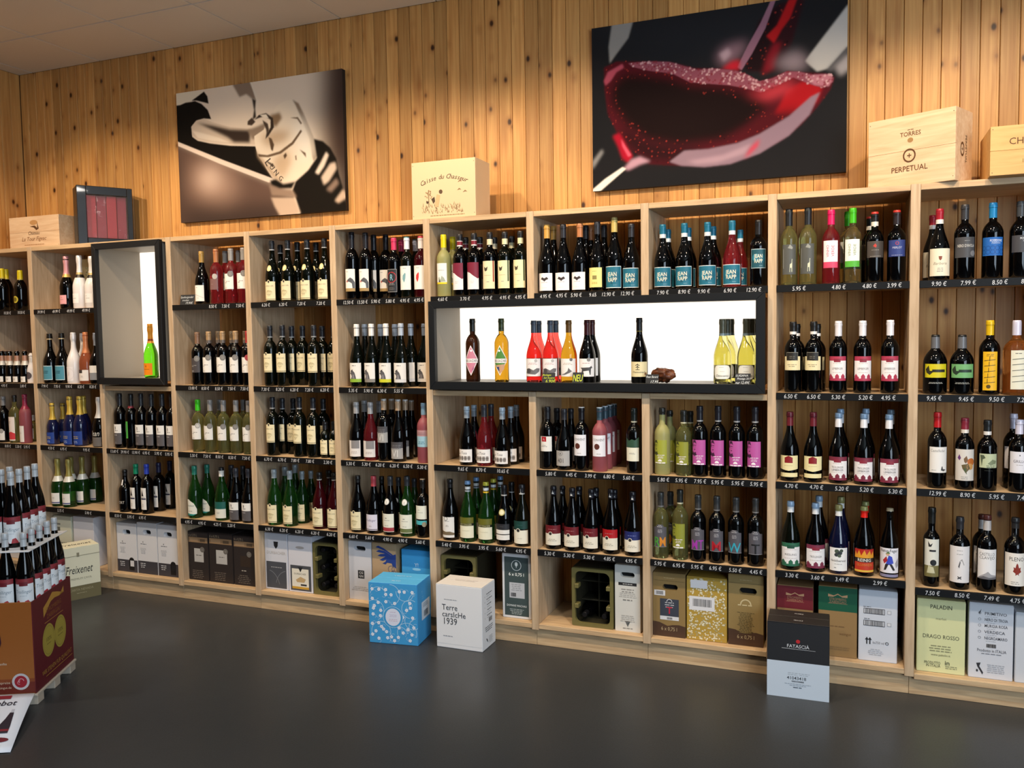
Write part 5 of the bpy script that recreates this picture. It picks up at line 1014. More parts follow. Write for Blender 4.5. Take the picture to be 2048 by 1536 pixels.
# ------------------------------------------------------------------ cartons
BLK = '#232326'
def carton(name, label, w, d, h, loc, rz, col, front=None, right=None, top=None, left=None, hole=None, flaps=True, cat='carton', group=None, colr=None):
    """w x d x h carton; front face towards local -y; hole = (u, v, half-width, half-height) cut through the front"""
    o = empty(name, loc, rz); tag(o, label, cat, group)
    m = mat(col, .62, name='cardboard')
    hw = w / 2
    bm = bmesh.new()
    if hole:
        hu, hv, ha, hb = hole
        outer = [bm.verts.new(c) for c in ((-hw, 0, 0), (hw, 0, 0), (hw, 0, h), (-hw, 0, h))]
        inner = []
        for i in range(20):
            a = 2 * PI * i / 20; cx = (ha - hb) * (1 if math.cos(a) > 1e-6 else (-1 if math.cos(a) < -1e-6 else 0)) if ha > hb else 0
            inner.append(bm.verts.new((hu + cx + hb * math.cos(a), 0, hv + hb * math.sin(a))))
        es = [bm.edges.new((outer[i], outer[(i + 1) % 4])) for i in range(4)] + [bm.edges.new((inner[i], inner[(i + 1) % 20])) for i in range(20)]
        bmesh.ops.triangle_fill(bm, edges=es, use_beauty=True)
        dk = [bm.verts.new((v.co.x, .03, v.co.z)) for v in inner]
        for i in range(20): j = (i + 1) % 20; bm.faces.new((inner[i], inner[j], dk[j], dk[i]))
        f = bm.faces.new(dk); f.material_index = 1  # near-black plate closing the hole, painted for the shade inside the carton
        bk = [bm.verts.new(c) for c in ((-hw, d, 0), (hw, d, 0), (hw, d, h), (-hw, d, h))]
        bm.faces.new(bk[::-1])
        for i in range(4): j = (i + 1) % 4; bm.faces.new((outer[i], outer[j], bk[j], bk[i]))
        bmesh.ops.recalc_face_normals(bm, faces=bm.faces[:])
    else:
        box_bm(-hw, hw, 0, d, 0, h, 0, bm); bmesh.ops.bevel(bm, geom=bm.edges[:], offset=.0022, segments=2, affect='EDGES')
    mesh_obj('box_body', bm, [m, mat('#0b0b0c', .9, name='carton_hole_shade')], o)
    if flaps:
        mt = mat(colr or col, .62, name='cardboard')
        box('top_flap', -hw + .001, hw - .001, .001, d / 2 - .0012, h, h + .0028, mt, o, .0008); box('top_flap', -hw + .001, hw - .001, d / 2 + .0012, d - .001, h, h + .0028, mt, o, .0008)
    for fn, nm, mp in ((front, 'front_print', plane_map((-hw, 0, 0), (1, 0, 0), (0, 0, 1))), (right, 'side_print', plane_map((hw, 0, 0), (0, 1, 0), (0, 0, 1))),
                       (left, 'side_print', plane_map((-hw, d, 0), (0, -1, 0), (0, 0, 1))), (top, 'top_print', plane_map((-hw, 0, h + .0028), (1, 0, 0), (0, 1, 0)))):
        if fn:
            p = Print(); fn(p, (d if nm == 'side_print' else w), (d if nm == 'top_print' else h))
            if p.t: mesh_obj(nm, p.build(nm, mp, None, .6, base=.0005, bounds=((d if nm == 'side_print' else w), (d if nm == 'top_print' else h))), parent=o)
    return o
def shelf_carton(label, x0, x1, h, col, front=None, hole=None, z=.117, d=.26, y=.045, group='cartons on the bottom boards', **k):
    return carton('wine_carton', label, x1 - x0 - .002, d, h, ((x0 + x1) / 2, y, z + .0004), 0, col, front, hole=hole, group=group, **k)

# bay B and A floor level
def f_(p, w, h):
    p.text('Freixenet', w * .5, h * .45, .035, '#2b2a26', w * .8, .25); p.rect(w * .1, h * .82, w * .4, h * .86, '#8a8a80'); p.barcode(w * .15, h * .68, w * .38, h * .78); p.rect(0, 0, w, h * .18, '#6b6446')
shelf_carton('cream sparkling-wine carton standing at left in bay left of tall niche', .043, .205, .318, '#d3d4bf', f_)
shelf_carton('plain white carton beside cream carton, bay left of tall niche', .222, .405, .325, '#d5d5da')
shelf_carton('white carton on bottom board of far-left bay', -.48, -.25, .32, '#cfcfd2')
def frx(p, w, h):
    p.rect(0, 0, w, h * .26, '#6f6747'); p.rect(0, h * .258, w, h * .262, '#4d4734'); p.text('Freixenet', w * .52, h * .58, .05, '#23211d', w * .62, .3); p.ring(w * .2, h * .57, .028, .003, '#23211d', 18, .6, 4.6)
    p.text('PREMIUM CAVA', w * .55, h * .40, .012, '#8b876f', w * .5); p.text('CARTA NEVADA', w * .55, h * .19, .014, '#a59d7b', w * .55); p.micro(w * .55, h * .12, w * .25, 1, '#a59d7b', .008)
    p.rect(0, h * .835, w, h * .845, '#8f8a72'); p.rect(w * .47, h * .82, w * .53, h * .9, '#8b8770')
def frt(p, w, h): p.text('Freixenet', w * .55, h * .5, .05, '#4a453a', w * .7, .3)
carton('wine_carton', 'cream sparkling-wine carton on the floor behind cardboard display', .25, .17, .325, (.550, -.209, .0004), math.radians(64.5), '#dfddc4', frx, top=frt, right=None)
# bay C: three white carry cartons
for i, (a, b_, h, n) in enumerate(((.601, .768, .312, 'left'), (.774, .936, .325, 'middle'), (.941, 1.107, .322, 'right'))):
    def fc(p, w, h, i=i):
        p.rect(0, 0, w, h * .25, '#3c3a40'); p.poly([(w * .26, h * .63), (w * .3, h * .64), (w * .29, h * .6)], BLK); p.micro(w * .3, h * .585, w * .3, 1, '#6d6d70', .01); p.micro(w * .28, h * .5, w * .3, 5, '#b3b3b6', .008)
        p.micro(w * .25, h * .2, w * .3, 3, '#c9c9cc', .012)
        if i != 1:
            u = w * (.72 if i == 0 else .72); p.rect(u - .021, h * .04, u + .021, h * .24, '#0c0c0e'); p.ell(u, h * .24, .021, .02, '#0c0c0e'); p.rect(u - .012, h * .12, u + .019, h * .24, '#d6d6d8' if i == 0 else '#16161a')  # black arch painted for the dark of a cut-out window with a bottle
    shelf_carton('white wine carton with dark base and hand hole, %s of three' % n, a, b_, h, '#d9d9dc', fc, (.0, h * .82, .033, .016))
# bay D
for a, b_, n, hl in ((1.183, 1.341, 'left', 1), (1.344, 1.526, 'middle', 1), (1.529, 1.697, 'right', 0)):
    def fd(p, w, h, hl=hl):
        p.text('6 x 0,75 L', w * .25, h * .93, .014, '#9a8a74', w * .42); p.rect(w * .03, h * .78, w * .97, h * .89, '#8a6f52'); p.rect(w * .1, h * .8, w * .5, h * .86, '#a08262'); p.rect(w * .6, h * .8, w * .85, h * .86, '#5c4a38')
        if hl: p.rect(w * .3, h * .38, w * .76, h * .66, '#b9b6b2'); p.micro(w * .53, h * .52, w * .3, 1, '#55524e', .01)
        else: p.micro(w * .45, h * .3, w * .25, 1, '#b9b2a6', .012); p.rect(w * .3, h * .38, w * .76, h * .6, '#33271f')
        p.ell(w * .7, h * .64, .017, .017, '#77726c'); p.ring(w * .7, h * .64, .012, .002, '#3a3733'); p.micro(w * .45, h * .2, w * .6, 5, '#6b6057', .011)
    shelf_carton('black-brown wine carton with tan band, %s of three' % n, a, b_, .300 if n != 'middle' else .304, '#2a2322', fd)
# bay E
def fe1(p, w, h):
    p.poly([(w * .4, h * .86), (w * .6, h * .86), (w * .58, h * .78), (w * .5, h * .73), (w * .42, h * .78)], BLK); p.text('DURBACHER', w * .5, h * .66, .017, '#b7b2ae', w * .82)
    p.rect(w * .06, h * .03, w * .93, h * .5, '#4a4d54'); p.micro(w * .5, h * .4, w * .7, 1, '#a9a9ac', .01); p.ring(w * .1, h * .0, w * .55, .003, '#7a7d84', 20, .3, 1.4, h * .35); p.ring(w * .95, h * .05, w * .5, .003, '#7a7d84', 20, 1.7, 2.9, h * .3)
def fe2(p, w, h):
    p.ell(w * .5, h * .8, w * .18, h * .025, '#a9a5a5'); p.rect(w * .08, h * .03, w * .94, h * .48, '#4a4d54'); p.rect(w * .14, h * .1, w * .84, h * .42, '#e9e4d4'); p.rect(w * .14, h * .06, w * .84, h * .1, '#c79c3a')
    p.poly([(w * .4, h * .45), (w * .6, h * .45), (w * .5, h * .36)], '#23252a'); p.text('DURBACHER', w * .48, h * .33, .01, '#6d685c', w * .55); p.poly([(w * .3, h * .22), (w * .5, h * .28), (w * .72, h * .24), (w * .65, h * .18), (w * .35, h * .18)], '#c4a77a'); p.rect(w * .5, h * .12, w * .75, h * .15, '#35363a')
shelf_carton('white carton with dark shield emblem, second bay right of tall niche', 1.7605, 1.9245, .333, '#d3d5de', fe1)
shelf_carton('white carton printed with wine label, second bay right of tall niche', 1.927, 2.0945, .33, '#d6d7e0', fe2)
# bay F
def ff1(p, w, h):
    p.rect(w * .4, h * .37, w * .68, h * .51, '#2d2d30'); p.text('CG', w * .54, h * .47, .013, '#d5d5d5', w * .2, 0, 1); p.text('GN', w * .54, h * .41, .013, '#d5d5d5', w * .2, 0, 1); p.micro(w * .5, h * .22, w * .8, 3, '#b0adac', .009)
shelf_carton('tall white carton with hand hole, bay left of long niche', 2.341, 2.4895, .33, '#d2d2d8', ff1, (0, .292, .038, .014))
def ff2(p, w, h):
    for k, (u, v) in enumerate(((.16, .93), (.18, .86), (.24, .79), (.32, .72), (.44, .665))):
        p.poly([(w * u, h * v), (w * (u + .12), h * (v + .03)), (w * (.5 + .03 * k), h * (.925 - .045 * k)), (w * .86, h * (.83 - .03 * k)), (w * .9, h * (.795 - .03 * k)), (w * (.52 + .03 * k), h * (.885 - .05 * k)), (w * (u + .13), h * (v - .012))], '#24408a')
    p.poly([(w * .75, h * .8), (w, h * .84), (w, h * .6), (w * .85, h * .64)], '#24408a'); p.ring(w * .8, h * .58, .02, .002, '#3a4f7a'); p.ring(w * .95, h * .58, .02, .002, '#3a4f7a'); p.ring(w * .9, h * .5, .02, .002, '#3a4f7a')
    p.rect(w * .2, h * .36, w * .9, h * .37, '#7a6650'); p.rect(w * .2, h * .32, w * .9, h * .33, '#7a6650')
shelf_carton('brown carton with blue eagle, bay left of long niche', 2.4925, 2.648, .332, '#b79a78', ff2)
def ff3(p, w, h): p.text('Y!', w * .5, h * .74, .02, '#d6ecf8', w * .2, 0, 1); p.ell(w * .5, h * .66, w * .14, h * .025, '#8fcdf0')
shelf_carton('sky blue carton inside bay left of long niche', 2.672, 2.862, .305, '#3f9fdc', ff3, y=.06)
# crates of lying bottles
M_CRATEPL = mat('#6d663c', .5, name='olive_plastic'); M_CRATEIN = mat('#2b281a', .6, name='shaded_olive_plastic')  # second olive: the shade inside the crates is put into its colour
def crate(label, x0, x1, h, spots, cols):
    w = x1 - x0; d = .28; o = empty('bottle_crate', ((x0 + x1) / 2, .045, .1174)); tag(o, label, 'crate', 'olive bottle crates on the bottom boards')
    t = .012
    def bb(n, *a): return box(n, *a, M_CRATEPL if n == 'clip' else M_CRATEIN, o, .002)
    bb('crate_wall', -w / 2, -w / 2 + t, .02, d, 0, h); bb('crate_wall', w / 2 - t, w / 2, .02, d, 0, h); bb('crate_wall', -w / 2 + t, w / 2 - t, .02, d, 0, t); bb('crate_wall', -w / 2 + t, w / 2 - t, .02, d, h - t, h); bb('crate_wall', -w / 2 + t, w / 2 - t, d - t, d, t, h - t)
    # rounded rim
    bm = bmesh.new(); n = 6
    def rr(hw, z0, z1, r):
        P = []
        for cx, cz, a0 in ((hw - r, z0 + r, -PI / 2), (hw - r, z1 - r, 0), (-hw + r, z1 - r, PI / 2), (-hw + r, z0 + r, PI)):
            for i in range(n + 1): a = a0 + PI / 2 * i / n; P.append((cx + r * math.cos(a), cz + r * math.sin(a)))
        return P
    A, B = rr(w / 2, 0, h, .008), rr(w / 2 - .017, .017, h - .017, .03)
    rings = []
    for P, yy in ((A, .02), (A, 0), (B, 0), (B, .02)): rings.append([bm.verts.new((x, yy, z)) for x, z in P])
    for R1, R2 in zip(rings, rings[1:] + rings[:1]):
        for i in range(len(R1)): j = (i + 1) % len(R1); bm.faces.new((R1[i], R1[j], R2[j], R2[i]))
    bmesh.ops.recalc_face_normals(bm, faces=bm.faces[:]); mesh_obj('crate_rim', bm, M_CRATEPL, o)
    for sx in (-1, 1):
        for fz in (.34, .68): bb('clip', min(sx * (w / 2 - .036), sx * (w / 2 - .014)), max(sx * (w / 2 - .036), sx * (w / 2 - .014)), -.004, .04, h * fz - .01, h * fz + .012)
    bb('divider', -.003, .003, .12, d - t, t, h - t)
    for k in (1, 2): bb('divider', -w / 2 + t, w / 2 - t, .121, d - t - .001, h * k / 3 - .003, h * k / 3 + .003)
    for i, (sx, k, c) in enumerate(spots):
        gx = sx * (w / 4 - t / 4 + .001); gz = h * (k + .5) / 3
        q = empty('wine_bottle', (o.location.x + gx, .045 + .255, .1174 + gz)); q.rotation_euler = (PI / 2, 0, 0); q.scale = (.86, .86, .72)
        mesh_obj('glass_body', body_mesh('bx', 'k'), parent=q); mesh_obj('capsule', cap_mesh('bx', (c, .8, 1)), parent=q)
        hp = ('low', 'middle', 'high')[k]; tag(q, '%s bottle lying %s at %s in %s' % ('pink-capped' if c != '#17171a' else 'dark', hp, 'left' if sx < 0 else 'right', cols), 'bottle', 'bottles lying in olive crates')
crate('olive plastic bottle crate, second bay right of tall niche', 2.099, 2.279, .304, [(-1, 0, '#17171a'), (1, 0, '#17171a'), (-1, 1, '#17171a'), (1, 1, '#17171a'), (-1, 2, '#17171a'), (1, 2, '#17171a')], 'crate second past tall niche')
crate('olive plastic bottle crate behind white floor carton, left bay of long niche', 2.925, 3.130, .302, [(1, 1, '#c43a6a'), (-1, 0, '#17171a'), (-1, 1, '#17171a')], 'crate behind white floor carton')
crate('olive plastic bottle crate in middle bay of long niche', 3.664, 3.880, .300, [(-1, 0, '#17171a'), (1, 0, '#17171a')], 'crate of middle long-niche bay')
# bay G, H, I, J, K cartons
def fg(p, w, h):
    p.rect(w * .08, h * .04, w * .92, h * .96, '#3c4b4c'); p.ring(w * .5, h * .83, .028, .003, '#cfd6d6'); p.ell(w * .5, h * .85, .008, .012, '#cfd6d6'); p.rect(w * .49, h * .79, w * .51, h * .84, '#cfd6d6'); p.text('6 x 0,75 l', w * .5, h * .69, .016, '#eef2f2', w * .56, 0, 1)
    p.rect(w * .25, h * .32, w * .78, h * .56, '#b9bcc2'); p.micro(w * .5, h * .53, w * .4, 4, '#8d9096', .01); p.barcode(w * .3, h * .34, w * .48, h * .40, seed=4); p.text('DOMANE WACHAU', w * .5, h * .2, .011, '#dfe5e5', w * .7); p.micro(w * .5, h * .14, w * .5, 4, '#aab4b4', .008)
shelf_carton('white-edged dark green wine carton, left bay of long niche', 3.281, 3.443, .338, '#d8dade', fg)
def fh(p, w, h):
    p.rect(w * .14, h * .70, w * .86, h * .745, BLK); p.micro(w * .5, h * .722, w * .4, 1, '#cfcfcf', .008); p.micro(w * .5, h * .64, w * .6, 2, '#8f8b86', .012); p.micro(w * .5, h * .58, w * .7, 3, '#aaa69f', .009); p.micro(w * .5, h * .48, w * .5, 1, '#7d7a75', .014)
    p.micro(w * .5, h * .24, w * .6, 4, '#aaa69f', .009)
    for r in range(4):
        for c in range(4 - r): p.ell(w * .5 + (c - (3 - r) / 2) * .006, h * .15 - r * .0065, .003, .003, BLK, 8)
    p.micro(w * .5, h * .05, w * .4, 1, '#8d8a84', .01)
shelf_carton('white carton with black strip, middle bay of long niche', 3.889, 4.019, .332, '#d3d2cc', fh, (0, .286, .036, .013))
def hill_base(p, w, h): p.poly([(0, 0), (w, 0), (w, h * .18), (w * .8, h * .2), (w * .6, h * .19), (w * .45, h * .17), (w * .2, h * .22), (0, h * .23)], '#4a3426'); p.text('6 x 0,75 l', w * .5, h * .125, .018, '#b3a07c', w * .5); p.micro(w * .5, h * .93, w * .45, 1, '#a8946a', .008); p.micro(w * .5, h * .885, w * .98, 1, '#5c4c2c', .004)
def fi1(p, w, h):
    hill_base(p, w, h); p.rect(w * .04, h * .645, w * .38, h * .73, '#d9dade'); p.barcode(w * .1, h * .66, w * .32, h * .715, seed=2)
    p.rect(w * .22, h * .27, w * .8, h * .6, '#3a3f4c'); p.rect(w * .22, h * .265, w * .8, h * .325, '#d9dade'); p.barcode(w * .43, h * .275, w * .6, h * .31, seed=3); p.ring(w * .51, h * .555, .014, .003, '#cfd0d4', 14, 0, PI); p.micro(w * .51, h * .54, w * .3, 3, '#b9bbc2', .011); p.text('T', w * .51, h * .42, .034, '#c0203a', None, 0, 1)
def fi3(p, w, h):
    hill_base(p, w, h); p.ring(w * .5, h * .585, .026, .006, '#c9b78c', 18, 0, PI); p.micro(w * .5, h * .575, w * .5, 1, '#c9b78c', .014); p.micro(w * .5, h * .47, w * .5, 14, '#6a5a36', .0075)
shelf_carton('brown carry carton with dark label, right bay of long niche', 4.0805, 4.240, .312, '#8d7447', fi1, (.005, .245, .037, .0145))
shelf_carton('brown carry carton with white arch emblem, right bay of long niche', 4.441, 4.6035, .338, '#927b4c', fi3, (.01, .262, .04, .0165))
def fi2(p, w, h):
    rn = random.Random(5)
    for _ in range(150):
        a, b = rn.uniform(.006, w - .006), rn.uniform(.006, h - .006); r = rn.uniform(.003, .005); t = rn.uniform(0, 6)
        c = '#a9a27e'; p.ell(a, b, r, r * .7, c, 7)
    for _ in range(260):
        a, b = rn.uniform(.006, w - .006), rn.uniform(.006, h - .006); t = rn.choice((PI / 2, -PI / 2)) + rn.uniform(-.4, .4); r = .0058
        p.poly([(a + r * math.cos(t + q), b + r * math.sin(t + q)) for q in (0, 2.1, 4.2)], '#e3dcc0')
    p.rect(w * .1, h * .83, w * .52, h * .96, '#dcdce0'); p.rect(w * .07, h * .48, w * .7, h * .7, '#dcdce0'); p.barcode(w * .16, h * .54, w * .62, h * .66, seed=9)
shelf_carton('gold carton patterned with tiny triangles, right bay of long niche', 4.244, 4.4365, .307, '#b2923c', fi2)
def fj(c):
    def f(p, w, h):
        p.rect(0, h * .66, w, h, c); p.poly([(w * .25, h * .86), (w * .25, h * .9), (w * .4, h * .88), (w * .5, h * .91), (w * .6, h * .88), (w * .75, h * .9), (w * .75, h * .86), (w * .62, h * .86), (w * .5, h * .895), (w * .38, h * .86)], '#b98f6a')
        p.text('STROMBERG', w * .5, h * .83, .011, '#a87a5c', w * .44); p.text('ZABERGAU', w * .5, h * .79, .011, '#a87a5c', w * .44); p.rect(w * .25, h * .765, w * .75, h * .769, '#a87a5c')
        p.micro(w * .5, h * .44, w * .5, 1, '#7a5a36', .012); p.text('weingut', w * .7, h * .34, .012, '#7a5630', w * .3, .2); p.micro(w * .5, h * .14, w * .7, 2, '#8a6a44', .009)
    return f
shelf_carton('brown carton with dark red top, bay right of long niche', 4.662, 4.822, .307, '#9a7a52', fj('#6d1c26'))
shelf_carton('brown carton with green top, bay right of long niche', 4.843, 5.009, .321, '#96764a', fj('#11533a'))
def fj3(p, w, h):
    for k, v in enumerate((.72, .55)):
        p.rect(w * .13, h * (v - .05), w * .68, h * (v + .03), '#3a3a3e'); p.rect(w * .145, h * (v - .042), w * .665, h * (v + .022), '#d0d2d8'); p.barcode(w * .17, h * (v - .042), w * .64, h * (v + .022), seed=11 + k); p.micro(w * .22, h * (v + .05), w * .2, 1, '#6d6d72', .008)
        p.rect(w * .74, h * (v - .035), w * .84, h * (v + .015), '#8d8d92'); p.rect(w * .75, h * (v - .03), w * .83, h * (v + .01), '#d5d7dc')
    for u in (.22, .3): p.rect(w * u - .0025, h * .24, w * u + .0025, h * .31, '#26262a'); p.poly([(w * u - .008, h * .30), (w * u + .008, h * .30), (w * u, h * .34)], '#26262a')
    p.text('6x750 ml', w * .52, h * .27, .011, '#8d8d92', w * .3); p.ring(w * .74, h * .27, .007, .0025, '#3a3a3e'); p.micro(w * .45, h * .17, w * .4, 4, '#a9abb2', .008)
shelf_carton('white carton with two barcodes, bay right of long niche', 5.013, 5.174, .32, '#cfd3dc', fj3)
def fk1(p, w, h):
    I = '#4a4a36'; p.text('PALADIN', w * .5, h * .91, .018, I, w * .46, 0, 1); p.text('merlot', w * .5, h * .75, .011, '#7d7b5c', w * .22); p.text('DRAGO ROSSO', w * .5, h * .5, .017, I, w * .76, 0, 0); p.micro(w * .5, h * .37, w * .55, 3, '#8b8a66', .011); p.text('www.paladin.it', w * .5, h * .25, .009, '#6d6c50', w * .4)
    p.text('PRODUTTO', w * .33, h * .135, .012, I, w * .34); p.text('IN ITALIA', w * .35, h * .095, .012, I, w * .3); p.text('in', w * .64, h * .15, .02, I, None, 0, 1); p.micro(w * .72, h * .1, w * .28, 2, '#8b8a66', .008)
shelf_carton('pale yellow wine carton, far-right bay', 5.250, 5.441, .321, '#dcdca6', fk1, z=.10)
def fk2(p, w, h):
    for k, t in enumerate(('PRIMITIVO', 'NERO DI TROIA', 'MURGIA ROSA', 'VERDECA', 'NEGROAMARO')):
        v = h * (.875 - k * .082); p.ring(w * .24, v, .0055, .0012, '#4a4a50'); p.text(t, w * .35, v, .0125, '#4d4e55', w * .52, 0, 1, align='l'); p.micro(w * .5, v - .0135, w * .28, 1, '#a4a6ad', .005)
    p.poly([(w * .22, h * .88), (w * .24, h * .86), (w * .28, h * .93)], '#2d2d33'); p.barcode(w * .4, h * .42, w * .62, h * .47, seed=21); p.text('Prodotto in ITALIA', w * .52, h * .38, .013, '#4d4e55', w * .66); p.micro(w * .52, h * .335, w * .7, 1, '#7d7f86', .009)
    p.poly([(w * .18, h * .2), (w * .28, h * .21), (w * .25, h * .16), (w * .34, h * .08), (w * .32, h * .05), (w * .29, h * .08), (w * .21, h * .15)], '#2d2d33'); p.ell(w * .2, h * .1, .004, .006, '#2d2d33', 8); p.micro(w * .62, h * .19, w * .4, 5, '#a4a6ad', .008)
shelf_carton('white carton with printed checklist, far-right bay', 5.452, 5.621, .325, '#d3d5dc', fk2, z=.10)
shelf_carton('plain white carton at right edge of far-right bay', 5.626, 5.775, .30, '#cdd0d6', z=.10)

# cartons on the floor
def fblue(p, w, h):
    W2, L2 = '#e3e9f6', '#a9d2ee'; rn = random.Random(3)
    cx, cy = w * .5, h * .45
    for (u, v, r, a0, a1) in ((.25, .2, .055, -.3, 3.6), (.78, .2, .055, -.4, 3.4), (.12, .55, .055, -1.2, 2.2), (.86, .6, .05, 1, 4.6), (.45, .82, .055, -1.5, 1.6), (.75, .88, .05, 3.1, 6.2), (.9, .4, .045, 2.6, 5.8), (.2, .8, .045, .4, 3), (1.0, .72, .05, 1.8, 4), (1.0, .3, .05, 1.8, 4), (.6, .12, .06, .4, 2.2)):
        p.ring(w * u, h * v, r, .0028, L2, 18, a0, a1)
    for (u, v) in ((.08, .9), (.22, .9), (.36, .9), (.36, .82), (.47, .82), (.64, .88), (.74, .88), (.9, .88), (.08, .74), (.2, .68), (.36, .7), (.54, .68), (.85, .7), (.86, .62), (.12, .62), (.25, .55), (.78, .58), (.09, .48), (.24, .46), (.7, .46), (.9, .46), (.07, .32), (.2, .34), (.14, .2), (.3, .24), (.26, .28), (.38, .1), (.52, .06), (.6, .12), (.7, .2), (.8, .26), (.88, .18), (.84, .08), (.2, .08), (.07, .14), (.36, .2), (.62, .28), (.46, .12), (.92, .3), (.1, .58)):
        for k in range(5): a = k * 1.257 + u * 9; p.ell(w * u + .0055 * math.cos(a), h * v + .0055 * math.sin(a), .0042, .0042, W2, 8)
        a = rn.uniform(0, 6); p.ring(w * u + .012 * math.cos(a), h * v + .012 * math.sin(a), .011, .0016, L2, 8, a, a + 2.2)
    p.ell(cx, cy, .055, .055, '#3b97cf', 28); p.ring(cx, cy, .056, .002, '#bfe0f4', 30); p.ell(cx, cy, .042, .046, '#d9def0', 28); p.micro(cx, cy + .026, .04, 1, '#b9a6c4', .007); p.text('2020', cx, cy + .008, .014, '#bdb9d6', .05, 0, 1); p.micro(cx, cy - .012, .055, 2, '#c7b3c4', .008)
def tblue(p, w, h): p.text('ALTO', w * .5, h * .25, .014, '#d6ecfa', w * .24); p.text('6 BOTT. 0,75', w * .52, h * .7, .012, '#d6ecfa', w * .4)
def rblue(p, w, h):
    p.text('Y', w * .35, h * .82, .02, '#7cc0ea'); p.micro(w * .4, h * .75, .03, 2, '#6db6e4', .01); p.rect(w * .3, h * .36, w * .9, h * .66, '#c9d6e2'); p.barcode(w * .45, h * .4, w * .75, h * .5, '#2b3a48', 31); p.micro(w * .58, h * .62, w * .4, 3, '#6d7f90', .008)
carton('wine_carton', 'sky blue floral wine carton on the floor, left of white carton', .272, .195, .318, (2.776, -.222, .0004), math.radians(7), '#3f9bd6', fblue, rblue, tblue, colr='#55b0e6', group=None)
def fwhite(p, w, h):
    I = '#2f3136'; p.micro(w * .32, h * .77, w * .33, 1, '#7d7f86', .007); p.text('Terre', w * .13, h * .65, .030, I, None, 0, 0, align='l', squeeze=.88); p.text('carsIcHe', w * .13, h * .54, .028, I, None, 0, 0, align='l', squeeze=.95); p.text('1939', w * .14, h * .43, .034, I, None, 0, 0, align='l', squeeze=.86)
    p.micro(w * .26, h * .19, w * .24, 1, '#9a9ca3', .009); p.rect(0, h * .068, w, h * .071, '#c3c5cb')
def rwhite(p, w, h):
    for k in range(5): v = h * (.86 - k * .085); p.micro(w * .55, v, w * .42, 1, '#4a4a4e', .011); p.micro(w * .5, v - .012, w * .3, 1, '#8d8d90', .006); p.ring(w * .22, v - .01, .003, .001, '#6d6d70', 8)
    p.barcode(w * .5, h * .4, w * .74, h * .47, '#55555a', 41); p.micro(w * .5, h * .34, w * .6, 3, '#5d5d62', .01); p.poly([(w * .28, h * .17), (w * .36, h * .15), (w * .42, h * .09), (w * .34, h * .12)], '#26262a'); p.micro(w * .62, h * .17, w * .3, 5, '#a4a4a8', .008)
def twhite(p, w, h): p.micro(w * .5, h * .6, w * .6, 2, '#d3ccca', .016)
carton('wine_carton', 'white wine carton with large lettering on the floor by the shelf', .258, .168, .327, (3.130, -.171, .0004), 0, '#e4e6ea', fwhite, rwhite, twhite, colr='#dcd9d6')
def fblack(p, w, h):
    p.rect(0, 0, w, h * .485, '#c3cfdc'); p.ell(w * .5, h * .765, .0085, .0085, '#b8242a', 18); p.text('FATASCI\u00c0', w * .5, h * .7, .0145, '#d6d8dc', w * .5, 0, 0)
    p.poly([(w * .24, h * .665), (w * .78, h * .66), (w * .78, h * .657), (w * .24, h * .66)], '#c9cbd0'); p.micro(w * .42, h * .335, w * .18, 2, '#9aa5b2', .007); p.micro(w * .6, h * .335, w * .18, 2, '#9aa5b2', .007)
    p.text('41043418', w * .48, h * .27, .014, '#3a4048', w * .32, 0, 1); p.barcode(w * .4, h * .215, w * .6, h * .235, '#3a4048', 51); p.micro(w * .5, h * .19, w * .46, 1, '#8d99a6', .006); p.micro(w * .5, h * .17, w * .3, 1, '#8d99a6', .006); p.micro(w * .5, h * .145, w * .16, 1, '#55606c', .01)
def tblack(p, w, h): p.text('FRAGILE', w * .5, h * .22, .01, '#d6d6d6', w * .15); p.text('FRAGILE', w * .5, h * .75, .01, '#d6d6d6', w * .15)
carton('wine_carton', 'black over white wine carton on the floor before the shelf', .257, .172, .330, (4.770, -.196, .0004), math.radians(1.5), '#1e1f23', fblack, None, tblack, colr='#26211f')

# ------------------------------------------------------------------ on top of the shelves
def crate_box(name, label, w, d, h, loc, rz, front=None, right=None, boards=3, m=None):
    o = empty(name, loc, rz); tag(o, label, 'box', 'wooden wine cases on top of the shelf'); m = m or M_CRATE
    t = .010; hw = w / 2
    z = 0
    for k in range(boards):      # the front is made of boards, sides run behind it
        hb = h / boards; box('front_board', -hw, hw, 0, t, k * hb + .0004, (k + 1) * hb - .0004, m, o, .0008)
    box('side_board', -hw, -hw + t, t, d - t, 0, h, m, o, .0008); box('side_board', hw - t, hw, t, d - t, 0, h, m, o, .0008)
    box('back_board', -hw, hw, d - t, d, 0, h, m, o, .0008); box('lid_board', -hw + t, hw - t, t, d - t, h - t, h - .0005, m, o, .0008); box('base_board', -hw + t, hw - t, t, d - t, 0, t, m, o, .0008)
    for sx in (-1, 1):
        for fz in (.06, .94):
            box('nail', sx * (hw - .008) - .0015, sx * (hw - .008) + .0015, -.0008, .004, h * fz - .0015, h * fz + .0015, mat('#6d5a44', .4, .6, name='nail_steel'), o, 0)
    for fn, nm, mp in ((front, 'front_print', plane_map((-hw, 0, 0), (1, 0, 0), (0, 0, 1))), (right, 'side_print', plane_map((hw, 0, 0), (0, 1, 0), (0, 0, 1)))):
        if fn:
            p = Print(); fn(p, d if nm == 'side_print' else w, h); mesh_obj(nm, p.build(nm, mp, None, .7, base=.0006), parent=o)
    return o
BR = '#5b3a1c'
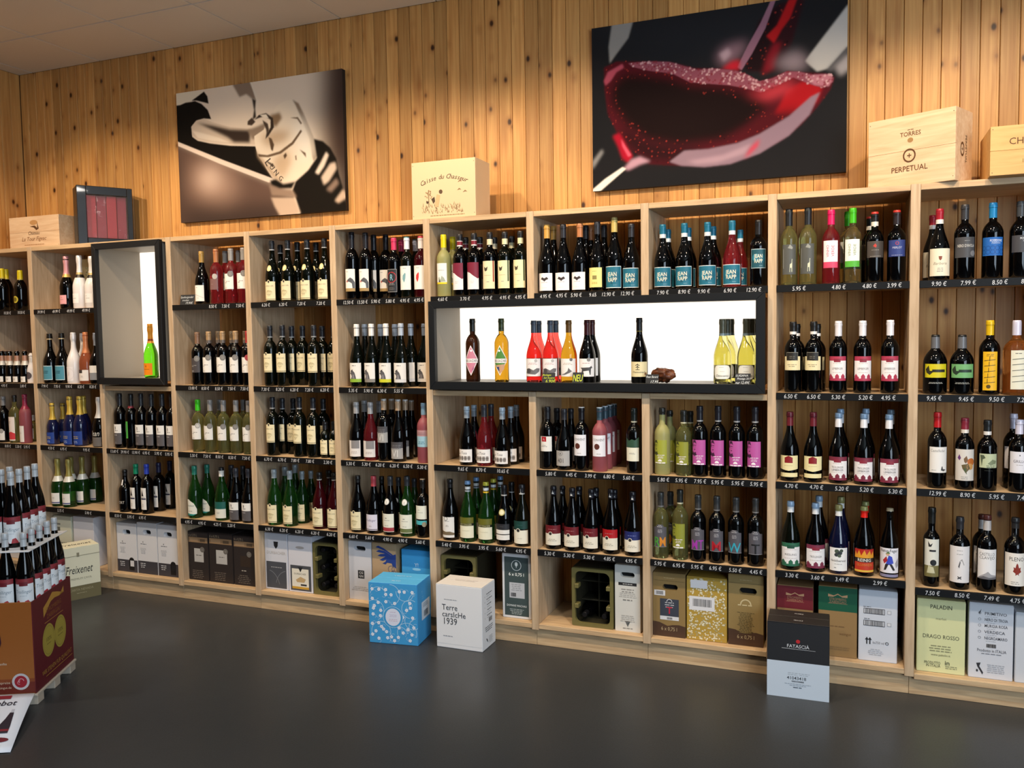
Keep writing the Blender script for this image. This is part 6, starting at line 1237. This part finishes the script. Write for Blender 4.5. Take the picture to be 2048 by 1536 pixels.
def pf_latour(p, w, h):
    p.ell(w * .5, h * .8, .035, .016, '#b98a56'); p.poly([(w * .42, h * .68), (w * .52, h * .7), (w * .57, h * .62), (w * .57, h * .82), (w * .6, h * .6), (w * .55, h * .55), (w * .5, h * .64)], BR); p.text('Ch\u00e0teau', w * .5, h * .47, .022, BR, w * .26, .2); p.text('La Tour Figeac', w * .5, h * .29, .026, '#8a5c34', w * .5, .3); p.micro(w * .5, h * .1, w * .6, 1, '#a9794a', .009)
crate_box('wine_case', 'low pine wine case with script, left of black gift box', .452, .17, .205, (-.01, .052, 2.2102), 0, pf_latour, None, 2)
def pf_caisse(p, w, h):
    s = 'Caisse du Chasseur'; n = len(s); R = .30; cx, cy = w * .52, h * .80 - R
    for i, ch in enumerate(s):
        if ch == ' ': continue
        a = (i - (n - 1) / 2) * .052; p.text(ch, cx + R * math.sin(a), cy + R * math.cos(a) * .92 + .0, .024, '#3a2414', None, .3, 0, -a)
    G = '#8d7250'; rn = random.Random(8)
    for k in range(90):
        u, v = rn.uniform(.15, .8), rn.uniform(.08, .22); p.poly([(w * u, h * v), (w * u + .004, h * v), (w * u + .006 * rn.uniform(-1, 1), h * v + rn.uniform(.01, .022))], rn.choice((G, '#a48a64', '#76603f')))
    for k in range(30): a, r = rn.uniform(0, 6.3), rn.uniform(0, .024); p.ell(w * .27 + r * math.cos(a), h * .42 + r * math.sin(a), .0035, .0035, rn.choice((G, '#a48a64')), 6)
    p.rect(w * .265, h * .2, w * .275, h * .4, '#76603f'); p.ell(w * .46, h * .46, .0105, .011, '#5c4630'); p.poly([(w * .36, h * .38), (w * .31, h * .34), (w * .34, h * .26), (w * .37, h * .3)], '#4a3826'); p.poly([(w * .4, h * .42), (w * .45, h * .4), (w * .42, h * .2), (w * .37, h * .2), (w * .38, h * .34)], '#c9ab7c')
    p.poly([(w * .23, h * .32), (w * .27, h * .3), (w * .25, h * .26), (w * .23, h * .28)], '#4a3826')
    for u, v in ((.75, .46), (.84, .42), (.76, .6)): p.poly([(w * u - .012, h * v), (w * u, h * v + .012), (w * u + .012, h * v + .002), (w * u, h * v + .004)], G)
    p.micro(w * .56, h * .05, w * .6, 1, '#9a7d54', .008)
crate_box('wine_case', 'upright pale wood case with hunting scene, between the pictures', .368, .185, .297, (2.995, .02, 2.2102), 0, pf_caisse, None, 1, mat('#dfc29a', .5, name='pale_plywood', bump=.05, bscale=20))
def pf_torres(p, w, h):
    p.micro(w * .5, h * .79, w * .1, 1, BR, .006); p.text('TORRES', w * .5, h * .735, .018, '#6b4a2a', w * .24, 0, 1); p.ell(w * .5, h * .645, .012, .010, '#a07a4c'); p.ring(w * .49, h * .43, .027, .006, BR, 28, rv=.029); p.text('+', w * .49, h * .43, .026, BR, None, 0, 1); p.text('PERPETUAL', w * .49, h * .25, .023, BR, w * .42)
def pr_torres(p, w, h): p.ring(w * .4, h * .45, .02, .006, BR, 24, rv=.03); p.text('+', w * .4, h * .45, .022, BR, None, 0, 1); p.text('PERPETUAL', w * .62, h * .46, .016, '#6b5a44', .16, 0, 0, -PI / 2)
crate_box('wine_case', 'large pine wine case overhanging shelf edge, right of wine-glass picture', .365, .18, .300, (5.199, .05, 2.2102), math.atan2(-.16, .3275), pf_torres, pr_torres, 2)
def pf_chat(p, w, h): p.text('CHATEAU', w * .13, h * .68, .026, BR, .22, 0, 0, align='l'); p.text('BORDEAUX', w * .25, h * .47, .022, '#8a6a3c', .18, 0, 0, align='l'); p.text('12 BOUTEILLES', w * .22, h * .27, .015, '#8a6a3c', .2, 0, 0, align='l')
crate_box('wine_case', 'pine wine case at right edge, top of far-right bay', .5, .3, .195, (5.735, -.062, 2.2102), 0, pf_chat, None, 2, wood('honey_pine_box', '#cf9f62', '#e0b678', (5, 50, 45), None, .55, .1))
M_FILM = mat('#ffffff', .05, spec=.9, name='clear_film'); M_FILM.node_tree.nodes['Principled BSDF'].inputs['Alpha'].default_value = .05
# black gift box with a window
g = empty('gift_box', (.40, .035, 2.2102), math.radians(57)); tag(g, 'black gift box with clear window over red lining, standing on shelf top', 'box')
MB = mat('#0f0f10', .35, name='black_card', coat=.2)
gw, gd, gh, fb = .33, .15, .375, .055
box('box_shell', 0, gw, .03, gd, 0, gh, MB, g, .006)
for a in ((0, fb, .0, gh), (gw - fb * .6, gw, .0, gh), (fb, gw - fb * .6, 0, .045), (fb, gw - fb * .6, gh - .055, gh)): box('window_frame', a[0], a[1], 0, .0302, a[2], a[3], MB, g, .003)
for k in range(4):
    wseg = (gw - fb * 1.6) / 4; xx = fb + wseg * k; box('red_divider', xx + .001, xx + wseg - .001, .018 + (.004 if k % 2 else 0), .0299, .046, gh - .056, mat('#74102a' if k % 2 else '#8a1428', .5, name='red_lining'), g, .003)
bm = bmesh.new(); n = 10; rows_ = []
for j in range(n + 1):
    rows_.append([bm.verts.new((fb + (gw - fb * 1.6) * i / n, .004 + .0035 * math.sin(i * 1.3 + j * .7) * math.sin(j * .9 + i * .4), .045 + (gh - .1) * j / n)) for i in range(n + 1)])
for j in range(n):
    for i in range(n): bm.faces.new((rows_[j][i], rows_[j][i + 1], rows_[j + 1][i + 1], rows_[j + 1][i])).smooth = True
mesh_obj('clear_window', bm, M_FILM, g)

# ------------------------------------------------------------------ pictures (print computed on a fine grid, built as canvas on a stretcher)
def blur(a, s):
    r = int(s * 2.5) + 1; k = np.exp(-.5 * (np.arange(-r, r + 1) / max(s, .3)) ** 2); k /= k.sum()
    a = np.pad(a, r, mode='edge'); a = np.apply_along_axis(lambda m: np.convolve(m, k, 'valid'), 0, a); return np.apply_along_axis(lambda m: np.convolve(m, k, 'valid'), 1, a)
def raster(ops, nx, ny, noise=None):
    img = np.zeros((ny, nx, 3)); U, V = np.meshgrid((np.arange(nx) + .5) / nx, (np.arange(ny) + .5) / ny)
    for col, bl, pts in ops:
        acc = np.zeros((ny, nx))
        for du, dv in ((-.25, -.25), (.25, -.25), (-.25, .25), (.25, .25)):
            ins = np.zeros((ny, nx), bool); u, v = U + du / nx, V + dv / ny
            for (x1, y1), (x2, y2) in zip(pts, pts[1:] + pts[:1]):
                if y1 == y2: continue
                c = (y1 > v) != (y2 > v); ins ^= c & (u < (x2 - x1) * (v - y1) / (y2 - y1) + x1)
            acc += ins / 4
        s_ = bl * nx * (.55 if bl < .02 else .9)
        if s_ > .35: acc = blur(acc, s_)
        c = np.array(lin(col)[:3]); img = img * (1 - acc[..., None]) + c * acc[..., None]
    if noise is not None: img = noise(img, U, V)
    return img
def wine_bubbles(img, U, V):
    rn = np.random.RandomState(4)
    mask_f = raster([PB_FOAM], img.shape[1], img.shape[0])[..., 0] if True else 0
    ny, nx, _ = img.shape
    for k in range(7000):
        inside = False
        u, v = rn.rand(2)
        i, j = int(v * ny), int(u * nx)
        f = mask_f[i, j]
        red = img[i, j, 0]; dark = img[i, j].max()
        r = .0032 + .003 * rn.rand()
        if f > .1: c = np.array([.62, .36, .38]) if rn.rand() > .45 else np.array([.20, .02, .03]); al = .75
        elif .08 > red > .012 and red > 2.2 * img[i, j, 2] and rn.rand() > .80: c = np.array([.42, .04, .03]) * rn.rand(); al = .7; r *= .8
        else: continue
        d = ((U - u) * 1.5) ** 2 + (V - v) ** 2
        i0, i1, j0, j1 = max(0, i - 6), i + 7, max(0, j - 6), j + 7
        m = np.clip(1.3 - np.sqrt(d[i0:i1, j0:j1]) / (r * 1.4), 0, 1)[..., None] * al
        img[i0:i1, j0:j1] = img[i0:i1, j0:j1] * (1 - m) + c * m
    return img
PB_FOAM = ('#ffffff', 0, PB[21][2])
def picture(label, x0, x1, z0, z1, ops, nx, ny, noise=None, dark='#1d1715'):
    o = empty('canvas_picture', ((x0 + x1) / 2, .385, z0)); tag(o, label, 'picture', None)
    w, h = x1 - x0, z1 - z0
    img = raster(ops, nx, ny, noise)
    us, vs = np.linspace(0, 1, nx), np.linspace(0, 1, ny)
    co = np.zeros((ny, nx, 3)); co[..., 0] = (us[None, :] - .5) * w; co[..., 2] = vs[:, None] * h
    idx = np.arange(nx * ny).reshape(ny, nx); q = np.stack([idx[:-1, :-1], idx[:-1, 1:], idx[1:, 1:], idx[1:, :-1]], -1).reshape(-1, 4)
    me = bpy.data.meshes.new('canvas_print'); me.vertices.add(nx * ny); me.vertices.foreach_set('co', co.ravel())
    me.loops.add(q.size); me.loops.foreach_set('vertex_index', q.ravel().astype(np.int32)); me.polygons.add(len(q)); me.polygons.foreach_set('loop_start', np.arange(0, q.size, 4, dtype=np.int32))
    try: me.polygons.foreach_set('loop_total', np.full(len(q), 4, dtype=np.int32))
    except Exception: pass
    me.update(calc_edges=True)
    at = me.color_attributes.new('print', 'FLOAT_COLOR', 'POINT'); rgba = np.ones((ny, nx, 4)); rgba[..., :3] = img; at.data.foreach_set('color', rgba.ravel())
    m = bpy.data.materials.new('canvas_print'); m.use_nodes = True; nt = m.node_tree; b = nt.nodes['Principled BSDF']; b.inputs['Roughness'].default_value = .75; b.inputs['Specular IOR Level'].default_value = .1
    a = nt.nodes.new('ShaderNodeVertexColor'); a.layer_name = 'print'; nt.links.new(a.outputs[0], b.inputs['Base Color']); me.materials.append(m)
    mesh_obj('canvas_print', me, parent=o)
    q = box('stretcher', -w / 2, w / 2, .0008, .034, 0, h, mat(dark, .7, name='canvas_edge'), o, .001)
    return o
pa = picture('sepia picture of corkscrew pulling a cork, on timber wall', .912, 2.166, 2.352, 3.178, PA, 500, 330)
p = Print(); p.text('L', -.627 + .563 * 1.254, .826 * .40, .05, '#4a3b30', None, 0, 1, -1.05); p.text('U', -.627 + .585 * 1.254, .826 * .36, .034, '#4a3b30', None, 0, 1, -1.0); p.text('N', -.627 + .608 * 1.254, .826 * .315, .032, '#4a3b30', None, 0, 1, -.95); p.text('G', -.627 + .635 * 1.254, .826 * .27, .03, '#5a4a3c', None, 0, 1, -.9)
mesh_obj('cork_lettering', p.build('cork_lettering', plane_map((0, 0, 0), (1, 0, 0), (0, 0, 1)), base=.0006), parent=pa)
picture('large dark picture of red wine swirling in glass, on timber wall', 3.696, 4.942, 2.347, 3.188, PB, 540, 364, wine_bubbles, '#141416')

# ------------------------------------------------------------------ niche extras
def price_card(label, x0, x1, y, z, h, lines_, ink, tilt=-.25):
    o = empty('price_card', ((x0 + x1) / 2, y, z + .0005)); o.rotation_euler = (tilt, 0, 0); tag(o, label, 'sign', 'slate price cards')
    w = x1 - x0; box('card', -w / 2, w / 2, 0, .002, 0, h, mat('#1d2126', .5, name='slate_card'), o, .0006); box('foot', -w * .2, w * .2, .002, .022, 0, .002, mat('#c9c9c9', .2, trans=.6, name='clear_foot'), o, 0)
    p = Print()
    for t, u, v, hh, sh in lines_: p.text(t, (u - .5) * w, v * h, hh * h, ink, w * .9, sh)
    mesh_obj('card_lettering', p.build('card_lettering', plane_map((0, 0, 0), (1, 0, 0), (0, 0, 1)), base=.0004), parent=o)
price_card('slate price card with yellow-green writing before rose bottles', 3.527, 3.593, .022, 1.352, .053, [('Bodegas', .35, .8, .18, .3), ('Sol Austro', .55, .52, .18, .3), ('6.90\u20ac', .68, .2, .3, .15)], '#cfe03a')
price_card('black card reading NEU in yellow-green, before golden bottle', 3.685, 3.742, .022, 1.352, .056, [('NEU', .5, .5, .62, .12)], '#d9ea3a')
price_card('slate price card leaning on wooden vine root', 4.055, 4.118, .020, 1.352, .048, [('Pater Berard', .5, .75, .22, .3), ('17,95', .68, .25, .26, .25)], '#dfe6ea')
price_card('slate price card before clear yellow bottles', 4.474, 4.544, .020, 1.352, .054, [('LUGANA', .45, .82, .18, .2), ('Prestige 2019', .6, .55, .17, .3), ('nur 12,49\u20ac', .5, .2, .24, .25)], '#dfe6ea')
price_card('slate price card beside gold-capped bottle, top shelf', 1.214, 1.322, .022, 1.803, .062, [('Sp\u00fctburgunder'.replace('\u00fc', 'a'), .48, .76, .2, .3), ('trocken', .4, .46, .18, .3), ('19,90\u20ac', .66, .18, .22, .25)], '#c9d0d6', -.2)
# gnarled vine root
bm = bmesh.new(); bmesh.ops.create_icosphere(bm, subdivisions=4, radius=1)
rn = random.Random(2)
from mathutils import noise as mn
for v in bm.verts:
    c = v.co.copy(); k = 1 + .38 * mn.noise(c * 1.6 + Vector((3, 1, 2))) + .14 * mn.noise(c * 5) + .06 * mn.noise(c * 12)
    v.co = Vector((c.x * .05 * k, c.y * .034 * k, c.z * .036 * k))
    if c.z < -.2: v.co.z -= .012 * max(0, mn.noise(c * 3 + Vector((9, 0, 0))))
zmin = min(v.co.z for v in bm.verts)
for v in bm.verts: v.co.z -= zmin
for f in bm.faces: f.smooth = True
tag(mesh_obj('vine_root', bm, wood('root_wood', '#2f160c', '#6d3b20', (30, 30, 30), None, .4, .1), None, (4.128, .085, 1.3525)), 'gnarled brown vine root in long niche behind slate card', 'root')
# gift carton standing behind champagne on the top shelf
def fgift(p, w, h): p.text('CHAMPAGNE', w * .45, h * .55, .03, '#6d6444', h * .6, 0, 0, PI / 2)
carton('gift_carton', 'tall cream gift carton behind pink-foiled champagne, top shelf', .11, .09, .33, (.285, .20, 1.8035), 0, '#e6d9a4', fgift, flaps=False)
carton('gift_carton', 'dusky pink gift carton behind white champagne bottles, top shelf', .2, .08, .31, (.445, .22, 1.8035), 0, '#6a4a48', flaps=False)

# ------------------------------------------------------------------ cardboard display in the left foreground
P1 = Vector((1.64476, -1.39405, 0)); R_ = Vector((-.459, .889, 0)); L_ = Vector((-.889, -.459, 0))
ang = math.atan2(.459, .889)   # local +x runs along the front towards the right corner, local +y along the right face
fl_w = .56; rd = .40
def loc_of(a, b_): return P1 + L_ * a + R_ * b_     # a = inset along the front, b_ = inset along the right face
D = empty('carton_display', P1, ang); tag(D, 'orange and dark red cardboard bottle display on pallet, left foreground', 'display')
# local frame: x from -fl_w..0 (0 = right corner), y 0..rd
ORA, DRD = mat('#9a5a24', .5, name='orange_card'), mat('#5e1820', .5, name='red_card')
tz, fz_, bz = .462, .425, .05
box('front_panel', -fl_w, -.003, 0, .004, bz, tz, ORA, D, .0008); box('side_panel', -.004, 0, 0, rd, bz, tz, DRD, D, .0008); box('back_panel', -fl_w, -.004, rd - .004, rd, bz, tz, DRD, D, .0008); box('side_panel', -fl_w - .004, -fl_w, 0, rd, bz, tz, DRD, D, .0008)
box('tray_floor', -fl_w, -.004, .004, rd - .004, fz_ - .006, fz_, mat('#a5805a', .7, name='cardboard'), D, 0)
PAL = mat('#b9ad9c', .6, name='pallet_wood')
box('pallet_deck', -fl_w - .02, .008, -.005, rd + .008, .038, .0495, PAL, D, .002)
for yy in (.0, rd / 2 - .03, rd - .06):
    box('pallet_block', -.07, .006, yy, yy + .06, .0, .038, PAL, D, .002); box('pallet_block', -fl_w, -fl_w + .08, yy, yy + .06, 0, .038, PAL, D, .002)
p = Print(); dz = -.045   # right face
yv = lambda u: u * rd
p.poly([(yv(.26), .445), (yv(.26), .40), (yv(.45), .452), (yv(.55), .458), (yv(.68), .452), (yv(.8), .485), (yv(.8), .455), (yv(.62), .478), (yv(.5), .49), (yv(.38), .465)], '#b98a3a')
p.text('STROMBERG', yv(.52), .425, .02, '#8f5a2c', .19); p.text('ZABERGAU', yv(.52), .395, .02, '#8f5a2c', .19); p.rect(yv(.28), .37, yv(.76), .373, '#a8763a')
for u in (.36, .66): p.ell(yv(u), .285, .062, .075, '#a8963e', 30); p.ring(yv(u), .285, .054, .002, '#86762c', rv=.066); p.text('100%', yv(u), .292, .018, '#6d5f22', .07, 0, 1); p.micro(yv(u), .27, .06, 1, '#6d5f22', .009)
p.text('WIR STEHEN FUR QUALITAT', yv(.55), .155, .02, '#a87a3a', .31, 0, 1); p.rect(yv(.25), .13, yv(.95), .133, '#a87a3a')
p.t = [(t + np.array([0, dz]), c, l) for t, c, l in p.t]
mesh_obj('side_print', p.build('side_print', plane_map((0, 0, 0), (0, 1, 0), (0, 0, 1)), base=.0005), parent=D)
p = Print()   # front face, u to the right from the left end
p.rect(-.56, .1, -.003, .15, '#6b2416'); p.rect(-.56, .15, -.003, .165, '#84401c')
p.ring(-.062, .152, .037, .012, '#c3bfc2', 26); p.ell(-.062, .152, .027, .027, '#9a1a2a', 22); p.ring(-.06, .155, .012, .003, '#d29aa0', 12, 0, 4); p.ring(-.068, .148, .009, .002, '#d29aa0', 12, 1, 5)
p.poly([(-.16, .45), (-.14, .38), (-.135, .33), (-.15, .28), (-.18, .26), (-.3, .26), (-.3, .46)], '#3a1424'); p.poly([(-.16, .44), (-.145, .38), (-.143, .345), (-.17, .34), (-.3, .34), (-.3, .44)], '#cfc3a0')
p.text('Der sanfte', -.15, .235, .011, '#d9c9b4', .09); p.text('Aktionspreise', -.15, .15, .011, '#d9c0a4', .1); p.text('www.weingut.de', -.15, .128, .010, '#d9c0a4', .1)
p.t = [(t + np.array([0, dz]), c, l) for t, c, l in p.t]
mesh_obj('front_print', p.build('front_print', plane_map((0, 0, 0), (1, 0, 0), (0, 0, 1)), base=.0005), parent=D)
# separator sheet carried by the lower bottles: holes are where their necks come through
sh = box('separator_sheet', -fl_w + .004, -.002, .002, rd - .002, .683, .6865, mat('#d3d6da', .6, name='white_board'), D, .0008)
k = 0; names = ('front corner', 'second', 'third', 'fourth', 'rear corner')
def disp(a, b_, z, label, group, s=.868, turn=0):
    q = loc_of(a, b_); bottle('litre_bottle', 'displayred', (q.x, q.y, z), ang + turn + random.uniform(-.1, .1), 1.02, s, label, group)
sp_ = .0772
for i in range(5): disp(.041, .042 + sp_ * i, fz_ + .0005, 'red-label bottle in lower display tier, right side, ' + ('at front corner' if i == 0 else ORD[i] + ' from front corner'), 'bottles in the lower tier of the cardboard display', turn=PI / 2 if i else .2)
for j in range(1, 5): disp(.041 + sp_ * j, .042, fz_ + .0005, 'red-label bottle in lower display tier, front side, %s from right corner' % ORD[j], 'bottles in the lower tier of the cardboard display')
for j in range(1, 4):
    for i in range(1, 5):
        if j > 1 and i == 4: continue
        disp(.041 + sp_ * (j - .06), .042 + sp_ * (i - .1), .6873, 'silver-capped bottle in upper display tier, %s from front, %s from right' % (ORD[i - 1], ORD[j - 1]), 'bottles in the upper tier of the cardboard display', turn=PI / 2 if (j == 1 and i > 1) else .15)
# the offer sheet hanging from the display down to the floor
bm = bmesh.new(); nseg = 10; wsh = .42
A0 = loc_of(.004, -.004); Bd = Vector((.647, -.763, 0)); rws = []
for k in range(nseg + 1):
    t = k / nseg; s_ = .456 * t; z = .05 * (1 - t) ** 1.25 + .004 + .012 * math.sin(t * PI); rws.append([A0 + L_ * (wsh * i / 6) + Bd * s_ + Vector((0, 0, z)) for i in range(7)])
o0 = A0 + Vector((0, 0, 0))
V = [[bm.verts.new(q - o0) for q in r] for r in rws]
for a, b_ in zip(V, V[1:]):
    for i in range(6): bm.faces.new((a[i], a[i + 1], b_[i + 1], b_[i])).smooth = True
bmesh.ops.recalc_face_normals(bm, faces=bm.faces[:])
bmesh.ops.solidify(bm, geom=bm.faces[:], thickness=.0012)
S = empty('offer_sheet', o0); tag(S, 'white offer sheet hanging from the cardboard display to the floor', 'poster'); mesh_obj('sheet', bm, mat('#e3e8f2', .5, name='glossy_paper'), S)
p = Print()
# u: from right edge leftwards negative, v: along the slope downwards negative
p.rect(-.19, -.035, -.09, -.012, '#8f2a34'); p.text('Angebot', -.055, -.062, .032, '#2b2d36', None, .15, 1, align='r' if False else 'c')
p.t[-1] = (p.t[-1][0] - np.array([p.t[-1][0][..., 0].max() + .055, 0]), p.t[-1][1], p.t[-1][2])
p.poly([(-.062, -.105), (-.05, -.105), (-.05, -.125), (-.062, -.125)], '#c3c7d2'); p.poly([(-.064, -.125), (-.048, -.125), (-.044, -.16), (-.04, -.2), (-.04, -.235), (-.088, -.235), (-.088, -.2), (-.072, -.16)], '#2a2430'); p.rect(-.088, -.225, -.04, -.215, '#8a2430'); p.ell(-.07, -.268, .045, .012, '#6d1c28'); p.micro(-.2, -.13, .12, 3, '#8d92a2', .02); p.text('2,99 \u20ac', -.24, -.21, .04, '#b3202c', None, .1, 1)
def sheet_map(u, v, o):
    t = min(max(-v / .456, 0), 1); z = .05 * (1 - t) ** 1.25 + .004 + .012 * math.sin(t * PI)
    q = L_ * (-u) + Bd * (.456 * t) + Vector((0, 0, z + .0018 + o)); return tuple(q)
p.t = [(t * np.array([1, 1.4]), c, l) for t, c, l in p.t]
mesh_obj('sheet_print', p.build('sheet_print', sheet_map, .05), parent=S)
bpy.context.view_layer.update()
d_ = [k for k, v in LABELS.items() if v > 1]
print('DUPLICATE LABELS', len(d_), d_[:40])
